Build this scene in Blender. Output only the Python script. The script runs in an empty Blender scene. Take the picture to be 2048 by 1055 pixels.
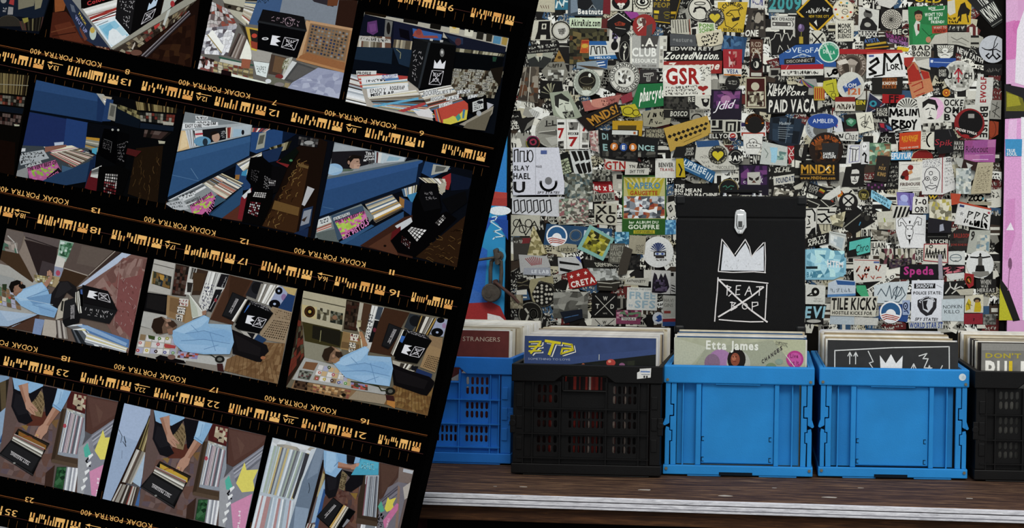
import bpy,bmesh,math,random
from mathutils import Vector,Matrix
# ------------------------------------------------------------------ camera, sky, sun, exposure
F=3230.0;PX=1480.0;PY=430.0;CZ=1.1;ROLL=math.radians(1.0)
SC=bpy.context.scene
COL=SC.collection
cam=bpy.data.cameras.new('camera');camo=bpy.data.objects.new('camera',cam);COL.objects.link(camo)
camo.location=(0,0,CZ);camo.rotation_euler=(math.pi/2,-ROLL,0)
cam.sensor_fit='HORIZONTAL';cam.sensor_width=36.0;cam.lens=F/2048*36
cam.shift_x=(1024-PX)/2048;cam.shift_y=(PY-527.5)/2048
cam.clip_start=0.05;cam.clip_end=200
SC.camera=camo
world=bpy.data.worlds.new('overcast_sky');SC.world=world;world.use_nodes=True
bg=world.node_tree.nodes['Background'];bg.inputs[0].default_value=(0.93,0.97,1.0,1);bg.inputs[1].default_value=1.0
sun=bpy.data.lights.new('sun','SUN');suno=bpy.data.objects.new('sun',sun);COL.objects.link(suno)
sun.energy=1.1;sun.angle=math.radians(18);sun.color=(1,0.97,0.9)
suno.rotation_euler=(math.radians(48),math.radians(12),0);suno.location=(1,-2,5)
SC.view_settings.view_transform='Standard';SC.view_settings.look='None'
SC.view_settings.gamma=1;SC.view_settings.use_curve_mapping=False
SC.view_settings.exposure=0.1

# ------------------------------------------------------------------ helpers
cr_,sr_=math.cos(ROLL),math.sin(ROLL)
def unroll(px,py):
    x,y=px-PX,py-PY
    return x*cr_+y*sr_,-x*sr_+y*cr_
def W(px,py,Y):
    x,y=unroll(px,py)
    return(x/F*Y,Y,CZ-y/F*Y)
def on_height(px,py,h):  # the point at height h seen at this pixel
    x,y=unroll(px,py)
    Y=(CZ-h)*F/y
    return(x/F*Y,Y,h)
def lin(h):
    if len(h)==3:h=h[0]*2+h[1]*2+h[2]*2
    out=[]
    for i in(0,2,4):
        c=int(h[i:i+2],16)/255
        out.append(c/12.92 if c<=0.04045 else((c+0.055)/1.055)**2.4)
    return out
def vivid(h):  # printed vinyl: clean whites, dense blacks
    c=lin(h);m=.78+.85*math.sqrt(sum(c)/3)
    return[min(.86,x*m)for x in c]
def tag(o,label=None,cat=None,group=None,kind=None):
    if label:o['label']=label
    if cat:o['category']=cat
    if group:o['group']=group
    if kind:o['kind']=kind
    return o
def empty(name,loc,rz=0.0,label=None,cat=None,group=None):
    o=bpy.data.objects.new(name,None);COL.objects.link(o)
    o.location=loc;o.rotation_euler=(0,0,rz);o.empty_display_size=0.05
    return tag(o,label,cat,group)
MATS={}
def mat(name,hx,rough=0.6,spec=0.3,var=0.12,vscale=30,bump=0.0,bscale=200,metal=0.0,alpha=None):
    if name in MATS:return MATS[name]
    m=bpy.data.materials.new(name);m.use_nodes=True
    nt=m.node_tree;b=nt.nodes['Principled BSDF']
    b.inputs['Roughness'].default_value=rough;b.inputs['Specular IOR Level'].default_value=spec
    b.inputs['Metallic'].default_value=metal
    c=lin(hx)
    tc=nt.nodes.new('ShaderNodeTexCoord')
    n=nt.nodes.new('ShaderNodeTexNoise');n.inputs['Scale'].default_value=vscale;n.inputs['Detail'].default_value=5
    r=nt.nodes.new('ShaderNodeValToRGB')
    r.color_ramp.elements[0].position=0.3;r.color_ramp.elements[1].position=0.7
    r.color_ramp.elements[0].color=[x*(1-var)for x in c]+[1]
    r.color_ramp.elements[1].color=[min(1,x*(1+var))for x in c]+[1]
    nt.links.new(tc.outputs['Object'],n.inputs['Vector']);nt.links.new(n.outputs['Fac'],r.inputs[0])
    nt.links.new(r.outputs[0],b.inputs['Base Color'])
    if bump:
        n2=nt.nodes.new('ShaderNodeTexNoise');n2.inputs['Scale'].default_value=bscale;n2.inputs['Detail'].default_value=4
        bp=nt.nodes.new('ShaderNodeBump');bp.inputs['Strength'].default_value=bump;bp.inputs['Distance'].default_value=0.002
        nt.links.new(tc.outputs['Object'],n2.inputs['Vector']);nt.links.new(n2.outputs['Fac'],bp.inputs['Height'])
        nt.links.new(bp.outputs[0],b.inputs['Normal'])
    MATS[name]=m
    return m
def attr_mat(name,rough,spec,grain):
    m=bpy.data.materials.new(name);m.use_nodes=True
    nt=m.node_tree;b=nt.nodes['Principled BSDF']
    b.inputs['Roughness'].default_value=rough;b.inputs['Specular IOR Level'].default_value=spec
    a=nt.nodes.new('ShaderNodeAttribute');a.attribute_name='ink'
    n=nt.nodes.new('ShaderNodeTexNoise');n.inputs['Scale'].default_value=260;n.inputs['Detail'].default_value=3
    tc=nt.nodes.new('ShaderNodeTexCoord');nt.links.new(tc.outputs['Object'],n.inputs['Vector'])
    mr=nt.nodes.new('ShaderNodeMapRange');mr.inputs['From Min'].default_value=0.25;mr.inputs['From Max'].default_value=0.75
    mr.inputs['To Min'].default_value=1-grain;mr.inputs['To Max'].default_value=1+grain
    nt.links.new(n.outputs['Fac'],mr.inputs['Value'])
    mx=nt.nodes.new('ShaderNodeVectorMath');mx.operation='SCALE'
    nt.links.new(a.outputs['Color'],mx.inputs[0]);nt.links.new(mr.outputs[0],mx.inputs['Scale'])
    nt.links.new(mx.outputs[0],b.inputs['Base Color'])
    MATS[name]=m
    return m
INK=attr_mat('printed_ink',0.55,0.12,0.10)
PHOTO=attr_mat('photo_print',0.8,0.0,0.06)
VINYL=attr_mat('sticker_vinyl',0.5,0.15,0.12)
PAINT=attr_mat('wall_paint',0.6,0.2,0.15)

class MB:  # mesh builder in local metres
    def __init__(s):s.v=[];s.f=[];s.m=[]
    def box(s,x0,x1,y0,y1,z0,z1,mi=0):
        n=len(s.v)
        s.v+=[(x0,y0,z0),(x1,y0,z0),(x1,y1,z0),(x0,y1,z0),(x0,y0,z1),(x1,y0,z1),(x1,y1,z1),(x0,y1,z1)]
        for q in((0,3,2,1),(4,5,6,7),(0,1,5,4),(1,2,6,5),(2,3,7,6),(3,0,4,7)):
            s.f.append([n+i for i in q]);s.m.append(mi)
        return s
    def prism(s,pts,y0,y1,mi=0):  # polygon in x,z extruded along y
        a=sum(pts[i][0]*pts[(i+1)%len(pts)][1]-pts[(i+1)%len(pts)][0]*pts[i][1]for i in range(len(pts)))
        if a<0:pts=pts[::-1]
        n=len(s.v);k=len(pts)
        s.v+=[(x,y0,z)for x,z in pts]+[(x,y1,z)for x,z in pts]
        s.f.append([n+i for i in range(k)]);s.m.append(mi)
        s.f.append([n+k+i for i in range(k)][::-1]);s.m.append(mi)
        for i in range(k):
            j=(i+1)%k
            s.f.append([n+i,n+k+i,n+k+j,n+j]);s.m.append(mi)
        return s
    def ring(s,x0,x1,y0,y1,z0,z1,t,mi=0):  # hollow rectangular band
        s.box(x0,x1,y0,y0+t,z0,z1,mi);s.box(x0,x1,y1-t,y1,z0,z1,mi)
        s.box(x0,x0+t,y0+t,y1-t,z0,z1,mi);s.box(x1-t,x1,y0+t,y1-t,z0,z1,mi)
        return s
    def cyl(s,c,axis,r,h,n=12,mi=0,r2=None):
        r2=r if r2 is None else r2
        ax=Vector(axis).normalized();u=ax.orthogonal().normalized();w=ax.cross(u)
        c=Vector(c);b=len(s.v)
        for k,rr in((0,r),(h,r2)):
            for i in range(n):
                t=2*math.pi*i/n
                s.v.append(tuple(c+ax*k+(u*math.cos(t)+w*math.sin(t))*rr))
        s.f.append([b+i for i in range(n)][::-1]);s.m.append(mi)
        s.f.append([b+n+i for i in range(n)]);s.m.append(mi)
        for i in range(n):
            j=(i+1)%n
            s.f.append([b+i,b+j,b+n+j,b+n+i]);s.m.append(mi)
        return s
    def tube(s,pts,r,n=8,mi=0):
        pts=[Vector(p)for p in pts];b=len(s.v)
        prev=None
        for i,p in enumerate(pts):
            d=(pts[min(i+1,len(pts)-1)]-pts[max(i-1,0)]).normalized()
            u=d.orthogonal().normalized()if prev is None else(prev-d*prev.dot(d)).normalized()
            prev=u;w=d.cross(u)
            for k in range(n):
                t=2*math.pi*k/n
                s.v.append(tuple(p+(u*math.cos(t)+w*math.sin(t))*r))
        for i in range(len(pts)-1):
            for k in range(n):
                j=(k+1)%n
                s.f.append([b+i*n+k,b+i*n+j,b+(i+1)*n+j,b+(i+1)*n+k]);s.m.append(mi)
        e=b+(len(pts)-1)*n
        s.f.append([b+k for k in range(n)][::-1]);s.m.append(mi)
        s.f.append([e+k for k in range(n)]);s.m.append(mi)
        return s
    def slot(s,x0,x1,z0,z1,hx0,hx1,hz0,hz1,y0,y1,mi=0):  # plate with one stadium shaped hole
        r=(hx1-hx0)/2;cx=(hx0+hx1)/2;hole=[]
        for t in(0,60,120,180):hole.append((cx+r*math.cos(math.radians(t)),hz1-r+r*math.sin(math.radians(t))))
        for t in(180,240,300,360):hole.append((cx+r*math.cos(math.radians(t)),hz0+r+r*math.sin(math.radians(t))))
        out=[(x1,(hole[0][1])),(x1,z1),(x0,z1),(x0,hole[3][1]),(x0,hole[4][1]),(x0,z0),(x1,z0),(x1,hole[7][1])]
        n=len(s.v)
        for y in(y0,y1):
            s.v+=[(x,y,z)for x,z in out]+[(x,y,z)for x,z in hole]
        for i in range(8):
            j=(i+1)%8
            s.f+=[[n+i,n+j,n+8+j,n+8+i][::-1],[n+16+i,n+16+j,n+24+j,n+24+i],[n+8+i,n+8+j,n+24+j,n+24+i][::-1]]
            s.m+=[mi]*3
        return s
    def mesh(s,name,mats):
        me=bpy.data.meshes.new(name);me.from_pydata(s.v,[],s.f)
        for m in(mats if isinstance(mats,(list,tuple))else[mats]):me.materials.append(m)
        me.polygons.foreach_set('material_index',s.m);me.update()
        return me
    def build(s,name,mats,parent=None,bevel=0.0,smooth=False):
        me=s.mesh(name,mats)
        if smooth:me.polygons.foreach_set('use_smooth',[True]*len(me.polygons))
        o=bpy.data.objects.new(name,me);COL.objects.link(o)
        if parent:o.parent=parent
        if bevel:
            b=o.modifiers.new('edge','BEVEL');b.width=bevel;b.segments=2;b.limit_method='ANGLE';b.angle_limit=0.7
        return o

# ------------------------------------------------------------------ lettering: glyph outlines turned into flat faces once
GL={}
def make_glyphs():
    todo=[]
    for bold in(0,1):
        for ch in[chr(i)for i in range(33,127)]:
            cu=bpy.data.curves.new('glyph','FONT');cu.body=ch;cu.resolution_u=2;cu.size=1
            if bold:cu.offset=0.034
            o=bpy.data.objects.new('glyph',cu);COL.objects.link(o);todo.append((ch,bold,o,cu))
    dg=bpy.context.evaluated_depsgraph_get();dg.update()
    for ch,bold,o,cu in todo:
        me=bpy.data.meshes.new_from_object(o.evaluated_get(dg))
        vs=[(v.co.x,v.co.y)for v in me.vertices];fs=[list(p.vertices)for p in me.polygons]
        x0=min([v[0]for v in vs],default=0);x1=max([v[0]for v in vs],default=0.3)
        GL[ch,bold]=([(x-x0,y)for x,y in vs],fs,x1-x0)
        bpy.data.meshes.remove(me);bpy.data.objects.remove(o);bpy.data.curves.remove(cu)
make_glyphs()

def clip_poly(p,q):  # Sutherland-Hodgman against a convex quad q
    a=sum(q[i][0]*q[(i+1)%len(q)][1]-q[(i+1)%len(q)][0]*q[i][1]for i in range(len(q)))
    sg=1 if a>0 else-1
    for i in range(len(q)):
        (ax,ay),(bx,by)=q[i],q[(i+1)%len(q)]
        side=lambda t:sg*((bx-ax)*(t[1]-ay)-(by-ay)*(t[0]-ax))
        o=[]
        for j in range(len(p)):
            s,e=p[j-1],p[j];ds,de=side(s),side(e)
            if(ds<0)!=(de<0):
                t=ds/(ds-de);o.append((s[0]+(e[0]-s[0])*t,s[1]+(e[1]-s[1])*t))
            if de>=0:o.append(e)
        p=o
        if len(p)<3:return[]
    return p
def pairs(l):return[(l[i],l[i+1])for i in range(0,len(l),2)]if not isinstance(l[0],(tuple,list))else list(l)
class Pr:  # flat print: coloured faces on a plane, in units of its own transform tf
    def __init__(s,tf=None,clip=None):s.p=[];s.tf=tf or(lambda x,y:(x,y));s.clip=clip;s.k=0
    def raw(s,pts,col):
        if s.clip:pts=clip_poly(pts,s.clip)
        if len(pts)>=3:s.p.append((pts,col,s.k))
    def poly(s,l,col):s.k+=1;s.raw([s.tf(*q)for q in pairs(l)],col);return s
    def rect(s,x0,y0,x1,y1,col):return s.poly([x0,y0,x1,y0,x1,y1,x0,y1],col)
    def ell(s,cx,cy,rx,ry,col,n=22,a0=0,a1=360):
        return s.poly([(cx+rx*math.cos(math.radians(a0+(a1-a0)*i/n)),cy+ry*math.sin(math.radians(a0+(a1-a0)*i/n)))for i in range(n+(a1-a0<360))],col)
    def line(s,l,w,col,new=True):
        if new:s.k+=1
        P=[s.tf(*q)for q in pairs(l)];h=w/2
        for a,b in zip(P,P[1:]):
            dx,dy=b[0]-a[0],b[1]-a[1];L=math.hypot(dx,dy)or 1e-6
            nx,ny=-dy/L*h,dx/L*h;ex,ey=dx/L*h*.6,dy/L*h*.6
            s.raw([(a[0]+nx-ex,a[1]+ny-ey),(b[0]+nx+ex,b[1]+ny+ey),(b[0]-nx+ex,b[1]-ny+ey),(a[0]-nx-ex,a[1]-ny-ey)],col)
        return s
    def ring(s,cx,cy,rx,ry,w,col,n=24,a0=0,a1=360):
        return s.line([(cx+rx*math.cos(math.radians(a0+(a1-a0)*i/n)),cy+ry*math.sin(math.radians(a0+(a1-a0)*i/n)))for i in range(n+1)],w,col)
    def bil(s,q):
        (ax,ay),(bx,by),(cx,cy),(dx,dy)=q
        return lambda u,v:((ax*(1-u)+bx*u)*(1-v)+(dx*(1-u)+cx*u)*v,(ay*(1-u)+by*u)*(1-v)+(dy*(1-u)+cy*u)*v)
    def qtext(s,t,quad,col,bold=1,it=0.0):  # quad TL TR BR BL of the text box
        s.k+=1;B=s.bil([s.tf(*q)for q in pairs(quad)])
        x=0;items=[];up=0.70;lo=0.0
        for ch in t:
            if ch==' ':x+=0.3;continue
            g=GL.get((ch,bold))
            if not g:continue
            items.append((x,g));x+=g[2]+0.09
            if ch in 'gjpqy,':lo=-0.2
        wd=max(x-0.09,0.05);ht=up-lo
        for ox,(vs,fs,w_)in items:
            for f in fs:
                s.raw([B((ox+vs[i][0])/wd+it*((vs[i][1]-lo)/ht-.5),1-(vs[i][1]-lo)/ht)for i in f],col)
        return s
    def text(s,t,x0,y0,x1,y1,col,bold=1,it=0.0):return s.qtext(t,[x0,y0,x1,y0,x1,y1,x0,y1],col,bold,it)
    def arc(s,t,cx,cy,r,h,a0,a1,col,bold=1):  # text on an arc, top reading clockwise
        s.k+=1;n=len(t);x=0;items=[]
        for ch in t:
            if ch==' ':x+=.3;continue
            g=GL[(ch,bold)];items.append((x,g));x+=g[2]+.1
        for ox,(vs,fs,w_)in items:
            for f in fs:
                pts=[]
                for i in f:
                    a=math.radians(a0+(a1-a0)*(ox+vs[i][0])/x);rr=r+h*(vs[i][1]/.7-.5)*(1 if a1>a0 else-1)
                    pts.append(s.tf(cx+rr*math.cos(a),cy+rr*math.sin(a)))
                s.raw(pts,col)
        return s
    def stripes(s,quad,n,cols,seed=0,vert=True,gap=0.0):
        s.k+=1;R=random.Random(seed);B=s.bil([s.tf(*q)for q in pairs(quad)]);e=[0]
        for i in range(n):e.append(e[-1]+R.uniform(.5,1.5))
        for i in range(n):
            a,b=e[i]/e[-1],e[i+1]/e[-1];b-=(b-a)*gap;c=cols[R.randrange(len(cols))]
            s.raw([B(a,0),B(b,0),B(b,1),B(a,1)]if vert else[B(0,a),B(1,a),B(1,b),B(0,b)],c)
        return s
    def mosaic(s,quad,nx,ny,cols,seed=0,gap=0.0,jit=0.0):
        s.k+=1;R=random.Random(seed);B=s.bil([s.tf(*q)for q in pairs(quad)])
        J=[[(R.uniform(-jit,jit),R.uniform(-jit,jit))for _ in range(nx+1)]for _ in range(ny+1)]
        def P(i,j,du=0,dv=0):
            ju,jv=J[j][i]
            return B((i+du+(ju if 0<i<nx else 0))/nx,(j+dv+(jv if 0<j<ny else 0))/ny)
        for j in range(ny):
            for i in range(nx):
                g=gap/2
                s.raw([P(i,j,g,g),P(i+1,j,-g,g),P(i+1,j+1,-g,-g),P(i,j+1,g,-g)],cols[R.randrange(len(cols))])
        return s
    def scrib(s,quad,rows,w,col,seed=0,dens=6):  # rows of hand lettering
        R=random.Random(seed);q=pairs(quad);B=s.bil(q);s.k+=1
        for r in range(rows):
            u=0.04
            while u<0.92:
                du=R.uniform(.5,1.2)*.8/dens;v0=(r+.12)/rows;v1=(r+.88)/rows
                P=[(R.uniform(-.1,.25),R.random())]
                for _ in range(R.choice([2,3,3,4])):P.append((min(1.15,max(-.15,P[-1][0]+R.uniform(-.45,.75))),R.choice([R.uniform(0,.3),R.uniform(.7,1),R.random()])))
                s.line([B(u+a*du,v0+(v1-v0)*b)for a,b in P],w*R.uniform(.7,1.2),col,new=False)
                u+=du*R.uniform(.9,1.3)
        return s
    def build(s,name,parent,Y,mt,base,step=0.00003,pm=None,fn=None):
        fn=fn or lin
        # faces stand on the plane at depth Y - base, later ones a hair nearer
        V=[];Fc=[];C=[]
        for pts,col,k in s.p:
            n=len(V);y=Y-base-step*k
            V+=[pm(px,py,base+step*k)for px,py in pts]if pm else[Pmap(px,py,Y,y)for px,py in pts];Fc.append(list(range(n,n+len(pts))))
            C+=(fn(col)+[1.0])*len(pts)
        me=bpy.data.meshes.new(name);me.from_pydata(V,[],Fc);me.materials.append(mt)
        at=me.color_attributes.new('ink','FLOAT_COLOR','CORNER');at.data.foreach_set('color',C)
        me.update()
        o=bpy.data.objects.new(name,me);COL.objects.link(o)
        if parent:
            o.parent=parent
            if not pm:o.location=-Vector(parent.location)if parent.parent is None else-(Vector(parent.location)+Vector(parent.parent.location))
        return o
def Pmap(px,py,Y,y):
    x,_,z=W(px,py,Y);return(x,y,z)
# ------------------------------------------------------------------ the setting
BENCH=0.48;YW=4.62  # bench top height, depth of the sticker covered door
def struct(o):o['kind']='structure';return o
m_ground=mat('asphalt','4a4947',0.9,0.2,0.2,12,0.4,90)
struct(MB().box(-8,8,-6,12,-0.1,0).build('floor',m_ground))
m_board=mat('door_black_paint','0d0b09',0.8,0.05,0.5,14)
bl,br=W(1021,300,YW)[0],W(2004,300,YW)[0]
struct(MB().box(bl,br,YW,YW+0.06,0,2.7).build('door_1',m_board))
m_frame=mat('frame_black','050404',0.7,0.08)
struct(MB().box(br,br+0.012,YW-0.012,YW+0.1,0,2.7).box(br+0.012,br+0.02,YW-0.004,YW+0.1,0,2.7).build('trim_1',m_frame))
struct(MB().box(bl-0.008,bl,YW-0.008,YW+0.1,0,2.7).build('trim_2',m_frame))
m_blue=mat('blue_wall_paint','2b8fc4',0.55,0.25,0.18,9,0.15,60)
m_pink=mat('pink_wall_paint','d9a3cc',0.6,0.2,0.12,8,0.15,60)
wl=struct(MB().box(bl-2.2,bl-0.008,YW-0.02,YW+0.2,0,2.7).build('wall_left',m_blue))
wr=struct(MB().box(br+0.02,br+2.2,YW-0.02,YW+0.2,0,2.7).build('wall_right',m_pink))
struct(MB().box(bl-2.2,br+2.2,YW-0.05,YW+0.25,2.7,3.2).build('trim_3',m_frame))
# sprayed graffiti on the two side walls
p=Pr()
p.poly([1013,160,985,190,960,250,955,320,930,360,945,392,1013,395],'2f7fc6');p.poly([930,395,1014,395,1014,412,930,408],'a33a34');p.poly([960,380,1014,385,1014,396,955,396],'b4423a')
p.ell(1000,421,22,9,'e6eef2');p.poly([940,440,1014,430,1014,460,985,440,950,500,940,500],'2150a8');p.poly([990,437,1016,440,1016,480],'1d4698')
p.poly([940,480,975,500,968,600,930,610],'2a62b8');p.line([984,434,995,432,990,440,980,442,1004,458,988,462,1008,472,990,474,986,478],2.2,'cfe6ee')
p.ell(1000,512,12,18,'3f9cc9');p.poly([930,600,975,600,1000,612,1013,640,930,640],'9c2c2c');p.poly([975,626,1000,632,1010,640,975,640],'e8e2de');p.poly([930,570,970,590,975,604,930,606],'3a6ab5')
p.build('graffiti',wl,YW-0.02,PAINT,0.0004)
p=Pr()
p.rect(2012,0,2036,168,'dcaad0');p.poly([2012,45,2030,40,2045,60,2030,118,2012,120],'d27ab5');p.ell(2036,55,11,14,'cd6fae')
p.poly([2034,60,2048,20,2060,0,2075,0,2060,175,2030,165],'e9e2ea');p.poly([2009,168,2060,178,2075,178,2075,240,2009,236],'17151a');p.poly([2012,182,2045,196,2052,222,2012,222],'6d6a1c');p.poly([2014,186,2036,192,2042,210,2014,214],'9a9426');
p.poly([2010,238,2042,236,2046,640,2003,640],'dfa2d2');p.poly([2018,240,2034,238,2032,300,2014,300],'e7bde0');p.poly([2012,400,2030,396,2030,470,2016,520,2008,520],'d58fc4')
p.poly([2042,234,2080,234,2080,640,2045,640],'ece9ee');p.poly([2000,565,2040,640,1998,640],'b9b529');p.poly([2000,555,2018,580,2040,640,2026,642,2000,575],'14120f')
p.ell(2020,527,4,12,'7a4f6e');p.line([2019,535,2016,580],2,'a06c92');p.poly([2012,460,2028,460,2021,444],'f0e6f0')
p.build('graffiti',wr,YW-0.02,PAINT,0.0004)

# ------------------------------------------------------------------ bench
YB=math.radians(-4.3)
bp=on_height(1340,999,BENCH)
bench=empty('plywood_bench',(bp[0],bp[1],0),YB,'long dark weathered plywood bench with white painted front edge holding the record crates','bench')
def wood(name,cols,sc):
    m=bpy.data.materials.new(name);m.use_nodes=True;nt=m.node_tree;b=nt.nodes['Principled BSDF']
    tc=nt.nodes.new('ShaderNodeTexCoord');mp=nt.nodes.new('ShaderNodeMapping');mp.inputs['Scale'].default_value=sc
    n=nt.nodes.new('ShaderNodeTexNoise');n.inputs['Scale'].default_value=6;n.inputs['Detail'].default_value=9;n.inputs['Roughness'].default_value=.65;n.inputs['Distortion'].default_value=.6
    r=nt.nodes.new('ShaderNodeValToRGB');el=r.color_ramp.elements
    while len(el)<len(cols):el.new(.5)
    for e,(ps,h)in zip(el,cols):e.position=ps;e.color=lin(h)+[1]
    nt.links.new(tc.outputs['Object'],mp.inputs[0]);nt.links.new(mp.outputs[0],n.inputs['Vector']);nt.links.new(n.outputs['Fac'],r.inputs[0]);nt.links.new(r.outputs[0],b.inputs['Base Color'])
    bm_=nt.nodes.new('ShaderNodeBump');bm_.inputs['Strength'].default_value=.35;bm_.inputs['Distance'].default_value=.003
    nt.links.new(n.outputs['Fac'],bm_.inputs['Height']);nt.links.new(bm_.outputs[0],b.inputs['Normal'])
    b.inputs['Roughness'].default_value=.75;b.inputs['Specular IOR Level'].default_value=.15
    return m
w_top=wood('bench_top_wood',[(.25,'170e0b'),(.42,'33221b'),(.52,'4c372b'),(.62,'75583f'),(.75,'a08468')],(1.6,22,22))
w_low=wood('bench_apron_wood',[(.2,'1c110a'),(.5,'3d2617'),(.8,'6a4629')],(2,14,30))
m_white=wood('bench_edge_paint',[(.25,'6b6a70'),(.4,'b9b8bd'),(.6,'dcdbdf'),(.8,'efeef0')],(5,30,40))
MB().box(-1.9,1.25,0.012,.9,BENCH-0.028,BENCH).build('bench_top',w_top,bench,.002)
MB().box(-1.9,1.25,0,0.012,BENCH-0.010,BENCH-0.001).box(-1.9,1.25,-0.002,0.012,BENCH-0.0265,BENCH-0.012).box(-1.9,1.25,0.003,0.012,BENCH-0.012,BENCH-0.010,1).build('front_edge',[m_white,mat('dark_ply','2a2422')],bench,.0015)
MB().box(-1.9,1.25,-0.003,0.012,BENCH-0.0205,BENCH-0.0195).build('edge_groove',mat('groove_grey','5b5a62'),bench)
MB().box(-1.9,1.25,0.02,0.05,BENCH-0.062,BENCH-0.028).build('apron',w_low,bench,.002)
MB().box(-1.9,1.25,0.16,0.18,0.0,BENCH-0.03).build('underbench_shade_panel',mat('underbench_shade_black','0a0807',.9,.05),bench)  # black panel added under the bench to stand in for deep shade
for x in(-0.62,1.1):MB().box(x,x+.05,0.08,0.13,0,BENCH-.03).build('leg',mat('leg_maroon','2a1012',.8,.1),bench)
R=random.Random(4)
for i,(px_,py_,w_)in enumerate([(1048,973,.012),(1290,979,.02),(1452,991,.02),(1548,975,.008),(1660,994,.022),(1940,996,.01),(990,972,.006),(1720,975,.01)]):
    q=on_height(px_,py_,BENCH);d=Vector(q)-Vector(bench.location);d.rotate(Matrix.Rotation(-YB,3,'Z'))
    n=7;pts=[(d.x+w_*math.cos(t*6.28/n)*R.uniform(.5,1),d.y+.35*w_*math.sin(t*6.28/n)*R.uniform(.5,1.2))for t in range(n)]
    b_=MB();k=[(x,y,BENCH+.0006)for x,y in pts]+[(x,y,BENCH-.002)for x,y in pts]
    b_.v=k;b_.f=[list(range(n))]+[[i_,i_+n,(i_+1)%n+n,(i_+1)%n]for i_ in range(n)];b_.m=[0]*(n+1)
    b_.build('paint_chip',mat('paint_chip','a9a39a',.8,.1),bench)

# ------------------------------------------------------------------ crates
CW,CH,CD=0.357,0.262,0.48
rivet=mat('rivet_brass','7d7660',.4,.5,metal=.6)
def rivets(root,zs):
    for x in(-CW/2+.009,CW/2-.009):
        for z in zs:MB().cyl((x,-.0045,z),(0,-1,0),.0036,.002,10).build('screw',rivet,root)
def crate_solid(loc,yaw,label,mb_):
    t=empty('folding_crate',loc,yaw,label,'crate');h=CW/2;s=.000451
    X=lambda c:-h+(c-42)*s  # crop pixels across the front to metres
    Z=lambda c:CH-(c-215)*s*1.0
    MB().ring(-h,h,-.004,CD,CH-.042,CH,.012).build('rim',mb_,t,.003)
    MB().ring(-h+.012,h-.012,.004,CD-.008,CH-.006,CH+.0005,.004).build('inner_lip',mb_,t)
    b_=MB();b_.ring(-h+.001,h-.001,-.003,CD,.004,.026,.012).box(-h+.012,h-.012,.01,CD-.01,.004,.010)
    b_.box(-.12,-.04,-.001,.03,0,.004).box(.05,.14,-.001,.03,0,.004).box(-.14,.14,CD-.04,CD,0,.004)
    b_.build('base',mb_,t,.002)
    MB().box(X(340),X(515),-.0042,.002,.0035,.011).build('base_notch_shade',mat('crate_gap_shade','0a1620',.8,.1),t)  # near-black box on the rail stands for the shade of a recess
    zt,zb=CH-.042,.026
    MB().box(X(108),X(757),.024,.028,zb,zt).build('front_panel',mb_,t)
    MB().box(X(242),X(624),.008,.025,zb+.004,zt-.003).build('center_panel',mb_,t,.002)
    for a,b in((212,240),(625,650)):MB().box(X(a),X(b),.001,.026,zb,zt).build('rib',mb_,t,.002)
    for a,b in((142,148),(717,723)):MB().box(X(a),X(b),.006,.026,zb,zt).build('thin_rib',mb_,t)
    MB().box(X(315),X(550),-.001,.012,zt-.003,zt).build('label_slot',mb_,t,.001)
    for sgn in(1,-1):
        fx=(lambda c:X(c))if sgn==1 else(lambda c:-X(c))
        fx2=lambda c:fx(c)
        MB().prism([(fx2(82),zb),(fx2(110),zb),(fx2(110),zt),(fx2(82),zt),(fx2(82),Z(419)),(fx2(98),Z(419)),(fx2(98),Z(484)),(fx2(78),Z(484)),(fx2(78),Z(556)),(fx2(90),Z(556)),(fx2(90),Z(616)),(fx2(80),Z(616))],.001,.02).build('corner_post',mb_,t,.0012)
        MB().prism([(fx2(52),zb),(fx2(75),zb),(fx2(75),Z(612)),(fx2(86),Z(612)),(fx2(86),Z(560)),(fx2(74),Z(560)),(fx2(74),Z(545)),(fx2(56),Z(538)),(fx2(52),Z(560))],.000,.018).build('hinge_plate',mb_,t,.0012)
        MB().prism([(fx2(52),zt),(fx2(78),zt),(fx2(78),Z(424)),(fx2(93),Z(424)),(fx2(93),Z(478)),(fx2(74),Z(478)),(fx2(74),Z(520)),(fx2(58),Z(530)),(fx2(42),Z(520)),(fx2(52),Z(490))],.000,.018).build('hinge_plate',mb_,t,.0012)
        MB().cyl((fx2(50),.0,Z(522)),(0,-1,0),.004,.003,10).build('hinge_pin',mb_,t)
        MB().box(min(fx2(50),fx2(112)),max(fx2(50),fx2(112)),.012,.02,zb,zt).build('post_back',mat('crate_gap_shade','0a1620'),t)  # near-black backing paints shade into the hinge gaps
        MB().box(min(fx2(52),fx2(62)),max(fx2(52),fx2(62)),.02,CD-.006,.026,CH-.042).build('side_panel',mb_,t)
    MB().box(-h+.006,h-.006,CD-.014,CD-.008,zb,zt).build('back_panel',mb_,t)
    for c in(244,612):
        for z in(600,708):
            g=MB();x=X(c);o_=1 if c<400 else-1;w_=.006*o_
            xs=sorted((x,x+w_))
            g.box(xs[0],xs[1],.0072,.009,Z(z-12),Z(z-9)).box(xs[0],xs[1],.0072,.009,Z(z+9),Z(z+12))
            e_=xs[0]if o_<0 else xs[0];g.box(e_,e_+.0015,.0072,.009,Z(z+12),Z(z-12));g.build('clip_notch_shade',mat('crate_gap_shade','0a1620'),t)  # dark bars on the panel stand for shade inside the notches
    rivets(t,(CH-.034,.018))
    return t
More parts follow.
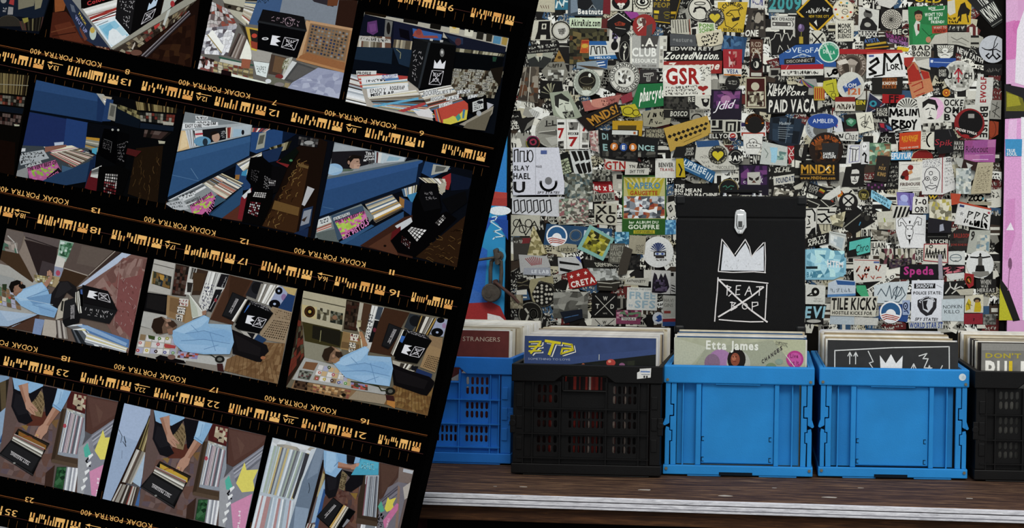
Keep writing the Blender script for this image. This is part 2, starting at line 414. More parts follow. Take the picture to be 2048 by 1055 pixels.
def crate_slotted(loc,yaw,label,mb_,solid=(),nm='folding_crate'):
    t=empty(nm,loc,yaw,label,'crate');h=CW/2;s=CW/740
    X=lambda c:-h+(c-440)*s
    Z=lambda c:CH-(c-235)*s*.95
    zt=CH;zr=Z(325)
    MB().prism([(-h,zt),(h,zt),(h,zr),(X(945),zr),(X(905),Z(292)),(X(690),Z(292)),(X(650),zr),(-h,zr)],-.004,.010).build('rim_front',mb_,t,.002)
    b_=MB();b_.box(-h,h,CD-.012,CD,zr,zt).box(-h,-h+.012,.010,CD-.012,zr,zt).box(h-.012,h,.010,CD-.012,zr,zt);b_.build('rim',mb_,t,.002)
    b_=MB();b_.ring(-h+.002,h-.002,-.002,CD,.004,.028,.012).box(-h+.012,h-.012,.01,CD-.01,.004,.01).box(-.15,.15,.0,.03,0,.004).box(-.15,.15,CD-.04,CD,0,.004)
    b_.build('base',mb_,t,.002)
    zb=.028
    rows=[(338,440),(472,566),(600,694)]
    groups=[(560,668,4),(715,895,8),(930,1055,5)]
    y0,y1=.010,.014
    for r,(za,zc)in enumerate(rows):
        for gi,(xa,xb,n)in enumerate(groups):
            if gi==1 and r==0:continue
            pn=MB()
            if(gi,r)in solid:pn.box(X(xa),X(xb),y0,y1,Z(zc),Z(za))
            else:
                zm=(za+zc)/2;cw=(xb-xa)/n
                for k in range(2):
                    za_,zc_=(za,zm)if k==0 else(zm,zc)
                    for i in range(n):
                        a=xa+i*cw
                        pn.slot(X(a),X(a+cw),Z(zc_),Z(za_),X(a+cw*.2),X(a+cw*.8),Z(zc_-4),Z(za_+4),y0,y1)
            pn.build('slotted_panel',mb_,t)
    # solid strips between the slotted cells
    fp=MB()
    for a,b in((500,560),(668,715),(895,930),(1055,1110)):fp.box(X(a),X(b),y0,y1,zb,Z(325))
    zs=[325,338,440,472,566,600,694,None]
    for i in range(0,8,2):
        for(a,b,n)in groups:fp.box(X(a),X(b),y0,y1,zb if zs[i+1]is None else Z(zs[i+1]),Z(zs[i]))if not(i==0 and a==715)else None
    fp.box(X(715),X(895),y0,y1,Z(440),Z(378))
    fp.build('front_panel',mb_,t)
    MB().box(X(690),X(905),.000,.016,Z(376),Z(366)).box(X(686),X(696),.0,.014,Z(370),Z(300)).box(X(902),X(910),.0,.014,Z(370),Z(300)).build('handle_frame',mb_,t,.0015)
    for z in(462,592,716):MB().box(X(470),X(1115),-.001,.010,Z(z+3),Z(z-3)).build('rib',mb_,t)
    for x in(500,545,680,905,1065,1110):MB().box(X(x-3),X(x+3),.000,.010,zb,zr).build('upright_rib',mb_,t)
    for sgn in(1,-1):
        MB().box(min(sgn*(h-.004),sgn*(h-.030)),max(sgn*(h-.004),sgn*(h-.030)),.002,.022,zb,zr).build('corner_post',mb_,t,.002)
        MB().cyl((sgn*(h-.004),.004,Z(540)),(0,-1,0),.008,.006,12).box(sgn*(h-.004)-.006,sgn*(h-.004)+.006,-.0015,.004,Z(590),Z(500)).build('hinge',mb_,t,.001)
        for z in(.06,.11,.16):MB().box(min(sgn*(h-.012),sgn*(h-.026)),max(sgn*(h-.012),sgn*(h-.026)),-.001,.003,z,z+.03).build('hinge_tab',mb_,t,.001)
        MB().box(min(sgn*(h-.004),sgn*(h-.009)),max(sgn*(h-.004),sgn*(h-.009)),.02,CD-.008,zb,zr).build('side_panel',mb_,t)
    MB().box(-h+.006,h-.006,CD-.012,CD-.007,zb,zr).build('back_panel',mb_,t)
    return t
m_cb=mat('crate_blue_plastic','2382c6',.55,.2,.10,9,.15,350)
m_cb2=mat('crate_deep_blue_plastic','2273cc',.5,.3,.12,9,.15,350)
m_ck=mat('crate_black_plastic','080707',.5,.18,.3,20,.1,300)
CR={}
def place(k,px,py,yaw,dx=0.0):
    q=on_height(px,py,BENCH);a=math.radians(yaw)
    CR[k]=(Vector((q[0]+dx*math.cos(a),q[1]+dx*math.sin(a),BENCH)),a);return CR[k]
crate_slotted(*place(1,1023,930,-4,-CW/2),'deep blue slotted plastic crate partly hidden behind the black film sheet',m_cb2,solid={(1,1)})
c2=crate_slotted(*place(2,1171,952,-2.2),'black slotted plastic crate with a white price tag, between two blue crates',m_ck)
crate_solid(*place(3,1475,953,-.9),'light blue solid sided plastic crate directly below the black record case',m_cb)
c4=crate_solid(*place(4,1785,957,0),'light blue solid sided plastic crate with a round white dot, right of the case',m_cb)
c5=crate_slotted(*place(5,1946,962,0,CW/2),'black slotted plastic crate cut by the right edge of the picture',m_ck)
pq=Pr();pq.poly([.118,.232,.150,.236,.151,.258,.124,.256,.124,.250,.118,.247],'d9d8d4');pq.rect(.128,.242,.148,.244,'8a8f98');pq.rect(.126,.248,.148,.251,'5a7ab0');pq.text('11',.133,.240,.143,.235,'333')
pq.build('price_tag',c2,0,INK,.0045,pm=lambda x,z,o:(x,-o,z))
pq=Pr();pq.ell(CW/2-.017,CH-.017,.0085,.0085,'c9d4d8');pq.ell(CW/2-.015,CH-.018,.004,.004,'b7c6cc');pq.build('round_tag',c4,0,INK,.0046,pm=lambda x,z,o:(x,-o,z))

# ------------------------------------------------------------------ record sleeves
SW=.314
def sleeve_mesh(nm,th,m):
    b_=MB();g=.0007;h=SW/2
    b_.box(-h,h,0,g,0,SW).box(-h,h,th-g,th,0,SW).box(-h,-h+g,g,th-g,0,SW).box(-h+g,h-g,g,th-g,0,g)
    b_.box(-h+.004,h-.001,th*.35,th*.65,g,SW-.002,1)
    return b_.mesh(nm,[m,mat('inner_paper','dedbd0',.8,.1)])
SL={}
def sleeve(c,th):
    if(c,th)not in SL:SL[c,th]=sleeve_mesh('record_sleeve',th,mat('sleeve_'+c,c,.6,.2,.15,40))
    return SL[c,th]
CWORD={'d8d2c2':'ivory','cfc6b0':'cream','e2dfd6':'white','bfb39a':'beige','a89878':'tan','d9d6d0':'off white','8d7a5e':'khaki brown','5d4a3a':'brown','2a2420':'black','7d2f2a':'brick red','33557a':'blue','c9c9cc':'silver grey','e6e4df':'bright white','3d3a38':'charcoal','b4a58a':'sand','f0eee8':'pure white','e8e4da':'pale ivory'}
LIGHT=['d8d2c2','cfc6b0','e2dfd6','bfb39a','a89878','d9d6d0','8d7a5e','f0eee8','e8e4da']
MIX=LIGHT+['5d4a3a','2a2420','7d2f2a','33557a','c9c9cc','e6e4df','3d3a38','b4a58a']
DARKM=MIX+['a02a22','8a241f','2b211d','1f1a18','34546e']
def fill(k,n,pal,front,flabel,rlabel,group,xo=0.0,tilt=2.0,seed=0,top=0.0,y_start=.034,jx=.012):
    loc,a=CR[k];R=random.Random(seed);y=y_start;first=None
    avail=CD-.03-y_start;pitch=avail/n
    M=Matrix.Translation(loc)@Matrix.Rotation(a,4,'Z')
    for i in range(n):
        th=R.choice([.003,.0045,.006])
        th=min(th,pitch*.8)
        th=round(th,4)
        c=front if i==0 else R.choice(pal)
        o=bpy.data.objects.new('record_sleeve',sleeve(c,th));COL.objects.link(o)
        sz=1.0 if i==0 else R.uniform(.982,1.004)
        x=xo+(0 if i==0 else R.uniform(-jx,jx)*.5)
        o.matrix_world=M@Matrix.Translation((x,y,.0102+top))@Matrix.Rotation(math.radians(-tilt),4,'X')@Matrix.Diagonal((sz if i else 1,1,sz,1))
        tag(o,flabel if i==0 else f'{CWORD[c]} {rlabel}, {["near the front", "in the middle", "towards the back"][min(2, i * 3 // n)]}','record',group)
        if i==0:first=o
        y+=pitch
    return first
f1=fill(1,38,LIGHT+['e6e4df'],'6b332f','maroon record sleeve with small cream capitals at the front of the deep blue crate','record sleeve edge behind the maroon sleeve','records in the deep blue crate',seed=1)
f2=fill(2,40,MIX,'34456f','dark blue record sleeve with yellow and white striped lettering in the black crate','record sleeve edge behind the dark blue sleeve','records in the tagged black crate',seed=2)
f3=fill(3,42,MIX,'a9ab92','pale green record sleeve with cream lettering, portrait disc and pink circle below the case','record sleeve edge behind the pale green sleeve','records under the case',seed=3,tilt=1.5)
f4=fill(4,42,LIGHT+['2a2420','c9c9cc','5d4a3a'],'2d2d2d','black record sleeve with white chalk style crown, arrows and zigzag drawings','record sleeve edge behind the chalk drawn sleeve','records in the dotted blue crate',seed=4)
f5=fill(5,40,LIGHT+['7d2f2a','2a2420','3d3a38'],'77756f','grey record sleeve with yellow and white block lettering in the rightmost crate','record sleeve edge behind the grey sleeve','records in the rightmost crate',seed=5)
def cover(o,prn,up=0.0):return prn.build('cover_print',o,0,INK,.0003,pm=lambda x,y,of:((x-.5)*SW,-of,min(SW,(1-y+up)*SW)))
# covers: 0..1 across, 0..1 down
p=Pr(clip=[(0,0),(1,0),(1,1),(0,1)])
p.text('FRIENDS AND STRANGERS',.28,.05,.93,.085,'cfb9a4',0);p.poly([.55,.38,.68,.30,.70,.45,.56,.46],'ddd6cc');p.line([.0,.5,1,.5],.004,'4a211e');cover(f1,p)
p=Pr(clip=[(0,0),(1,0),(1,1),(0,1)])
p.poly([.0,.19,1,.08,1,.14,.5,.2,.03,.28],'3b4c78');p.poly([.12,.24,1.0,.12,1,.6,.05,.6],'181a18');p.mosaic([.3,.22,.95,.16,.95,.45,.2,.45],12,5,['20231d','161815','2a2d22','1b1d1a'],1)
for dx,dy,c in((.016,.012,'e8e6da'),(.008,.006,'2a3a66'),(0,0,'d9c92c')):
    for j in range(3):p.line([.035+dx,.045+.035*j+dy,.125+dx,.04+.035*j+dy],.012,c)
    p.line([.12+dx,.05+dy,.05+dx,.13+dy],.016,c);p.line([.16+dx,.035+dy,.27+dx,.05+dy],.02,c);p.line([.22+dx,.05+dy,.19+dx,.135+dy],.022,c)
    p.line([.29+dx,.05+dy,.36+dx,.06+dy,.37+dx,.1+dy,.28+dx,.13+dy,.29+dx,.09+dy,.36+dx,.09+dy],.014,c)
p.text('SOMETHING TO LOVE',.03,.165,.35,.18,'a9b4cc',0);p.ell(.66,.19,.035,.028,'b0433c');p.ell(.65,.18,.012,.01,'e09a80');p.rect(0,.5,1,1,'120d0c');p.stripes([.02,.3,.98,.3,.98,.98,.02,.98],60,['120d0c','1c1110','5c1a16','2a1412','7a241c','141010','0e0b0b','9a8a80'],4);p.ell(.745,.205,.022,.016,'8a5a7a');p.ell(.45,.21,.012,.012,'a05a3a');p.line([.57,.13,.57,.17],.004,'d8d8c8');cover(f2,p)
p=Pr(clip=[(0,0),(1,0),(1,1),(0,1)])
p.poly([0,0,.25,.08,.06,.3,0,.3],'b6b8a2');p.poly([.25,.08,.75,.02,.98,.25,.6,.4,.1,.3],'9fa28c');p.poly([.75,.02,1,0,1,.2,.95,.25],'b3b596');p.ell(.35,.18,.09,.085,'a47aa4');p.ell(.29,.2,.06,.07,'83697f')
p.ell(.49,.2,.09,.1,'b3b3a6');p.ell(.475,.17,.07,.085,'1c1512');p.ell(.465,.17,.035,.05,'8c4a35');p.ell(.455,.16,.016,.02,'b06a4e');p.ell(.45,.15,.005,.004,'1c100c');p.ell(.47,.15,.005,.004,'1c100c');p.line([.452,.185,.472,.186],.004,'5a1a1a');p.poly([.42,.24,.55,.23,.57,.3,.4,.3],'a04a35')
p.text('Etta James',.24,.03,.64,.095,'e6e6da',1)
for i,ch in enumerate('CHANGES'):x=.665+.023*i;y=.17-.017*i;p.qtext(ch,[x,y,x+.016,y-.008,x+.022,y+.02,x+.006,y+.028],'2a2028')
p.ell(.92,.16,.066,.066,'b13a82');p.ell(.92,.16,.05,.05,'c2559a');p.text('Live',.885,.12,.945,.15,'7a2a5c');p.text('at it',.89,.17,.95,.2,'7a2a5c');p.ell(.74,.22,.04,.03,'7a8a6a');p.ell(.80,.18,.03,.022,'8a9a8a');p.scrib([.77,.02,.87,.04,.86,.07,.77,.05],3,.003,'77786a',3,9);p.line([.85,.13,.92,.22],.005,'d8d8c8');cover(f3,p,.012)
p=Pr(clip=[(0,0),(1,0),(1,1),(0,1)])
c='d6d6d2';p.line([.06,.6,.055,.12,.5,.09,.93,.075,.94,.6],.008,c)
for x in(.17,.215):p.line([x,.22,x,.13],.007,c);p.line([x-.015,.16,x,.13,x+.015,.16],.007,c)
p.line([.12,.4,.12,.26,.26,.26,.26,.4],.007,c);p.text('BEAT',.135,.275,.245,.31,c,0);p.line([.12,.26,.26,.36],.005,c);p.line([.26,.26,.12,.36],.005,c)
p.line([.31,.12,.35,.2,.32,.21,.37,.28,.34,.28,.38,.36],.007,c);p.poly([.41,.32,.40,.15,.445,.21,.485,.14,.525,.21,.575,.15,.57,.32],'e4e4e2')
p.line([.66,.36,.66,.21],.007,c);p.line([.64,.25,.66,.21,.68,.25],.007,c);p.line([.70,.15,.76,.13,.73,.17,.77,.17,.74,.24,.80,.24],.008,c);p.line([.74,.34,.78,.22,.82,.34,.88,.22],.007,c);p.line([.84,.28,.9,.26,.88,.34],.006,c);p.ring(.93-.03,.31,.02,.03,.006,c,10)
cover(f4,p,.04)
p=Pr(clip=[(0,0),(1,0),(1,1),(0,1)])
p.rect(0,0,1,.11,'8a8882');p.text("DON'T STOP",.03,.13,.55,.165,'a99a3a',1);
for i,(ch,cc)in enumerate(zip('PULLIV',['ece9e0','ece9e0','d6b92c','ece9e0','ece9e0','ece9e0'])):p.text(ch,.03+.09*i,.19,.03+.09*i+(.075 if ch not in 'I' else .03),.34,cc,1)
p.poly([.62,.14,.75,.2,.9,.12,.84,.3,.9,.5,.7,.5,.66,.3],'c9c6bd');p.mosaic([.55,.1,1,.1,1,.5,.55,.5],7,5,['8a8882','9a978f','b9b6ae','6b6963'],7,.3,.3);cover(f5,p,.055)

# ------------------------------------------------------------------ black record case on the records
case_y=4.17
c0=W(1480,667,case_y);S=case_y/F
case=empty('record_case',c0,math.radians(-.5),'black cube shaped record carrying case with a white crown and crossed-out box, standing on records','case')
case.rotation_euler=(0,math.radians(-.6),math.radians(-.5))
cw,chh,cdp=259*S,275*S,.2
lth=mat('case_leatherette','0d0d0e',.6,.14,.15,60,.5,700);lth2=mat('case_corner_metal','111213',.45,.25,.2,40)
zl=(667-437)*S
MB().box(-cw/2,cw/2,0,cdp,.0,zl-.0008).build('body',lth,case,.004)
MB().box(-cw/2-.001,cw/2+.001,-.0015,cdp+.001,zl+.0008,chh).build('lid',lth,case,.005)
MB().box(-cw/2+.003,cw/2-.003,.002,cdp-.003,zl-.002,zl+.002).build('seam',mat('seam_black','040404'),case)
for sx in(-1,1):
    for sz in(0,1):
        for sy in(0,1):
            xa,xb=sorted((sx*(cw/2+.003),sx*(cw/2-.024)));za,zb_=(chh-.024,chh+.003)if sz else(-.0015,.022)
            ya,yb=(-.004,.02)if sy==0 else(cdp-.02,cdp+.004)
            cp=MB().box(xa,xb,ya,yb,za,zb_).build('corner_guard',lth2,case,.006)
            if sy==0:MB().cyl(((xa+xb)/2,-.0035,(za+zb_)/2),(0,-1,0),.003,.0015,10).build('stud',lth2,cp)
hb=MB();hb.tube([(-.05,.1,chh),(-.05,.1,chh+.008),(-.04,.1,chh+.013),(.04,.1,chh+.013),(.05,.1,chh+.008),(.05,.1,chh)],.006,8);hb.build('handle',lth,case)
chrome=mat('chrome','c9c9c6',.22,.8,.1,40,metal=1.0)
for x in(-.042,.034,.05):MB().cyl((x,.03,chh),(0,0,1),.0045,.008,12).box(x-.005,x+.005,.025,.035,chh,chh+.003).build('handle_fitting',chrome,case)
LX=(1479-1480)*S;Lz=lambda y:(667-y)*S
la=MB()
la.prism([(LX+dx*S,Lz(y))for dx,y in[(-11,424),(-8,420),(0,418),(8,420),(12,425),(13,455),(8,463),(5,468),(-5,468),(-9,463),(-13,455),(-12,430)]],-.006,.001)
lo=la.build('latch',chrome,case,.002)
MB().prism([(LX+dx*S,Lz(y))for dx,y in[(-7,428),(7,428),(8,440),(8,450),(5,458),(-5,458),(-8,450),(-8,440)]],-.011,-.005).build('latch_lever',chrome,lo,.002)
MB().prism([(LX+dx*S,Lz(y))for dx,y in[(-4,442),(4,442),(4,454),(-4,454)]],-.0125,-.010).build('latch_window',mat('latch_dark','4a4a48',.3,.6,metal=.8),lo)
MB().cyl((LX,-.006,Lz(464)),(0,-1,0),.0045,.006,10).build('latch_catch',chrome,lo,.001)
wht='e2dedd'
cm=lambda x,y,o:((x-1480)*S,-o,(667-y)*S)
p=Pr(lambda x,y:(1330+x/3.516,380+y/3.516))
p.poly([390,565,398,480,408,375,455,425,490,470,520,425,562,370,585,420,602,468,640,430,690,388,692,566],'dcdfe4')
for l in([372,570,395,345,432,390,482,462],[488,450,560,345,590,400,604,462],[604,470,640,420,688,368],[698,366,703,480,700,580],[372,572,470,578,620,572,704,578]):p.line(l,1.9,wht)
R=random.Random(8)
for i in range(14):x,y=R.uniform(410,680),R.uniform(480,550);p.line([x,y,x+R.uniform(-5,5),y+R.uniform(4,12)],.7,'9a9a9c')
p.build('crown_drawing',case,0,INK,.0012,pm=cm)
p=Pr(lambda x,y:(1330+x/3.516,380+y/3.516))
for l in([370,615,365,720,355,830,349,922],[372,628,480,634,600,640,722,652],[714,662,710,760,703,905],[380,910,480,918,600,924,690,922]):p.line(l,2.3,wht)
for l in([370,625,500,750,600,840,718,924],[376,890,500,815,600,750,690,680]):p.line(l,3.2,wht)
for l in([436,668,434,738],[428,672,462,682,440,702,470,722,446,745],[500,672,496,735],[500,672,530,670],[498,700,522,698],[496,735,524,732],[560,738,590,675,606,732],[572,708,600,708],[640,678,690,676],[664,680,660,738],[470,785,466,840],[458,788,496,792,474,812,505,822,462,846],[612,785,612,842],[610,788,650,786,652,806,614,818]):p.line(l,1.9,wht)
p.ring(560,815,18,20,1.9,wht,12)
p.build('lettering',case,0,INK,.0012,pm=cm)

# ------------------------------------------------------------------ padlock and hasp on the blue wall
rust=mat('rusty_steel','4b443c',.6,.4,.35,60,.4,120,metal=.4)
yp=YW-.02
q=W(985,560,yp);pl=empty('padlock',(q[0],yp,q[2]),0,'rusty round padlock hanging from a hasp on the blue painted wall','padlock')
L=lambda x,y,o=0.0:tuple(Vector(W(x,y,yp))-Vector(pl.location)+Vector((0,-o,0)))
MB().cyl(L(985,584,.004),(0,-1,0),19*yp/F,.028,24).build('lock_body',rust,pl,.004)
MB().cyl(L(980,588,.031),(0,-1,0),6*yp/F,.003,12).build('keyhole_cover',rust,pl)
MB().tube([L(983,568,.02),L(983,540,.02),L(985,522,.02),L(995,515,.02),L(1004,522,.02),L(1005,545,.02),L(1003,570,.02)],.0055,8).build('shackle',rust,pl)
q=W(998,512,yp);hs=empty('hasp',(q[0],yp,q[2]),0,'dark steel hasp bar bolted across the blue wall above the padlock','hasp')
L=lambda x,y,o=0.0:tuple(Vector(W(x,y,yp))-Vector(hs.location)+Vector((0,-o,0)))
MB().tube([L(958,519,.03),L(1000,513,.03)],.004,8).build('bar',rust,hs)
MB().tube([L(994,500,.0),L(994,500,.03),L(998,525,.03),L(998,525,0)],.007,8).build('staple',rust,hs)
MB().cyl(L(998,511,0),(0,-1,0),.014,.01,14).cyl(L(998,511,.01),(0,-1,0),.009,.026,8).build('bolt',rust,hs,.001)
q=W(1000,585,yp);pn=empty('locking_pin',(q[0],yp,q[2]),0,'brown iron locking pin slanting from the padlock to the door','pin')
L=lambda x,y,o=0.0:tuple(Vector(W(x,y,yp))-Vector(pn.location)+Vector((0,-o,0)))
MB().tube([L(993,562,.034),L(1008,574,.034),L(1028,590,.034),L(1041,604,.034)],.0045,8).build('rod',mat('brown_iron','4a322b',.7,.2,.3),pn)
MB().cyl(L(993,562,.0),(0,-1,0),.006,.036,10).build('eye',mat('brown_iron','4a322b'),pn)
# ------------------------------------------------------------------ large black contact sheet standing in front of the bench
YS=3.3
edge=lambda y:1076-.231*y  # slanting right edge
foot=430+(CZ-.002)/YS*F
def sheet_pt(x,y):return W(x,y,YS)
zz=lambda x,y:sheet_pt(x,y)[2]
by=1480.0
while zz(edge(by),by)>.003:by+=1
TR_,BR_=(edge(-110),-110),(edge(by),by)
ux,uy=1240,258
TL_,BL_=(TR_[0]-ux,TR_[1]-uy),(BR_[0]-ux,BR_[1]-uy)
o0=sheet_pt(*BR_)
sheet=empty('contact_sheet',(o0[0],YS,0),0,'huge black film contact sheet panel with tilted rows of colour photographs','contact sheet')
m_film=mat('film_black','020202',.9,0.0,.1)
def plate(name,q,y0,y1,mt,parent):
    b=MB();off=Vector(sheet.location)
    A=[Vector(W(x,y,YS))for x,y in q]
    b.v=[tuple(Vector((a.x,YS+y0,a.z))-off)for a in A]+[tuple(Vector((a.x,YS+y1,a.z))-off)for a in A]
    b.f=[[3,2,1,0],[4,5,6,7]]+[[i,(i+1)%4,(i+1)%4+4,i+4]for i in range(4)];b.m=[0]*6
    return b.build(name,mt,parent)
plate('backing_board',[TL_,TR_,BR_,BL_],0,.012,mat('board_black','030303',.9,0.0,.1),sheet)
SLP=.209
lines=[-206,95,388,696,994,1296]  # where each strip edge crosses x = 0
strips=[]
for k in range(5):
    a,b=lines[k],lines[k+1]
    xr=lambda c:(1076-.231*c)/(1+.231*SLP)-14
    x0=-150
    st=plate('film_strip',[(x0,a+1+SLP*x0),(xr(a),a+1+SLP*xr(a)),(xr(b),b-1+SLP*xr(b)),(x0,b-1+SLP*x0)],-.0012,.0,m_film,sheet)
    strips.append(st)
OR,OR2,DK='e9b469','d99b55','5c3a1c'
EB=.0014
def flipped(p,t,xl,xr_,y,h,col,bold=0):  # lettering printed upside down along the strip
    sl=SLP
    bl_=(xr_,y+sl*(xr_-xl));  # left end of the text is at the right
    nx,ny=-.2*h,h*.98
    q=[(bl_[0]+nx,bl_[1]+ny),(xl+nx,y+ny),(xl,y),bl_]
    return p.qtext(t,[c for a in q for c in a],col,bold)
CODE=[(0,3,1,1),(3,5,0,1),(5,9,1,1),(9,12,0,.35),(14,19,.35,1),(21,25,.0,1),(27,30,.0,.45)]
def barcode(p,x,y,w,seed):
    R=random.Random(seed);s=w/100;P=lambda a,b:(x+a*s-b*4.2,y+a*s*SLP+b*18)
    p.k+=1
    def bar(a0,a1,b0,b1):p.raw([P(a0,b0),P(a1,b0),P(a1,b1),P(a0,b1)],OR if R.random()<.8 else OR2)
    bar(0,9,.55,1);bar(0,3,0,.6);bar(6,9,0,.6)
    a=13
    while a<46:
        b0,b1=R.choice([(0,1),(.0,.5),(.45,1),(.3,.9)]);w_=R.choice([2.4,2.8,3.2]);bar(a,a+w_,b0,b1);a+=w_+R.choice([1.6,2.6,3.4])
    bar(50,68,0,.42)
    for c in(50,57,64):bar(c,c+3.4,.4,1)
    bar(72,75,0,1)
    bar(80,99,.5,1)
    for c in(80,87,95):bar(c,c+3.4,0,.6)
BO,NO,LO=[24,7,23,13,16],[-12,-17,-18,-11,-18],[-10,-13,-12,-13,-12]
def edge_marks(k,codes,nums,names,numb):
    st=strips[k];a,b=lines[k],lines[k+1]
    for x,w in codes:
        p=Pr();barcode(p,x,a+SLP*x+BO[k],w,x*7+k);p.build('edge_barcode',st,YS,PHOTO,EB)
    for t,x,w in nums:
        p=Pr();y=a+SLP*x+BO[k]+(3 if len(t)<3 else 6);h=13 if len(t)<3 else 9.5;w=11 if t=='11' else w
        flipped(p,t,x,x+w,y,h,OR,0);p.build('frame_number',st,YS,PHOTO,EB)
        if len(t)==3:p=Pr();p.line([x+6,y-3,x+30,y-4.5+SLP*32],1.2,OR);p.poly([x-1,y-4,x+9,y-5.5,x+8,y+.5],OR);p.build('edge_arrow',st,YS,PHOTO,EB)
    for x in names:
        y=b+SLP*x+NO[k];p=Pr();flipped(p,'PORTRA 400',x,x+84,y+.3,10.5,OR);flipped(p,'KODAK',x+91,x+142,y+SLP*91,10.5,OR);p.build('edge_lettering',st,YS,PHOTO,EB)
    for t,x in numb:p=Pr();flipped(p,t,x,x+(9 if len(t)==1 else 10 if t=='11' else 17),b+SLP*x+LO[k],10.5,OR);p.build('frame_number',st,YS,PHOTO,EB)
    p=Pr();p.k=1
    for d,c in((0,'8a5028'),(2.6,'3d2413')):p.line([-150,b+d-5-SLP*150,1090,b+d-5+SLP*1090],.9,c,new=False)
    p.line([-150,a+34-SLP*150,1090,a+34+SLP*1090],.7,'55302a',new=False)
    x=-20
    while x<1070:
        for base in(a+48,b-47):
            for dx in(0,16.5):
                X=x+dx;y=base+SLP*X
                if X<edge(y)-30:p.line([X+2,y-8,X-1,y+7],.8,DK,new=False)
        x+=37.2
    q=[(TL_[0],TL_[1]),(TR_[0]-20,TR_[1]),(BR_[0]-20,BR_[1]),BL_];
    p.p=[(clip_poly(pts,q),c,kk)for pts,c,kk in p.p];p.p=[t for t in p.p if len(t[0])>2]
    p.build('sprocket_marks',st,YS,PHOTO,EB-.0001)['kind']='stuff'
edge_marks(0,[(800,96),(945,86)],[('9',898,11)],[62,359,651],[('8',252),('7',546),('6',840)])
edge_marks(1,[(-12,103),(138,102),(287,102),(433,102),(586,102),(734,100),(887,87)],[('13A',96,22),('13',243,20),('12A',393,22),('12',539,20),('11A',693,20),('11',838,18)],[-4,290,590],[('13',184),('12',481),('11',780)])
edge_marks(2,[(-70,100),(79,100),(227,100),(373,100),(526,101),(673,100),(826,82)],[('18A',30,22),('18',182,20),('17A',331,20),('17',477,19),('16A',636,20),('16',780,20)],[-66,230,531],[('18',124),('17',420),('16',722)])
edge_marks(3,[(11,100),(165,100),(312,100),(461,102),(607,100),(760,84)],[('23',115,24),('22A',270,22),('22',416,24),('21A',567,22),('21',712,22)],[163,460,757],[('23',52),('22',352),('21',640)])
edge_marks(4,[(-80,88),(62,102),(212,100),(360,100)],[('35',12,24),('34A',172,22),('34',318,22)],[-30,270],[('35',190),('34',480)])

def frame(k,label,crop,quad,bgc):
    ox,oy,s=crop;tf=lambda x,y:(ox+x/s,oy+y/s)
    cl=[tf(*q)for q in pairs(quad)]
    p=Pr(tf,cl);p.meta=(k,label)
    p.poly(quad,bgc);return p
def faded(h):
    c=lin(h);g=sum(c)/3
    return[(x*.88+g*.12)*.88 for x in c]
def done(p,shade=1.0):
    k,label=p.meta;o=p.build('photograph',strips[k],YS,PHOTO,EB+.0001,.00002,fn=faded);o['label']=label;return o
SPN=['cfc8b8','e5e2d8','8f8878','6a5a4a','b4a890','3a332c','d8cfa8','9a4a3a','4a6a8a','f0eee8']
WHT=['e8ecf0','d4dae0','c2c8cf','f2f4f6','aab2ba','dcd9d0']
def crown(p,q,col='e8e8ee'):
    B=p.bil(pairs(q));p.poly([B(*t)for t in[(0,1),(0,.1),(.25,.5),(.5,0),(.72,.5),(1,.1),(1,1)]],col)
def xbox(p,q,w=1,col='d8d4da'):
    B=p.bil(pairs(q));p.line([B(0,0),B(1,0),B(1,1),B(0,1),B(0,0),B(1,1)],w,col);p.line([B(1,0),B(0,1)],w,col)
    p.qtext('BEAT',[c for t in[(.2,.15),(.8,.15),(.8,.4),(.2,.4)]for c in B(*t)],col,0);p.qtext('BOP',[c for t in[(.25,.55),(.75,.55),(.75,.8),(.25,.8)]for c in B(*t)],col,0)

# --- strip one
p=frame(0,'dim photograph of stickered blue shelf cut by the picture edge',(0,0,5.12),[-800,-200,520,-20,400,350,-800,150],'0b0f18')
p.poly([0,0,500,0,440,200,200,170,0,170],'141d2c');p.poly([190,0,360,0,350,60,190,100],'7a7560');p.poly([360,0,440,0,420,80,360,100],'827c62');p.poly([105,0,150,0,145,55,95,40],'a02c2c');p.ell(40,5,30,30,'8a8a88');p.poly([90,70,140,75,135,150,80,150],'8d8b8b');p.scrib([35,70,75,75,70,130,35,130],2,.8,'c9c9cc',3,3)
p.ell(90,270,130,110,'2e2a24',20,180,360);p.ring(90,270,130,110,1,'4a4436',20,180,360);p.stripes([200,220,450,170,420,320,230,310],14,['3a3528','15130f','6a6240','23201a','4b2f2a'],5);p.poly([230,190,290,180,295,220,250,240],'8a8230')
done(p)
p=frame(0,'photograph of a black record case inside a crate of white record sleeves',(0,0,5.12),[640,-620,2090,-320,1960,690,510,385],'1c0f0b')
p.poly([560,-50,700,-50,660,110,565,125],'8a4a1c');p.poly([520,130,680,120,960,470,510,380],'4a1e10');p.poly([560,260,720,220,860,440,620,400],'5e2a16');p.line([530,330,800,260],2,'6e3a1e');p.line([540,370,780,330],2,'35150c')
p.poly([1700,300,2000,150,1990,690,1500,600],'2a140b');p.poly([1500,560,1800,330,1960,690,1600,620],'24110a');p.mosaic([1640,330,1960,250,1950,680,1560,590],7,6,['2f190e','24120b','38200f','1f0f09'],4,0,.3)
p.poly([650,0,740,-20,1160,500,1000,480,830,380],'232d44');p.poly([720,40,760,60,780,130,740,120],'5a6272');p.qtext('THICK',[815,120,890,250,880,262,800,135],'d0b32c');p.qtext('WUT UP',[780,150,900,320,880,350,770,185],'8a90c2');p.poly([820,270,900,400,870,420,820,310],'6a3a2a');p.ell(955,340,35,70,'b8c8c0');p.ell(950,310,25,30,'c9a83a')
p.poly([740,0,830,-20,860,100,1150,480,1140,510],'8a8a86');p.poly([830,-60,1220,-60,1200,0,835,90],'0c0808');p.qtext('Colour',[890,20,1100,-50,1110,-10,900,60],'b5252a',1)
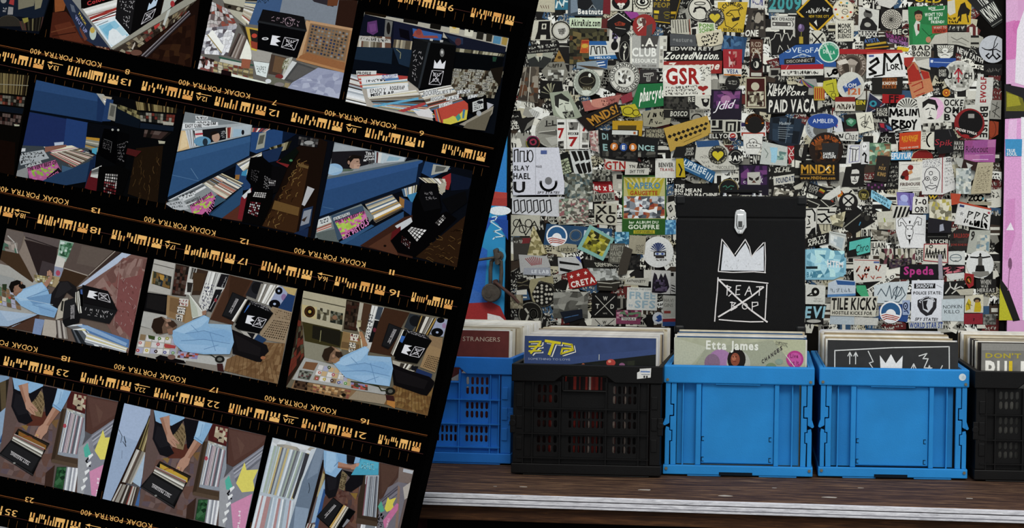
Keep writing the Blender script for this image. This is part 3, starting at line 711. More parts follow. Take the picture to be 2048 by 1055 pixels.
p.stripes([850,95,1215,-10,1200,170,960,240],15,['f2f2f0','e0dfda','18120f','fafafa','c8c6c0','f5f5f3','8a2a22'],9,False)
p.line([930,190,1195,90],5,'a0281e');p.line([950,215,1195,120],2,'2a2420')
p.poly([965,245,1190,165,1330,360,1145,490],'dfeef6');p.poly([1010,270,1180,210,1320,360,1150,470],'8cc8e2');p.poly([1050,300,1130,240,1180,300,1100,370],'6fb8d8');p.poly([1120,320,1160,290,1280,340,1300,370,1160,470,1110,430],'e6eef2');p.poly([1190,300,1240,260,1310,350,1260,370],'b8dcea');p.line([1000,262,1110,215],1.5,'7a8a92')
p.poly([1210,-50,1680,-50,1640,150,1330,360,1185,190],'0b0a0b');p.poly([1210,-50,1400,-50,1340,350,1190,190],'19181a');p.poly([1560,-50,1680,-50,1640,150,1560,200],'0a0808')
p.scrib([1230,0,1380,0,1350,150,1240,90],3,.9,'b8b4b6',4,3);p.scrib([1260,150,1340,160,1310,290,1270,250],3,.9,'c8c4c6',5,2)
crown(p,[1535,20,1640,-60,1600,60,1510,110],'bcd4ea');xbox(p,[1490,140,1600,90,1560,190,1450,250],.8)
p.poly([1690,-20,1830,-20,1740,90,1650,150],'b9bcb4');p.ell(1770,40,22,32,'a8262c');p.poly([1650,150,2020,-80,2020,0,1160,510,1140,490],'9a988a');p.poly([1160,510,2020,0,1960,60,1300,540],'4a4238')
p.mosaic([1180,510,1980,30,1900,150,1330,560],22,3,['5a4a3a','2a2018','8a7a5a','3a3028','6a2a22','9a9078'],6,.1,.3);p.poly([1580,270,1640,235,1640,260,1590,305],'b82a22');p.poly([1720,110,1755,90,1690,265,1670,250],'c2c6c0')
p.stripes([1450,570,1940,110,1960,150,1510,590],9,['3a3438','1a1618','6a6468','8a8488'],7,False);p.ell(1400,540,60,30,'6a4638');p.poly([1350,500,1385,430,1390,450,1365,510],'c2b8aa')
p.mosaic([980,470,1130,490,1120,520,1000,490],8,2,['7a4a3a','9a7a5a','4a2018'],8);done(p)
p=frame(0,'photograph of a black case on a wooden lattice crate above a bright shop',(380,0,5.024),[280,-240,1690,10,1500,995,80,695],'6e6a64')
p.poly([680,-50,950,-50,870,280,580,240],'3a5a86');p.poly([940,-50,1520,-50,1470,260,900,140],'7f8894');p.poly([1500,0,1690,0,1640,320,1460,250],'2e1a12');p.poly([1210,-20,1500,-10,1440,70,1250,20],'2f2a30');p.poly([1390,-30,1500,-20,1480,60,1380,60],'6a3a1e');p.scrib([690,-20,800,-10,780,40,680,30],2,1,'22303f',2,4)
p.poly([330,0,620,-20,560,260,420,140],'b8b4a0');p.poly([340,30,560,80,550,130,350,80],'3f382e');p.ell(490,90,22,18,'b0a890');p.ell(400,70,18,14,'15120f');p.stripes([560,0,680,0,590,250,520,180],16,SPN+['17130f'],3,False)
p.mosaic([190,0,400,100,480,260,170,300],8,6,['8a3a30','3a2a26','b9a8a8','d0d0d0','6a5a5a','9a4a3a','c9c2c0'],5,.1,.3);p.mosaic([170,280,480,250,380,560,110,540],9,8,['d8d8dc','eaeaf0','8a8a94','b8b8c0','5a525a','f4f4f6'],6,.05,.35)
p.poly([180,350,230,300,345,470,320,530],'fbfbf4');p.line([180,352,318,530],2,'a08a4a');p.stripes([490,330,580,380,500,600,380,560],9,['5a4a44','3a302c','7a6a60','a89c94'],2);p.poly([575,390,625,500,620,600,500,590],'f4f4e6');p.poly([290,565,640,650,640,665,300,590],'2f5a48');p.poly([310,590,600,650,600,690,300,620],'c9c9c0')
p.mosaic([110,560,250,600,240,730,80,690],7,5,['5a3a34','2a1a18','c8c0c0','8a4a44','e8e4e4'],7,.05,.3);p.mosaic([240,610,640,690,640,800,230,720],8,4,['b8a878','9a8a5a','6a5a3a','c9c2a8','7a3a2a'],8,.15,.2);p.poly([525,590,615,600,600,690,515,680],'a05a3e');p.poly([320,700,420,720,415,770,315,745],'1a0e10');p.poly([420,740,780,830,780,850,420,770],'e8efe0')
p.poly([610,480,830,530,800,630,630,610],'a8a49c');p.poly([640,615,800,635,770,780,670,750],'e2ecea');p.scrib([660,650,780,670,770,740,680,730],3,.8,'8a9490',3,5);p.poly([560,270,700,290,680,490,610,480],'c9a52e');p.poly([600,290,690,310,680,440,620,420],'2a2420');p.ell(650,360,28,22,'c23a24');p.stripes([490,230,560,270,610,470,570,380],5,['2a241e','4a4234'],4);p.poly([610,410,685,430,680,500,620,480],'9a3a22');p.poly([620,480,680,500,670,515,615,500],'d8c23a')
p.poly([820,545,970,580,900,760,790,740],'4a3a30');p.poly([860,560,970,590,920,740,830,720],'6e5238');p.poly([970,590,1040,570,960,760,920,800],'b8b8ac');p.mosaic([950,600,1010,590,970,700,920,690],5,6,['8a8a6a','c2c2b2','6a6a52'],9,0,.3);p.poly([1030,610,1080,630,960,800,910,810],'d5d8d8');p.poly([1080,625,1270,690,1030,830,950,800],'4a4a4a');p.poly([1090,650,1250,700,1050,810,980,790],'5c5a58');p.ell(900,770,40,26,'7a2a28')
p.poly([790,760,950,800,980,880,780,840],'6a6a5a');p.ell(790,815,30,22,'d8dce0');p.ell(900,850,50,22,'8a8280');p.poly([960,830,1010,840,990,890,950,870],'9a8a62');p.poly([1030,830,1290,680,1560,730,1500,990,980,890],'9aa0bc');p.poly([1150,800,1400,740,1550,800,1500,900,1200,900],'aab0cc');p.mosaic([1100,790,1540,720,1500,990,1010,880],9,6,['9aa0bc','a6acc6','8e94b2','b2b8d0'],11,0,.4)
p.poly([1180,205,1650,290,1560,720,1070,600],'a8794c');p.poly([1210,230,1610,310,1560,620,1160,540],'8a6a4a')
p.mosaic([1225,245,1600,330,1540,610,1165,520],11,9,['3a3a3c','6a6660','8a8a88','2a3a5a','4a4440'],12,.38);p.poly([1170,205,1215,225,1120,590,1070,590],'c29a6e');p.poly([1110,560,1180,530,1560,630,1560,720,1080,600],'9a6236');p.line([1215,222,1650,300],5,'c09468');p.line([1080,595,1560,722],5,'b8824e')
p.poly([735,95,1000,140,1150,170,1175,300,1080,585,680,495,690,215],'08080a');p.poly([735,100,1150,175,1170,310,700,215],'131214');p.line([690,218,1170,310],4,'25272a');p.scrib([820,160,1140,200,1130,285,810,210],2,.9,'b89aa8',6,8);p.ring(1000,220,40,45,.9,'b89aa8');crown(p,[925,370,905,465,810,450,830,355],'ececf2');p.ell(760,390,34,14,'d8d8dc');p.ell(760,390,18,7,'5a5a5c');xbox(p,[955,375,1095,400,1050,505,922,475],.9);done(p)
p=frame(0,'photograph of a black case standing on rows of records with divider cards',(680,0,4.0575),[200,92,1372,300,1250,1090,48,825],'0b0f16')
p.poly([200,100,1372,310,1350,420,190,160],'b2ad9e');
for q,c in(([205,90,390,110,370,145,200,115],'1a1208'),([520,115,650,130,630,200,515,180],'171412'),([740,165,830,180,815,245,730,230],'14120f'),([890,200,975,210,965,275,890,265],'d8cba0'),([1015,230,1085,245,1075,300,1010,290],'d8d4c0'),([1115,250,1170,260,1160,325,1105,315],'22201c'),([1190,270,1240,280,1230,340,1185,335],'2c2820'),([1250,290,1310,300,1300,360,1240,350],'4a86a8'),([1320,300,1365,310,1350,370,1310,360],'a88a3a')):p.poly(q,c)
p.ell(785,182,14,12,'e0dcd0');p.ell(930,220,18,14,'d8b03a');p.ell(1050,250,8,12,'22201a')
p.poly([200,115,440,170,430,380,130,380],'0e1220');p.poly([440,170,840,260,830,330,590,310,580,420,430,380],'15182e');p.poly([225,180,300,165,310,260,270,285,220,260],'5a3068');p.poly([235,200,290,190,295,250,250,265],'6e3c7a');p.poly([370,160,430,175,410,320,360,290],'6a6a66');p.ell(395,230,16,50,'1c1a18');p.poly([480,230,560,250,570,330,490,300],'0a0810');p.poly([590,230,830,280,820,330,600,310],'2a5aa0');p.poly([610,250,660,240,680,290,790,290,800,310,640,310,590,290],'9a4438');p.ell(640,260,22,26,'8a3a34');p.poly([840,260,1350,380,1340,430,930,400],'161a2a');p.poly([850,280,1000,310,1000,360,950,360],'22304a');p.ell(960,340,25,30,'4a2a30')
p.stripes([150,290,415,300,415,390,140,380],16,['8a8270','a89c88','5a5040','6a4a3a','c9c4b8'],3);p.poly([160,290,410,320,415,350,150,330],'b9b6ae');p.scrib([165,295,400,315,400,345,160,330],1,1,'3a3a3a',7,9);p.stripes([440,320,590,335,580,405,430,385],10,['8a8270','b0a488','5a5040','c9c4b8'],4)
p.poly([130,380,430,390,420,520,110,480],'17283a');p.poly([430,385,585,405,570,550,480,520],'1a2c40');p.line([460,400,495,430,490,475],1.5,'8a8a6a');p.poly([110,480,420,520,560,560,560,620,100,560],'0a0f18')
p.stripes([945,390,1340,440,1330,460,940,420],30,['8a8468','5a5540','b0aa90','3a362a'],5);p.poly([940,430,1330,470,1310,580,920,560],'07090c');p.poly([1240,460,1275,465,1265,500,1240,500],'1f4030')
# far right rows
for i in range(9):
    y=560+i*24;p.stripes([910-i*14,y,1330-i*9,y+20,1325-i*9,y+46,900-i*14,y+24],26,['6a6450','3a3428','8a8470','2a241c','9a9684','4a3a2a'],20+i)
    R=random.Random(40+i)
    for j in range(4):x=930-i*14+j*100+R.uniform(-20,20);p.poly([x,y-4+j*5,x+58,y+j*5+2,x+56,y+20+j*5,x-2,y+14+j*5],'b2b0a4');p.scrib([x+3,y+j*5,x+55,y+3+j*5,x+53,y+17+j*5,x+2,y+12+j*5],1,.8,'2a2826',i*5+j,6)
p.ell(1230,600,24,24,'8a8a80');p.poly([1220,560,1330,540,1300,700,1250,640],'1c1610')
# left rows
p.poly([60,600,600,640,760,980,48,830],'b2aa9e');p.stripes([90,600,150,620,220,860,50,820],18,WHT+['6a4a44','2a2420'],6,False);p.poly([140,580,560,620,560,660,150,650],'b23a34');p.poly([135,575,300,575,298,605,140,610],'d8d8d4');p.qtext('PROFILE',[145,582,255,586,255,608,145,606],'1f1c1c');p.stripes([150,620,350,610,340,720,170,710],9,['c24438','e8e8e4','9abfd0','d8d2c0','b8302a'],7,False)
p.poly([175,630,470,600,480,660,180,680],'e4e6e8');p.qtext('CRAZY QUALITY',[345,608,470,606,440,640,340,645],'3a4aa0');p.scrib([210,645,440,625,440,660,215,675],1,1.3,'22222a',8,9);p.poly([370,640,480,630,480,660,370,665],'4a7ab0');p.stripes([180,680,550,640,560,700,190,720],6,['8ab0c4','d8dadc','b89a4a','5a3a34','e6e6e2'],9,False)
p.poly([220,720,550,680,560,735,230,790],'e9eaea');p.qtext('ENJOY',[248,722,378,712,376,745,248,752],'17171c',0);p.qtext('ROGUE RAP',[410,702,528,695,526,725,408,732],'17171c',1);p.qtext('MISC RAP',[252,760,440,738,440,765,254,785],'17171c',1)
p.stripes([230,790,620,730,790,960,300,870],26,SPN+['4aa0c8','c8403a','2a1f1c','d8c060'],10,False);p.poly([260,860,640,790,640,810,290,870],'5aaad0');p.poly([470,900,690,830,700,850,520,910],'b23a3a');p.poly([600,900,740,880,760,960,640,940],'e0dcdc')
# centre rows
p.stripes([640,740,900,690,1010,820,740,900],18,SPN,11,False)
for q,t in(([680,740,800,722,800,760,680,782],'ROCKERS'),([780,745,910,722,910,752,780,772],'GUEST'),([735,795,850,772,850,802,735,822],'REGGAE'),([865,790,970,770,970,802,865,822],'ZAZU'),([805,850,915,820,915,860,805,885],'LIVE CUTS'),([950,735,1060,725,1055,755,950,765],'FUNK'),([1040,780,1120,760,1115,790,1040,805],'JAZZ')):
    p.poly(q,'e0e2e2');p.qtext(t,q,'2a2a30',0)
p.poly([770,890,1010,815,1050,850,1030,960,830,1000,780,970],'c2402c');p.stripes([765,890,800,880,835,1000,780,980],5,['c2402c','8a2a20','d88a3a','4a78a0'],3);p.poly([840,970,880,960,920,940,950,950,1000,900,1040,890,1030,970,900,1010,840,1000],'d8c832');p.poly([940,950,970,920,985,960,960,985],'3a9a8a');p.poly([1000,890,1020,885,1010,960,995,960],'3a7aa0')
p.poly([1040,830,1190,770,1195,880,1100,940,1045,900],'0c0a0a');p.poly([1078,830,1165,800,1168,880,1080,910],'c9cbc8');p.ell(1140,830,26,13,'15151a');p.scrib([1085,835,1160,810,1160,870,1088,900],4,.9,'3a3a3e',5,5);p.poly([1010,990,1250,860,1240,920,1140,1055,970,1010],'9a9282');p.poly([1030,1000,1240,890,1180,1060,1000,1040],'6a6250');p.ell(1130,920,20,22,'a8acb0');p.poly([1195,830,1250,850,1200,890],'b8b8c0')
p.poly([605,315,735,345,945,370,905,690,640,720,550,650],'0a0a0b');p.poly([605,320,735,345,640,720,550,650],'141517');p.poly([605,315,860,335,945,370,735,348],'1d1f21');p.poly([720,345,740,347,650,720,635,715],'2a2f34');p.poly([735,315,760,318,755,335,732,332],'b8b8b4');p.poly([815,325,842,328,838,345,815,345],'b8b8b4');p.ell(832,430,18,34,'6a6a68');p.ell(832,425,9,14,'c9c9c6');crown(p,[772,480,864,485,850,560,762,555]);xbox(p,[750,572,845,578,820,690,725,685],.9);p.scrib([600,400,670,410,640,690,590,640],7,.9,'a8a4a6',6,2);done(p)
# --- strip two
p=frame(1,'dim photograph of a shelf of record spines cut by the picture edge',(0,120,3.516),[-800,-100,212,108,100,812,-800,600],'090705')
p.stripes([0,90,205,110,185,250,0,230],26,['6a5a34','4a3c22','2a2012','7a6a40','1a140c'],3);p.line([0,170,200,180],1.5,'8a8470');p.mosaic([0,245,180,260,170,330,0,310],9,3,['4a2018','2a2a24','6a6458','1a1410','7a3a28'],4,.1);p.poly([0,320,170,340,160,380,0,360],'0c141e');p.mosaic([0,370,155,390,140,470,0,450],8,3,['3a2420','1a1616','5a4a44','0c0a0a'],5,.1);p.poly([100,450,140,455,138,465,105,465],'a8a890');p.poly([0,560,110,580,100,810,0,790],'140905');done(p)
p=frame(1,'dark photograph of blue record bins and a pink and green record at lower left',(0,120,3.516),[258,140,1290,350,1168,1010,118,815],'07080a')
p.poly([258,140,740,250,720,435,215,350],'1c3c66');p.poly([258,140,740,250,735,300,240,210],'234878');p.poly([690,250,750,262,720,438,680,425],'16305a');p.poly([215,350,720,435,720,445,212,370],'0a1626');p.poly([210,365,620,440,600,640,160,600],'142c58');p.poly([210,370,470,415,450,600,165,600],'182a5c');p.poly([470,410,625,440,600,645,450,600],'1a3a72');p.line([212,360,720,440],2,'060a12')
p.poly([680,235,730,240,780,300,740,320],'a8a8a0');p.stripes([720,250,790,262,770,320,735,300],6,SPN,2,False);p.poly([750,270,800,280,780,430,720,430],'1c3a68');p.poly([775,300,825,315,810,430,758,415],'8a887c');p.poly([785,315,815,325,800,400,770,390],'5a5a52');p.poly([820,330,990,420,980,480,810,440],'0c141e');p.mosaic([830,310,1000,370,990,420,830,340],10,2,['6a6440','3a3420','8a8050','1f1c12'],3)
p.stripes([950,290,1250,340,1245,375,960,350],30,['6a5a34','3a3018','8a7a4c','1a140c'],4);p.mosaic([985,365,1235,385,1225,455,990,430],12,3,['3a3a30','6a2a20','1a1a18','8a8678'],5,.1);p.poly([1145,430,1225,440,1220,460,1150,455],'a8a496');p.poly([990,440,1225,470,1220,500,985,480],'101a28');p.mosaic([1020,490,1210,510,1150,560,1010,540],8,2,['3a2a26','5a4a44','15110f'],6);p.poly([1115,565,1165,572,1160,588,1120,588],'b0ac94');p.poly([960,620,1150,600,1110,1010,900,940],'1f140a')
R=random.Random(5)
for i in range(26):x=R.uniform(930,1120);y=R.uniform(640,960);p.line([x,y,x+R.uniform(-10,10),y+25,x+R.uniform(-20,5),y+50],1,R.choice(['4a3418','2e1e0e','5a4220']))
p.poly([620,440,830,470,810,700,600,640],'0a0c12');p.stripes([610,540,705,550,690,650,600,620],9,['8a8878','c2beb0','3a3428','b8860b','5a5a52'],7,False);p.poly([650,620,690,615,680,665,650,650],'3aa0c0');p.poly([600,640,680,670,670,760,590,700],'14284a')
p.poly([735,480,840,500,830,740,690,660],'030304');p.poly([830,500,910,520,880,750,820,740],'050506');p.line([735,555,790,575,780,650],.9,'5a5a5a');p.scrib([730,560,785,575,775,640,725,620],4,.7,'6a6668',7,4);p.scrib([830,590,890,570,870,720,830,700],6,.8,'7a7678',8,3);p.ell(795,490,8,8,'a8a8a0');p.ell(835,492,8,8,'a8a8a0')
p.poly([160,600,620,620,660,700,320,850,118,815],'3a4248');p.stripes([310,610,510,600,670,670,520,760,350,680][:8],24,SPN+['a8506a','b8a878'],8,False);p.stripes([345,660,520,630,670,665,525,755],22,['b8b0a0','d8d2c2','7a6a5a','4a3a30','c9c2b0','a84a4a'],9);p.poly([320,610,470,595,470,610,320,650],'8a5a4a');p.poly([385,580,452,575,450,595,388,602],'b8c4d8')
p.poly([130,660,310,630,350,690,150,740],'a8aeb2');p.scrib([140,650,320,640,330,680,150,700],2,1.2,'2a2c30',10,9);p.poly([118,780,200,750,200,830,120,815],'8a8c8c');p.scrib([140,700,250,680,250,720,150,735],1,1.2,'2a2c30',11,6);p.poly([180,740,290,705,300,725,190,760],'b0b4b6');p.scrib([185,735,290,708,295,725,190,755],1,1.1,'1f1f22',12,7);p.poly([155,620,185,620,182,642,150,645],'c9ccd0')
p.poly([195,760,395,700,440,790,320,850,210,830],'b0538a');p.mosaic([205,780,400,730,430,780,240,850],12,5,['b0538a','8ab03a','c060a0','9ac040','b85a94'],13,0,.3);p.qtext('THE VERY BEST OF',[195,755,400,705,404,730,200,782],'1f1a1c',1);p.poly([330,830,415,755,440,785,360,850],'15101a');p.qtext('PISTOL',[345,825,415,775,430,795,360,845],'c05a90')
p.poly([400,800,670,700,640,850,470,880,300,850],'1e3a5c');p.poly([440,790,520,760,440,740],'3a5a78');p.poly([640,700,670,695,640,870,600,900],'0f2240')
p.poly([640,780,720,740,690,930,600,900],'5a1018');p.stripes([650,770,720,740,690,830,640,820],6,['c9c9c4','5a5a58','8a8a86'],3,False);p.poly([700,750,850,740,920,780,850,990,680,940],'060606');p.mosaic([745,795,835,800,825,890,735,870],6,4,['b8b4b0','8a8684','d8d4d0'],4,.35);p.mosaic([735,850,830,860,815,960,730,930],6,4,['7a1a22','4a0e14','9a8a88'],5,.35);p.poly([900,620,1000,640,960,680,890,660],'4a1414');done(p)
p=frame(1,'photograph of a blue record bin with a pink and green record and black milk crates',(320,190,3.517),[178,118,1225,325,1090,1010,42,788],'0a0d14')
p.poly([170,110,650,210,640,285,120,400],'a8b0b4');p.poly([178,118,560,200,420,210,165,190],'7a8286');p.poly([160,200,410,190,410,215,160,240],'dde0e2');p.qtext('EASY CUBE',[180,205,295,198,295,225,180,230],'1f2024',1);p.scrib([300,190,400,185,400,215,300,220],1,1.2,'2a2c30',3,7);p.poly([250,145,340,150,335,172,255,172],'d8dcde');p.scrib([260,148,330,152,330,170,260,170],1,1.1,'22262a',4,6);p.poly([250,180,360,178,362,200,250,205],'e0e4e6');p.scrib([255,182,360,180,360,198,255,202],1,1.2,'1f2226',5,7)
p.poly([150,250,200,250,210,375,125,400],'d8b884');p.poly([160,260,190,262,195,360,140,385],'e6cc9c');p.stripes([180,250,250,240,250,360,210,372],9,WHT+['8a8a8a'],4);p.poly([235,250,470,225,465,310,255,355],'17171b');p.poly([245,250,300,245,305,300,250,305],'d6d4d6');p.poly([248,270,302,265,303,278,250,283],'b82a3a');p.ell(300,325,60,35,'5a94b8');p.ell(320,330,18,26,'22303c');p.ell(395,295,28,36,'b8937c');p.ell(385,275,30,22,'1c1512',14,150,340);p.scrib([430,250,465,248,460,300,430,300],4,.9,'c9c9cc',5,3)
p.stripes([465,230,510,225,500,300,470,305],6,['b8302a','e4e0d8','7a2a22','d8d0c0'],6);p.poly([510,225,645,205,635,275,505,300],'b0bcc4');p.poly([520,240,580,240,570,290,515,295],'9ab8cc');p.ell(585,262,10,18,'14141a')
p.poly([120,405,640,285,630,430,50,720],'27517f');p.poly([120,405,640,285,638,330,110,470],'2d5a8a');p.line([120,402,642,282],2,'1a2a38');p.line([80,560,300,610],1,'4a74a0');p.line([220,515,270,590],1,'5a84ac');p.poly([50,720,630,425,640,445,60,745],'0c1624')
p.poly([645,260,900,230,870,340,680,410,635,395],'1c4478');p.poly([700,270,750,258,735,370,675,385],'9a9c90');p.poly([705,285,740,278,725,340,690,350],'54564c');p.stripes([650,230,780,238,740,260,645,260],12,['b8302a','e4e0d8','2a2420','9a8a7a','5a3a4a'],7);p.poly([870,220,1000,250,860,340],'0a1830');p.stripes([770,370,930,320,900,380,800,415],14,['8a8260','4a4428','a89c78','22200f'],8);p.poly([720,400,870,360,830,460,740,480],'162c50')
p.poly([960,370,1100,290,1180,330,1060,1000,720,920],'1a0f09');p.poly([990,470,1050,490,960,970,720,920,850,700],'3a220f')
R=random.Random(9)
for i in range(46):
    t=R.random();y=480+460*t;x=1000-190*t+R.uniform(-70,60)*(.5+t);p.line([x,y,x+R.uniform(-10,14),y-18,x+R.uniform(10,28),y-30],1.2,R.choice(['7a5a28','5e4018','8a6a34','24140a']))
p.poly([810,740,985,790,975,850,790,800],'6a4c22');p.poly([980,480,1050,500,1045,520,975,500],'6a5028')
p.mosaic([980,290,1120,310,1110,370,970,350],7,3,['3a3a3a','8a8a88','17171a','5a5654'],7,.1);p.ell(1050,335,34,14,'9a9a98');p.poly([1040,640,1090,660,1020,780,1000,770],'b8b8bc');p.poly([1010,800,1080,780,1060,920,980,960],'1c3050');p.poly([1015,815,1070,800,1050,900,990,920],'8a8f9a');p.poly([945,970,1050,930,1040,1000],'16284a');p.poly([995,880,1040,850,1020,890],'3a2a22')
p.poly([540,490,640,430,640,660,590,670,530,560],'1d3f6c');p.stripes([540,480,720,400,720,440,620,570,545,540][:8],16,SPN,9,False);p.poly([580,540,620,520,610,570,575,565],'2a8ab8');p.poly([535,560,565,560,560,595,530,590],'9a6a2a')
p.poly([300,620,440,550,590,620,470,730],'6a6254');p.stripes([305,625,440,550,590,620,470,725],26,SPN+['e4ddc8','5a3a30'],10,True);p.stripes([340,660,480,590,580,640,460,730],22,['d8d0bc','a89a84','6a5040','e4e0d4','b85a4a','4a6a8a'],11)
p.poly([45,760,310,620,410,700,230,830],'8a9092');p.stripes([60,740,300,620,330,650,170,740],7,['c9cdd0','5a6064','8a9094','e0e2e4'],3,False);p.poly([130,720,240,680,250,710,160,750],'d4d8da');p.scrib([135,705,250,670,255,700,150,740],2,1.2,'222428',6,7);p.poly([45,765,160,730,210,800,120,815],'b8bcc0');p.scrib([60,760,150,740,170,790,90,800],2,1,'5a6064',8,6);p.qtext('SEX PISTOLS',[190,755,285,710,290,730,195,775],'1a1a1e',1);p.line([185,775,290,735],2,'d8dadc')
p.poly([215,780,365,680,415,760,300,840,230,830],'c85a9a');p.mosaic([220,790,370,695,405,760,245,835],11,6,['c85a9a','a8c83a','d068a8','b4d04a','b84a8a'],14,0,.3);p.qtext('THE VERY BEST OF',[214,775,362,680,372,700,222,795],'1c1818',1);p.poly([310,835,395,720,418,755,350,845],'0c0a0e');p.qtext('PISTOLS',[322,815,395,722,412,748,345,838],'d870b0',1)
p.poly([345,840,590,640,580,760,440,865],'234a70');p.poly([380,790,470,735,400,700],'3a5a70');p.line([350,845,590,640],1.5,'14304c');p.poly([440,865,590,755,590,890],'5a2c1e');p.poly([575,720,650,650,640,720,590,880,550,870],'7a1420');p.poly([580,710,640,655,645,680,600,730],'d4d6d8')
p.poly([640,440,720,430,800,500,790,640,690,690,610,590],'060607');p.scrib([650,520,690,530,680,620,640,590],5,.7,'5a5658',9,3);p.scrib([740,560,790,590,760,680,730,650],5,.8,'9a9698',10,3)
p.poly([820,470,850,450,920,480,900,510],'7a1a1c');p.poly([790,500,900,510,830,680,780,700],'0b0a0c');p.poly([830,470,960,370,980,400,920,490],'0a100c');p.ell(925,460,12,8,'4a8a5a')
p.poly([620,690,800,660,790,760,720,920,580,890],'070606');p.mosaic([670,680,755,685,745,725,655,715],6,3,['d4d0cc','a8a4a2'],5,.3);p.mosaic([640,745,715,755,690,860,620,830],6,6,['9a8a8a','8a2030','5a1018','c9c4c4'],6,.35);p.mosaic([770,590,820,600,815,640,770,640],4,3,['b8b4b4','5a5658'],7,.3);done(p)
p=frame(1,'photograph of a blue bin with a portrait record above a pink and green record',(620,240,3.403),[168,150,1110,345,1000,1003,35,803],'0a0d14')
p.poly([168,150,660,255,640,290,120,395],'8a9298');p.poly([150,215,440,205,440,290,140,370],'1c1a1e');p.poly([170,160,400,200,160,215],'a0a8ae');p.ell(165,335,60,40,'8ab4d8');p.poly([130,300,230,340,130,370],'9cc0dc');p.ell(298,285,42,46,'b08a74');p.poly([300,300,345,300,335,330,300,330],'c29c84');p.poly([250,270,290,235,350,245,355,262,300,262,275,290,270,320,255,300],'17120f');p.ell(265,288,8,14,'a07a66');p.poly([230,330,300,335,290,345,220,350],'5a6a5a');p.line([318,283,330,280],1.4,'3a2a22');p.line([322,312,338,310],1.2,'8a5a50');p.line([335,290,345,302],1,'8a6a5a')
p.qtext('This is',[380,215,438,215,438,235,380,238],'d8d8d8',1);p.qtext('Johnny',[372,238,438,236,438,255,372,258],'d8d8d8',1);p.qtext('Cash',[385,258,438,255,438,270,385,273],'d8d8d8',1);p.rect(365,268,385,280,'d0d0d0');p.scrib([400,275,438,272,438,300,400,305],4,.6,'8a8a8a',4,5);p.stripes([445,215,520,230,500,295,445,290],7,['8a2a2a','d8d8d4','5a2a2a','b8c8d0'],3);p.poly([515,230,650,255,640,280,500,292],'b8c4cc');p.poly([540,245,620,255,600,275,520,280],'8ab0c4')
p.poly([118,400,770,265,740,420,65,660],'234a7a');p.poly([118,400,770,265,765,310,105,480],'28538a');p.poly([120,385,770,258,772,270,118,402],'5a6a74');p.poly([65,655,740,415,745,440,62,680],'0c1626');p.poly([740,300,780,280,740,430,720,430],'0c1a30');p.line([90,590,160,605],1,'3f6a94')
p.poly([785,280,880,300,960,330,830,395,760,360],'1d4474');p.poly([840,300,955,315,935,350,825,375],'a8a89e');p.poly([860,310,930,320,910,345,850,355],'5a5c58');p.poly([960,360,900,390,920,470,945,475,960,420],'9a1a1e');p.poly([960,360,1110,400,1080,470,960,480],'10182c')
p.stripes([740,390,920,400,930,440,900,510][:8],16,SPN,5);p.stripes([625,470,730,440,720,520,640,520],14,SPN,6);p.poly([660,510,730,490,720,560,690,560],'2a80b0');p.poly([890,430,930,420,920,490,880,500],'b0aa98');p.poly([620,520,700,560,690,650,620,600],'1a3c6c');p.poly([610,520,645,540,640,600,610,580],'9a6a2c')
p.poly([380,570,560,505,640,600,450,700],'7a6e5c');p.stripes([375,570,555,505,640,600,450,695],20,SPN+['c89a3a','e4ddc8'],7,False);p.stripes([375,570,410,620,450,695,440,690],5,['8a8070','3a3028'],3)
p.poly([40,690,350,570,440,660,380,720,35,803],'7a8484');p.poly([50,680,130,650,150,690,50,740],'d0d4d4');p.scrib([70,680,130,660,130,690,70,710],2,1,'3a3e42',4,5);p.stripes([45,730,145,690,150,730,50,765],6,['c9c4b8','b84a3a','d8d4c8','7a7468'],5,False);p.poly([38,770,170,740,200,830,60,810],'5c6664');p.poly([145,650,360,580,400,700,190,820],'3a5068')
p.poly([160,665,270,625,275,645,165,685],'d8dcdc');p.qtext('SEX PISTOLS',[165,668,268,628,272,645,168,684],'1a1a1e',1);p.poly([172,690,372,615,412,720,230,812],'cc5c9c');p.mosaic([175,700,375,625,408,720,232,808],12,8,['cc5c9c','a8c83a','d470ac','b8d44e','b84a8a'],15,0,.35);p.qtext('THE VERY BEST OF',[172,685,370,615,376,635,178,706],'1a1616',1);p.poly([215,808,395,660,412,720,232,815],'0b090c');p.qtext('SEX',[218,795,275,765,285,785,225,812],'d878b4',1);p.qtext('PISTOLS',[282,752,392,665,405,705,300,785],'dc80bc',1)
p.poly([230,840,640,620,640,680,350,860],'234a74');p.poly([200,830,420,710,440,720,230,845],'2c5680');p.poly([340,855,640,660,720,640,700,940],'3c2016');p.poly([400,860,560,760,600,920],'54301f');p.ell(512,855,10,8,'160c08')
p.poly([720,930,1060,650,1110,640,1010,1003],'2c1a0c')
R=random.Random(3)
for i in range(40):x=R.uniform(780,1040);y=R.uniform(740,960);p.line([x,y,x+R.uniform(10,30),y+R.uniform(-16,16),x+R.uniform(30,50),y+R.uniform(-10,30)],1.1,R.choice(['5a3f1c','6e5024','1c0f06','4a3214']))
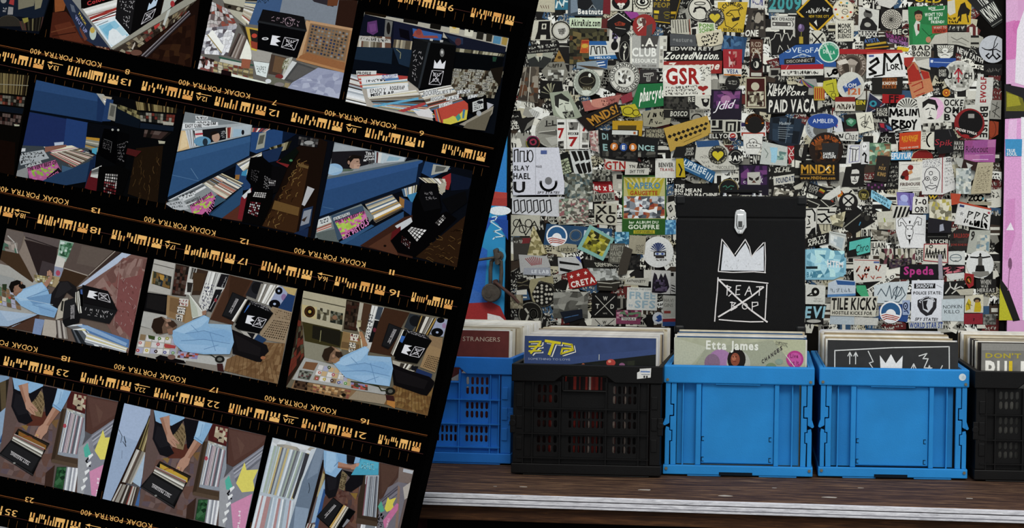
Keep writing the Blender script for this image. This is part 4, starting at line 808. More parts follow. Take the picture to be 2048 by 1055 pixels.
p.poly([580,720,690,660,700,690,620,760],'c9ccd0');p.poly([560,760,620,720,620,900,550,820],'5a1014');p.poly([620,750,720,680,890,640,930,620,1000,670,720,930,600,900,550,820],'060506');p.poly([760,425,870,430,900,600,830,760,700,700,700,560],'050506');p.poly([765,430,865,435,890,600,780,620,740,520],'0b0b0d');p.scrib([780,480,840,480,860,540,790,550],2,.9,'8a8688',4,4);p.mosaic([690,725,800,745,730,830,665,750],5,4,['dcd8d6','c4c0be','eceae8'],5,.28);p.mosaic([850,700,910,640,930,665,880,720],4,3,['a8a4a0','d0ccc8','5a5654'],6,.3);p.mosaic([625,780,690,830,680,880,620,830],5,4,['5a2a2a','3a1414','8a7a7a'],7,.4);p.poly([900,540,1060,480,1070,560,960,640],'0a0a0c');done(p)
# --- strip three: a man in a light blue shirt, photographs printed lying on their side
SH,SH2,SH3='86b4dc','9cc4e6','6a98c4'
def shirt_man(p,head,beard,arm,shirt,folds,legs):
    for q,c in legs:p.poly(q,c)
    p.poly(shirt,SH)
    for q,c in folds:p.poly(q,c)
p=frame(2,'photograph of a bearded man in a light blue shirt reaching up beside an open black case',(0,430,3.639),[52,96,1075,310,935,1002,-95,790],'6a5a50')
p.poly([-100,330,300,420,260,760,-100,800],'a8a6a0');p.poly([40,100,180,130,140,280,30,230],'6a5e58');p.mosaic([10,180,130,200,130,280,20,260],5,4,['8a8078','5a4a44','a89a90','4a6a5a'],3,0,.3);p.line([60,150,110,200,130,275],2,'b8b4ae')
p.poly([0,250,140,280,250,470,240,490,0,320],'43301f');p.poly([180,150,210,180,270,410,260,480,150,260],'7f7264');p.poly([140,270,190,170,270,430,250,480],'8b7c70');p.poly([180,175,420,240,400,490,280,440],'2a2020');p.poly([310,330,410,360,400,500,280,450],'42383a');p.poly([170,120,440,180,420,240,190,175],'5e5250');p.line([190,160,425,240],2,'2a2222')
p.poly([440,180,540,200,480,340,420,300],'9ab8a8');p.mosaic([445,190,535,205,500,310,430,290],6,6,['3a6a4a','5a8a6a','c8d8d0','2a5038','8ab098'],4,0,.3);p.poly([420,290,480,320,460,390,400,370],'d0ccc4');p.poly([400,370,465,385,430,500,390,470],'8a90a8');p.ell(425,420,16,20,'b0405a');p.poly([385,440,440,450,420,530,360,510],'a8946a')
p.poly([540,200,830,260,640,440,470,380],'5a4c46');p.poly([600,220,830,260,700,380,560,350],'63564e');p.poly([470,390,640,440,560,520,430,480],'3c2a1c');p.poly([830,258,890,272,650,450,640,435],'3a2c28');p.line([470,385,645,440,840,262],2,'a09488');p.line([640,500,880,275],2.5,'1c1412')
p.poly([890,272,955,285,620,510,570,520],'b4c2da');p.poly([955,285,1075,310,935,1002,840,900,620,510],'7a5850');p.mosaic([900,310,1075,320,940,990,680,520],9,12,['7e5c55','8a6a62','6e4a44','94746c','80504a'],5,0,.4);p.poly([860,470,1040,430,960,900,830,760],'804a48');p.line([880,330,830,800],1,'9a8078')
R=random.Random(6)
for i in range(40):x=R.uniform(840,1000);y=R.uniform(440,860);p.line([x,y,x+R.uniform(-12,12),y+R.uniform(5,22)],.8,R.choice(['a88c88','5e302e','b49c98']))
p.poly([0,430,110,460,110,560,0,500],'9a9c9a');p.mosaic([-40,500,130,560,160,690,-50,640],6,4,['8a6a4a','b8b8c8','d0ccc4','6a5238','c2b8a8','5a7a5a','a8a8c0'],6,.12);p.ell(75,600,10,9,'b8402a');p.ell(10,630,10,9,'c8b02a');p.poly([20,500,55,500,50,550,25,540],'2c3a24');p.mosaic([250,430,400,450,380,520,260,480],7,4,['a8945a','7a6a44','d8d4c8','c2b888'],7,.1)
p.poly([-80,690,280,720,100,810,-80,800],'9ab4d0');p.poly([0,690,260,720,60,770],'a8bed6');p.poly([100,810,290,725,260,850,90,820],'4e3428');p.line([60,815,285,725],2.5,'3a2418');p.poly([260,750,330,760,300,880,240,860],'7a90b8');p.poly([330,755,440,770,410,890,310,870],'b4aa9e');p.stripes([410,760,480,770,500,900,420,890],8,['3a3230','8a827a','b8b0a8','5a5450'],4)
p.stripes([470,800,600,790,940,960,900,1000,560,930][:8],16,['d8dce0','a8b0b8','eef0f2','8a8478','d8cc7a','6a6a6c','c2c8d0'],8,False);p.poly([600,790,945,905,940,965,640,850],'4a78b0');p.poly([560,800,640,800,930,930,920,950],'86aad2');p.stripes([520,830,640,840,760,960,560,930],11,['e0e4e6','5a6068','b4bac0','22262a'],9);p.stripes([640,850,930,960,920,1000,620,920],8,['f0f2f4','c8ccd0','d0c488','9aa0a8'],10,False)
p.poly([440,610,500,600,480,740,410,760],'b8b0a0');p.poly([455,620,470,625,460,700,445,690],'2a2a24')
p.poly([365,590,440,480,500,478,560,520,570,570,545,600,490,560,420,680,370,640],'1c1a1c');p.poly([440,490,495,482,530,530,430,600,400,600],'262426')
p.poly([110,570,160,540,310,485,340,520,360,560,370,650,425,680,400,745,280,720,160,660,115,610],SH);p.poly([110,575,310,490,335,530,200,620,150,625],SH2);p.poly([200,600,380,570,370,640,250,650],SH3);p.poly([280,650,420,690,400,740,300,715],'78a6d2');p.line([200,600,360,540],1.2,'5a86b2');p.line([240,650,400,700],1,'5a86b2');p.line([100,595,390,650],.8,'b8d0e2')
p.poly([320,500,370,440,345,440,350,410,365,398,378,405,388,440,380,470,345,525],'a87a62');p.line([352,440,350,408],1.3,'b88a70');p.line([366,436,367,400],1.3,'b88a70');p.line([376,440,384,420],1.3,'b88a70')
p.ell(125,525,48,45,'96705a');p.poly([70,520,85,485,130,470,160,480,150,500,110,515,105,560,85,560],'15110f');p.poly([150,490,190,510,190,530,160,535,140,515],'1a1412');p.poly([155,480,172,490,160,505],'9a745e');p.ell(112,540,9,12,'8a6450');p.poly([95,560,130,560,160,550,120,590],'8a6450')
p.poly([605,505,790,550,860,690,800,790,580,740,590,690],'0d0c0d');p.poly([605,505,790,550,858,690,615,635],'131214');p.poly([590,690,615,640,858,692,800,788,585,745],'1b1b1d');p.poly([570,540,610,520,615,660,570,720,550,720],'1c1c1c');p.stripes([555,560,580,550,600,710,550,720],6,['e4e2d8','3a3430','c8c2b0','8a8474','f0f0ea'],5);p.poly([585,545,608,540,610,665,590,660],'060606');p.poly([590,540,605,540,607,575,592,572],'3a5a9a')
crown(p,[725,560,712,612,640,595,655,545]);xbox(p,[725,562,790,575,810,635,722,610],.9);p.scrib([610,660,830,700,800,760,640,730],2,1,'b8b4b6',6,7);p.poly([475,625,545,600,590,740,580,780,480,812,460,775],'161618');p.poly([480,620,550,598,560,720,465,760],'222224');p.qtext('TEST PRESSING',[520,755,520,655,540,652,540,752],'a8a4a6',1);p.line([545,650,545,750],1,'a8a4a6');done(p)

def shop(p,rec):  # the shop interior shared by the two neighbouring photographs
    p.poly(rec,'8c867c')
p=frame(2,'photograph of a man in a blue shirt leafing through records beside a case on a crate',(250,490,3.517),[208,96,1213,305,1076,974,72,768],'8a867e')
p.poly([205,96,355,128,320,350,160,320],'b4b0a8');p.poly([198,180,330,220,320,310,190,270],'2a2620');p.mosaic([205,185,325,222,315,305,200,268],7,4,['3a3a2a','1f2c3a','7a5a2a','5a5a4a','2a2a24'],4,0,.3);p.poly([245,205,280,215,270,250,250,240],'b88a2a');p.line([205,130,345,165],1.5,'5a5650');p.line([200,185,192,270],2,'a08a4a')
p.poly([360,130,460,150,430,360,330,350],'2c201a');p.mosaic([360,140,450,155,425,355,335,335],5,8,['3a2a20','1c1614','54423a','4a2a22'],5,.1,.2);p.poly([455,150,510,160,460,350,420,345],'c8c6c0');p.stripes([470,155,505,165,480,240,455,235],5,['3a3634','8a8680','1c1a18'],4);p.poly([440,260,480,265,465,330,438,330],'2a2624');p.poly([510,165,600,185,530,350,470,350],'3a2a20');p.poly([480,190,570,200,540,320,480,320],'45311f')
p.poly([150,330,300,350,290,490,130,460],'0f0e10');p.poly([165,340,295,362,280,470,150,440],'1c1a1a');p.poly([300,350,480,390,470,560,290,500],'9a7a50');p.stripes([320,365,440,390,420,540,310,500],4,['8a6a44','a88658','7a5c3a'],5,False)
for q in([385,372,450,380,445,430,380,425],[372,430,428,440,420,488,368,478],[362,485,410,492,405,535,358,525]):p.poly(q,'d4d0c8');p.scrib(q,2,1.4,'a03430' if q[0]==385 else '4a4440',q[0],3)
p.poly([130,465,300,495,280,620,100,560],'b0aea8');p.poly([100,570,400,640,350,830,72,768],'a8a49c');p.mosaic([110,620,375,660,360,770,80,760],6,3,['c9a878','d4d0d0','a8a8c4','8a7050','e0dcd8','b0b0c8'],6,.14)
for x,y,c in((110,685,'c06a6a'),(92,738,'b03030'),(155,738,'c8b030'),(235,695,'b83a4a'),(290,705,'b82a2a'),(245,655,'5a8a3a'),(283,752,'5a5a9a'),(340,755,'6a9a5a'),(220,745,'2a1014'),(300,655,'a8a03a')):p.ell(x,y,12,11,c);p.ell(x,y,4,4,'e4e0d8')
p.poly([165,630,215,640,210,665,170,655],'3a4a20');p.poly([280,690,360,705,355,725,285,720],'b03a3a')
p.poly([350,760,780,790,700,880,340,800],'b8b8b4');p.mosaic([380,740,520,760,510,800,370,790],7,3,['8a80b0','5a3a2a','a8a0c0','b04a3a','3a4a3a'],8,0,.3);p.poly([215,790,250,770,420,810,430,830,250,820],'0f0b0c');p.ell(330,785,28,18,'7a5a50');p.poly([430,810,700,850,650,890,430,840],'8a8278')
p.poly([590,180,740,205,700,310,560,480,520,400],'d0d0cc');p.stripes([600,185,680,200,640,300,540,420],9,['e4e4e0','b8b8b4','f2f2ee','8a8a86'],5);p.scrib([570,260,640,270,590,470,530,440],8,1.1,'4a4a6a',7,3);p.poly([680,200,735,208,700,300,645,290],'1c1a1e');p.qtext('Best of Easy',[690,295,722,225,712,220,678,290],'d0d0d0',0);p.poly([640,310,690,310,610,470,585,460],'1a1a1c');p.line([655,350,600,450],1.2,'b8b8b8');p.ell(640,385,10,14,'8a2a34')
p.poly([735,208,905,248,850,370,760,560,600,520,700,310],'4a2f20');p.poly([745,215,890,250,800,420,720,480],'3e2719');p.line([700,310,610,500],2,'6a4a38')
p.poly([905,248,975,262,930,380,850,350],'26262a');p.ell(930,300,38,42,'17171a');p.stripes([960,270,1095,285,1010,420,920,390],14,['e4e2dc','2a2624','c0bcb4','4a8ac0','8a857c','f0efea'],6);p.poly([1085,285,1155,310,1110,440,1010,420],'9aa4c4');p.ell(1085,320,26,26,'0d0d10');p.ell(1085,320,8,8,'a8b8d8');p.ell(1055,412,40,30,'0d0d10');p.ell(1055,412,10,8,'a8b8d8');p.ell(1120,365,18,24,'8a6a9a');p.poly([1110,290,1213,305,1195,355,1160,350],'c2a868');p.poly([1150,340,1200,355,1175,470,1080,440],'1c3a68')
p.poly([1040,430,1180,470,1130,690,960,660,950,600],'9a8468');p.mosaic([1050,520,1165,540,1120,670,960,640],10,8,['4a3a28','6a543c','35281a'],7,.42);p.mosaic([1050,440,1175,478,1165,530,1060,510],9,4,['8a7458','5e4a34'],8,.4)
p.poly([980,680,1130,690,1076,974,700,880,720,800],'7a5a38');p.mosaic([1000,690,1128,690,1080,970,710,880],11,9,['80603c','8c6c46','6e4e2e','765634'],9,0,.4)
for i in range(12):p.line([760+i*26,770+i*4,730+i*32,890+i*7],.8,'5c4024')
p.ell(670,800,34,26,'1c1c1a');p.ell(670,800,18,13,'6a6a64');p.poly([650,830,690,830,700,890,655,880],'3a1c1c');p.line([390,740,520,755,600,765,640,790],2,'22261c')
p.poly([815,600,940,620,910,660,860,650],'b4b0a8');p.poly([860,610,920,620,900,660],'17171a');p.poly([940,625,1000,660,960,700,905,665],'1e3a60')
p.poly([755,590,870,640,1000,700,1015,745,990,770,960,820,930,818,760,760],'141214');p.poly([770,620,960,720,950,780,800,740],'1b181a');p.ell(975,790,18,12,'a0623a')
p.poly([455,340,565,480,545,495,480,515],'d0d2c8');p.poly([455,345,510,440,520,500,475,505],'b8beae');p.line([455,345,560,480],1.5,'e8e8e0');p.poly([545,465,575,455,575,485,550,495],'9a7058')
p.poly([330,605,440,545,560,490,600,510,590,550,750,560,770,680,740,765,560,765,410,745,350,690],SH);p.poly([345,600,570,495,592,520,540,570,420,620],SH2);p.poly([440,620,700,590,760,620,740,680,500,660],'7cacd8');p.poly([380,690,560,700,720,720,720,765,430,745],'92bce2');p.poly([590,550,755,558,745,595,600,575],'8fb8d8')
for l in([430,620,560,600,700,640],[400,670,560,660,740,690],[470,560,520,610],[560,730,660,700],[600,610,640,740]):p.line(l,1.1,'5e8cba')
p.ell(255,565,62,55,'6a5040');p.poly([192,570,210,515,265,500,300,520,330,535,370,560,360,585,320,610,250,625,205,605],'6e5442');p.poly([190,575,205,520,260,500,285,530,265,575,270,620,225,620],'2a1d16');p.poly([300,520,345,530,372,560,340,580,310,560],'3c2a20');p.ell(300,560,10,12,'a07660');p.poly([285,520,325,515,330,535,300,540],'a07c66');p.poly([300,590,340,580,340,625,310,625],'8e6852')
p.poly([760,328,862,372,780,500,750,525,685,495],'151517');p.poly([765,335,850,372,760,510,695,490],'1e1e20');p.qtext('TEST PRESSING',[735,470,785,372,800,378,750,475],'b0acae',1);p.line([748,480,802,380],1,'b0acae');p.stripes([850,378,868,382,775,540,755,530],4,['f0eee8','c8c2b4','8a8478'],4);p.poly([868,382,885,390,800,560,780,545],'0a0a0a');p.poly([870,420,895,425,860,480,842,472],'2a6ac0')
p.poly([870,378,1000,430,1050,480,1010,470,890,410],'1c1c1e');p.scrib([885,385,1000,430,1040,475,900,420],2,.9,'a8a4a8',8,7);p.poly([890,410,1045,480,945,620,800,590,775,570],'0b0b0c');crown(p,[925,500,905,560,850,545,865,490]);xbox(p,[940,505,1000,520,965,580,900,565],.9);done(p)

p=frame(2,'photograph of a man in a blue shirt holding a record at arm height in the shop',(560,560,3.637),[173,75,1222,280,1075,983,45,775],'6a6250')
p.poly([170,75,490,140,450,370,150,300],'b2a98c');p.line([170,130,475,195],2,'4a4636');p.poly([160,175,270,195,265,285,165,260],'c2b07a');p.ell(218,228,40,42,'1c1410');p.ring(218,228,28,29,3,'9a5a20');p.ell(218,228,12,12,'b8a03a');p.mosaic([275,195,360,215,355,300,270,280],4,4,['8a8468','5a5540','b0aa90','3c382a'],4,0,.3);p.mosaic([370,220,460,240,455,325,365,305],5,4,['3a3a2c','5a4a34','22261f','6a6a5a'],5,0,.3);p.ell(400,270,18,16,'8a6448')
p.poly([165,300,460,365,440,490,185,450],'3a3418');p.poly([240,325,445,370,435,480,235,420],'1e1c14');p.line([300,365,292,445],1.5,'8a865a');p.line([440,365,470,375,445,490],1.5,'a8a088');p.poly([150,180,165,440,190,550,80,720,45,775,60,560],'2a1c14');p.mosaic([120,280,165,300,175,550,60,700],4,8,['3a2a1c','5a4a30','2a1a14','6a2a1c','4a4a38'],6,.05,.3)
p.poly([175,440,450,500,430,620,180,560],'8a8672');p.poly([485,140,585,160,560,370,465,355],'241a12');p.mosaic([490,150,580,165,555,365,470,345],5,8,['33261c','1a1410','4a3a2e','3a2018'],7,.1,.2);p.poly([582,160,615,168,590,300,560,350,555,340],'b0aa98');p.poly([610,165,670,178,620,380,580,350],'4a3222');p.poly([565,290,595,290,590,340,568,340],'8a8060')
p.poly([460,370,600,400,580,520,440,500],'9a7c4a');p.stripes([460,375,590,405,575,510,445,490],4,['8a6c40','a8884e','6e5432'],6,False)
for q in([515,385,575,395,565,445,510,435],[508,448,555,455,550,495,502,485],[502,495,545,500,540,525,500,520]):p.poly(q,'d6d0c0');p.scrib(q,2,1.4,'a03430' if q[0]==515 else '3a342c',q[0],3)
p.poly([670,180,760,198,650,520,610,480],'c4c4c0');p.stripes([672,185,715,192,640,420,620,410],5,['e8e8e4','b0b0ac','d8d8d4'],5);p.scrib([650,240,680,245,650,440,625,430],9,1.2,'3a3a4a',8,2);p.poly([715,190,755,198,725,290,690,280],'3a4450');p.poly([690,290,725,295,680,450,645,450],'141416');p.ell(690,360,12,16,'6a2030')
p.poly([760,198,945,235,880,350,815,550,650,520,720,300],'3e2618');p.poly([945,240,1040,258,960,370,905,340],'2a3036');p.ell(985,295,42,40,'15171a');p.stripes([1020,255,1150,280,1080,400,980,370],14,['d8d4c8','2a2420','b8b2a4','a8863a','7a746a','1c1814'],9);p.poly([1145,275,1222,285,1190,410,1090,390],'9aa2bc');p.ell(1170,290,28,20,'0c0c0e');p.ell(1145,378,44,32,'0c0c0e');p.ell(1145,378,10,8,'9aa8c8');p.ell(1195,330,14,20,'9a7aa0')
p.poly([180,560,420,620,460,700,800,800,760,830,90,720],'a8a8a4');p.poly([190,590,280,600,250,655,165,640],'7a5234');p.poly([145,650,245,665,215,725,130,710],'5e6458');p.mosaic([150,655,240,670,212,720,135,705],5,4,['6e7468','3a3a34','8a8a7e','5a3a3a'],8,0,.3);p.mosaic([285,610,480,650,450,760,240,725],5,3,['c9a878','d4d0d0','a8a8c4','8a7050','e0dcd8'],9,.14);p.mosaic([440,690,520,710,510,770,430,750],3,2,['c4c0b8','a8a8c4','b8a878'],10,.14)
for x,y,c in((290,670,'c06a5a'),(270,712,'b83030'),(325,718,'c0a82a'),(390,685,'b04a5a'),(380,728,'35161a'),(430,742,'4a5aa0'),(478,748,'5a9a4a'),(360,632,'3a4a20')):p.ell(x,y,12,11,c);p.ell(x,y,4,4,'e4e0d8')
p.mosaic([520,740,640,760,640,800,520,780],7,3,['8a80b0','5a3a2a','a8a0c0','b04a3a','3a4a3a'],11,0,.3);p.poly([110,725,560,800,800,840,780,900,400,850,80,790],'8a6a48');p.mosaic([115,725,210,740,200,800,100,780],5,3,['2a1c14','4a3424','1c120c'],12);p.mosaic([200,745,520,800,500,860,200,800],14,4,['a87a44','7a5a38','c8a470','8a4a3a','5a442c'],13,.1,.2);p.poly([560,800,790,840,760,900,500,860],'9a8a72');p.ell(465,832,16,12,'15100c')
p.poly([830,760,1000,800,1120,780,1075,983,760,900],'7a5830');p.mosaic([850,770,1110,800,1076,980,770,895],10,7,['80602f','8a6a3a','6a4a24','745228'],14,0,.4)
for i in range(13):p.line([850+i*22,770+i*6,830+i*26,900+i*7],.8,'54391c')
p.ell(805,805,36,28,'1a1a16');p.ell(805,805,18,14,'5a5a50');p.poly([770,830,830,840,840,900,780,890],'3a1c1a');p.poly([780,870,840,880,838,930,780,900],'b8782a');p.line([520,735,640,750,720,770,740,800,780,800],2.2,'2a3018')
p.poly([820,580,980,620,1000,650,960,670,830,640],'b0aa9a');p.stripes([880,600,980,615,950,650,870,630],8,['e0dcd0','3a342c','a8a090'],6);p.poly([960,620,1010,625,990,660,955,650],'15151a');p.poly([1000,640,1110,680,1100,720,980,690],'1c2f5a')
p.poly([810,600,930,650,1090,700,1130,740,1100,800,1070,838,1030,830,830,760],'0f0d0f');p.poly([830,640,1080,730,1050,790,850,740],'171416')
p.poly([1090,400,1185,420,1180,510,1130,670,1020,630,1080,470],'9a7c54');p.mosaic([1080,540,1170,560,1130,660,1040,625],8,7,['3a2a18','5e4828','2e2012'],9,.42);p.poly([1090,405,1185,425,1175,500,1095,470],'8e7250')
p.line([566,330,592,420,602,505],2.2,'d8d0b0');p.poly([575,372,600,372,612,400,640,470,610,490,595,430],'a87850');p.poly([560,300,590,305,590,335,570,345],'b8b08a')
p.poly([390,600,470,545,620,478,650,500,640,545,810,560,825,640,800,770,620,745,480,705,430,650],SH);p.poly([400,600,630,480,650,510,590,580,480,620],SH2);p.poly([480,620,750,590,815,630,790,690,560,660],'7cacd8');p.poly([520,690,700,690,795,720,795,768,640,745],'92bce2');p.poly([640,545,812,558,800,595,650,580],'8fb8dc')
for l in([480,620,620,600,760,640],[450,660,620,655,800,695],[520,560,570,610],[620,735,720,700],[660,600,700,740]):p.line(l,1.1,'5e8cba')
p.ell(375,545,60,55,'7a5c44');p.poly([310,545,330,495,385,478,420,495,450,520,455,545,440,570,400,600,350,595],'7e6048');p.poly([308,550,325,500,375,478,400,500,370,535,355,590,325,580],'2c2016');p.poly([410,510,450,520,460,548,430,565,405,545],'33241a');p.ell(392,548,10,12,'a87e60');p.poly([400,490,438,508,440,520,410,515],'a88464');p.poly([370,580,420,560,440,580,400,605],'96704e')
p.poly([795,310,895,350,815,470,790,500,740,475],'141416');p.poly([800,318,885,352,800,485,750,470],'1c1c1e');p.qtext('TEST PRESSING',[785,450,830,352,845,358,800,455],'b0acae',1);p.line([800,460,850,358],1,'b0acae');p.stripes([885,355,905,360,825,545,808,530],4,['f4f0e4','c8c2b0','8a8478'],5);p.poly([905,362,925,370,850,560,828,548],'0a0a0a');p.poly([885,400,915,408,895,455,875,445],'2a62b0')
p.poly([905,350,1060,395,1105,435,1060,425,930,380],'1a1a1c');p.scrib([920,358,1060,400,1090,430,940,385],2,.9,'b0acb0',9,8);p.poly([930,378,1108,438,1000,605,860,580,835,570],'0a0a0b');crown(p,[970,478,945,545,885,525,910,465]);xbox(p,[985,480,1055,495,1015,560,945,545],.9);done(p)

# --- strip four: hands flipping through records in the open case, seen from above
def dig(p,ox,oy):
    """the shared view: floor, bins, kneeling legs, arms and the open case, shifted by ox, oy"""
    o0_=p.tf;p.tf=lambda x,y:o0_(x+ox,y+oy)
    p.poly([430,140,1000,200,1000,1050,330,950],'64504c');p.mosaic([500,450,760,480,760,980,360,880],9,10,['6a5452','5e4844','725c58','684a40','605058'],5,0,.4);p.poly([520,520,580,510,560,560],'8a6a34');p.poly([740,480,810,470,790,540],'7a5a34');p.poly([600,430,760,400,720,520,560,520],'5c2e22')
    p.poly([880,250,1030,280,1010,430,870,380],'4c1e1c');p.mosaic([930,275,1020,295,1010,410,910,380],5,5,['c8bca0','5a2220','2a1c1a','b0a084','7a3a34'],6,0,.4)
    p.poly([870,385,1010,430,1010,600,960,770,760,740],'9098a4');p.stripes([880,400,1010,430,950,740,810,720],22,['c4c8d0','6a707c','e0e4ea','8a90a0','a0808a','54585f','d4d2cc'],7);p.mosaic([870,385,1010,430,1005,460,875,410],9,2,['c8ccc8','9aa0a4','b0ac9c'],8);p.ell(855,520,14,16,'b04050')
    p.poly([830,390,870,390,800,740,960,780,955,830,750,790],'4a3a2c');p.poly([835,390,850,390,780,770,750,780],'3a2c20');p.poly([760,775,950,815,945,840,750,800],'5a4838')
    p.poly([780,820,960,840,930,1050,720,1000],'5e5450');p.poly([795,835,870,835,840,1010,770,990],'1c3a24');p.mosaic([800,840,868,840,838,1005,775,985],4,7,['2a5a34','16301e','3a6a44','1f4a2a'],9,0,.4);p.stripes([870,835,960,845,930,1040,845,1010],10,['d0d4da','8a909a','eceef2','a8aab4'],10);p.poly([710,880,780,820,760,990,700,980],'3c2820')
    p.poly([1025,285,1330,350,1310,420,1060,585,1010,560],'563830');p.poly([1030,300,1320,360,1250,430,1070,540],'5e4038');p.line([1025,300,1015,555],2,'3a2420');p.poly([1090,350,1150,420,1120,500],'66483e')
    p.poly([1310,410,1330,360,1150,1090,950,1060,960,700,1060,600],'888a96');p.stripes([1060,590,1310,415,1290,520,1080,700],9,['9a9caa','7c7e8a','b0b2be','6e707c'],11,False);p.poly([960,690,1040,640,1040,720,1000,1050,950,1040],'a0a2a8')
    p.poly([1150,550,1165,610,1255,605,1215,690,1230,770,1130,780,1085,710],'e8dc5a');p.poly([1000,690,1030,650,1065,760,1010,760],'4ab8a4');p.poly([1210,790,1150,1080,1060,1050,1045,870],'d88ab4');p.qtext('PL.H',[1095,1060,1105,920,1120,922,1112,1062],'f0e0ea',1)
    p.line([1050,750,1020,790,1050,830],3,'17171a')
    for i in range(5):x=980+i*14;y=990-i*60;p.poly([x,y,x+34,y-20,x+38,y-4,x+6,y+30],'eceef0')
    p.tf=o0_
def legs_arms(p,ox,oy):
    o0_=p.tf;p.tf=lambda x,y:o0_(x+ox,y+oy)
    p.poly([600,330,670,250,715,300,680,455,620,440],'8a7450');p.mosaic([610,330,668,270,705,310,672,440],4,8,['5a4830','3c2e1c','6e5a3c'],12,.35)
    p.poly([455,160,690,215,640,300,560,390,610,480,560,510,500,490,445,370,460,260],'16151a');p.poly([480,270,560,300,580,420,500,440,460,370],'1e1d22');p.poly([680,210,810,235,780,340,740,460,710,440,700,340],'141318')
    p.poly([455,150,690,200,690,215,590,270,500,250,470,235],SH);p.poly([800,232,905,255,870,330,825,412,760,370,780,310],SH);p.poly([805,235,850,245,820,330,790,360,765,360],SH2);p.line([765,352,830,400],1.6,'5e8cba');p.line([500,215,580,190],1.6,'5e8cba');p.line([830,260,810,350],1,'6a98c4')
    SK,SK2='b88a72','a07058'
    p.poly([500,210,575,190,580,290,600,340,650,400,645,415,620,400,635,440,600,430,560,390,545,330],SK);p.poly([500,210,525,205,560,330,550,350],SK2);p.line([600,370,640,405],1,'8a5c48');p.line([585,385,620,425],1,'8a5c48')
    p.poly([765,375,818,410,735,520,720,570,690,600,665,645,655,645,660,610,640,640,628,636,640,600,625,610,622,600,640,560,655,530,690,505],SK);p.poly([790,392,818,410,735,520,715,515],SK2);p.line([645,585,632,635],1,'8a5c48');p.line([665,590,655,640],1,'8a5c48');p.line([640,588,650,594],2,'d8b04a')
    p.tf=o0_
def open_case(p,ox,oy,cols):
    o0_=p.tf;p.tf=lambda x,y:o0_(x+ox,y+oy)
    p.poly([500,540,740,655,670,770,610,905,350,740,450,620],'0c0b0c');p.poly([500,545,735,660,720,690,490,570],'2a241c');p.poly([505,560,715,670,712,705,500,590],cols[0]);p.ring(570,620,40,22,1.2,'9a3a2a',12,180,360)
    p.stripes([470,580,705,690,675,760,450,630],9,['e8e6de','b8b4a8','6a665e','f4f2ec','8a5a54','d0ccc0'],4,False);p.poly([445,628,680,762,600,890,352,735],'161617');p.poly([440,645,660,770,600,870,370,735],'222224');p.line([360,740,610,895],2,'303032')
    p.qtext('TEST PRESSING',[578,822,438,738,448,718,588,802],'b8b4b6',1);p.line([445,712,592,800],1,'c8c4c6');p.ell(470,805,10,7,'8a8a86');p.tf=o0_
p=frame(3,'photograph of two hands flipping through a small open record case, cut by the left edge',(0,720,3.15),[-300,20,748,258,608,857,-400,640],'5a5a60')
cm_=lambda s:None
tf0=p.tf;p.tf=lambda x,y:tf0((x-455)*.82+82,(y-150)*.82+108)  # same view as the next photograph, seen slightly shifted
p.poly([300,130,460,140,430,560,330,700],'7a98b8');p.stripes([330,200,450,150,440,350,350,480],9,['8a7a54','2a241c','b0a47c','5a4c34'],3);p.poly([330,440,460,330,440,480,340,640],'8aa6c4');p.poly([440,400,480,430,400,640,350,650],'2a4a78')
dig(p,0,0);legs_arms(p,0,0);open_case(p,0,0,['8a5a1c']);done(p)
p=frame(3,'photograph of two hands flipping a small open record case beside a pale blue board',(190,780,3.836),[228,97,1315,347,1150,1085,60,830],'5a5a60')
p.poly([225,97,445,148,130,850,60,830],'9ab0d0');p.poly([225,97,440,148,330,390,160,330],'a6bada');p.line([185,300,210,350,200,400],1.2,'3a4250');p.line([215,390,240,430,225,350,240,400],1.2,'3a4250');p.line([210,460,208,520],.8,'6a7a92')
p.poly([445,148,470,155,460,300,300,600,240,720,150,860,125,845],'2a1c16');p.stripes([420,190,470,230,400,490,330,440],9,['8a7a4a','3a3020','b8a878','54432a','6a3a34','22201a'],5);p.poly([400,460,430,500,420,400],'3a3a24');p.stripes([320,450,400,480,290,720,210,700],9,['b8b4ac','4a4038','d4d0c8','6a5a50','8a8478'],6);p.poly([395,470,480,370,470,480,350,740,290,700],'a8c0d8');p.poly([430,460,500,420,480,560,440,640,350,740,360,680],'2e5488');p.stripes([200,715,350,745,320,890,130,850],14,['c0bcb4','54443c','e0dcd4','8a3a34','3a302a','9a948a'],7);p.poly([350,740,390,780,360,890,310,880],'3a66a0');p.poly([345,760,440,690,440,800,350,880],'4a4a58')
dig(p,0,0);legs_arms(p,0,0);open_case(p,0,0,['c8a01e']);done(p)
p=frame(3,'photograph of a kneeling person holding a turquoise record above a black case',(480,820,4.49),[295,243,1563,535,1420,1145,95,1080],'6a5a58')
p.poly([295,243,740,345,560,1100,60,1100],'b8c4d0');p.mosaic([300,250,690,340,640,400,280,320],7,2,['c8ccd0','9a9890','dce0e4','b0a898'],5,0,.3);p.stripes([290,310,640,390,490,800,190,730],22,['dbe4ec','b0bcc6','eef4f8','8a949c','c8b478','a8b8a8','cfdbe6','6a6a70'],6);p.stripes([180,760,480,810,440,1100,100,1080],16,['d4e0ea','b4c4d4','eef4f8','9aa8b4','b88a8a','e4ecf2'],7);p.poly([590,380,640,400,540,640,490,800,470,780],'3a3a40');p.poly([640,350,690,335,600,600,500,850,480,820,560,600],'c8d2dc')
p.poly([690,335,760,355,750,450,590,1050,450,1100,440,1050,560,640],'6a7c92');p.poly([690,335,755,350,700,560,600,620],'7c8ea4');p.poly([500,860,620,880,600,1060,480,1080],'8a9eb6');p.line([620,650,628,700,618,740],1.2,'2a2f3a');p.poly([745,440,765,450,690,760,600,1060,585,1050],'1c1412')
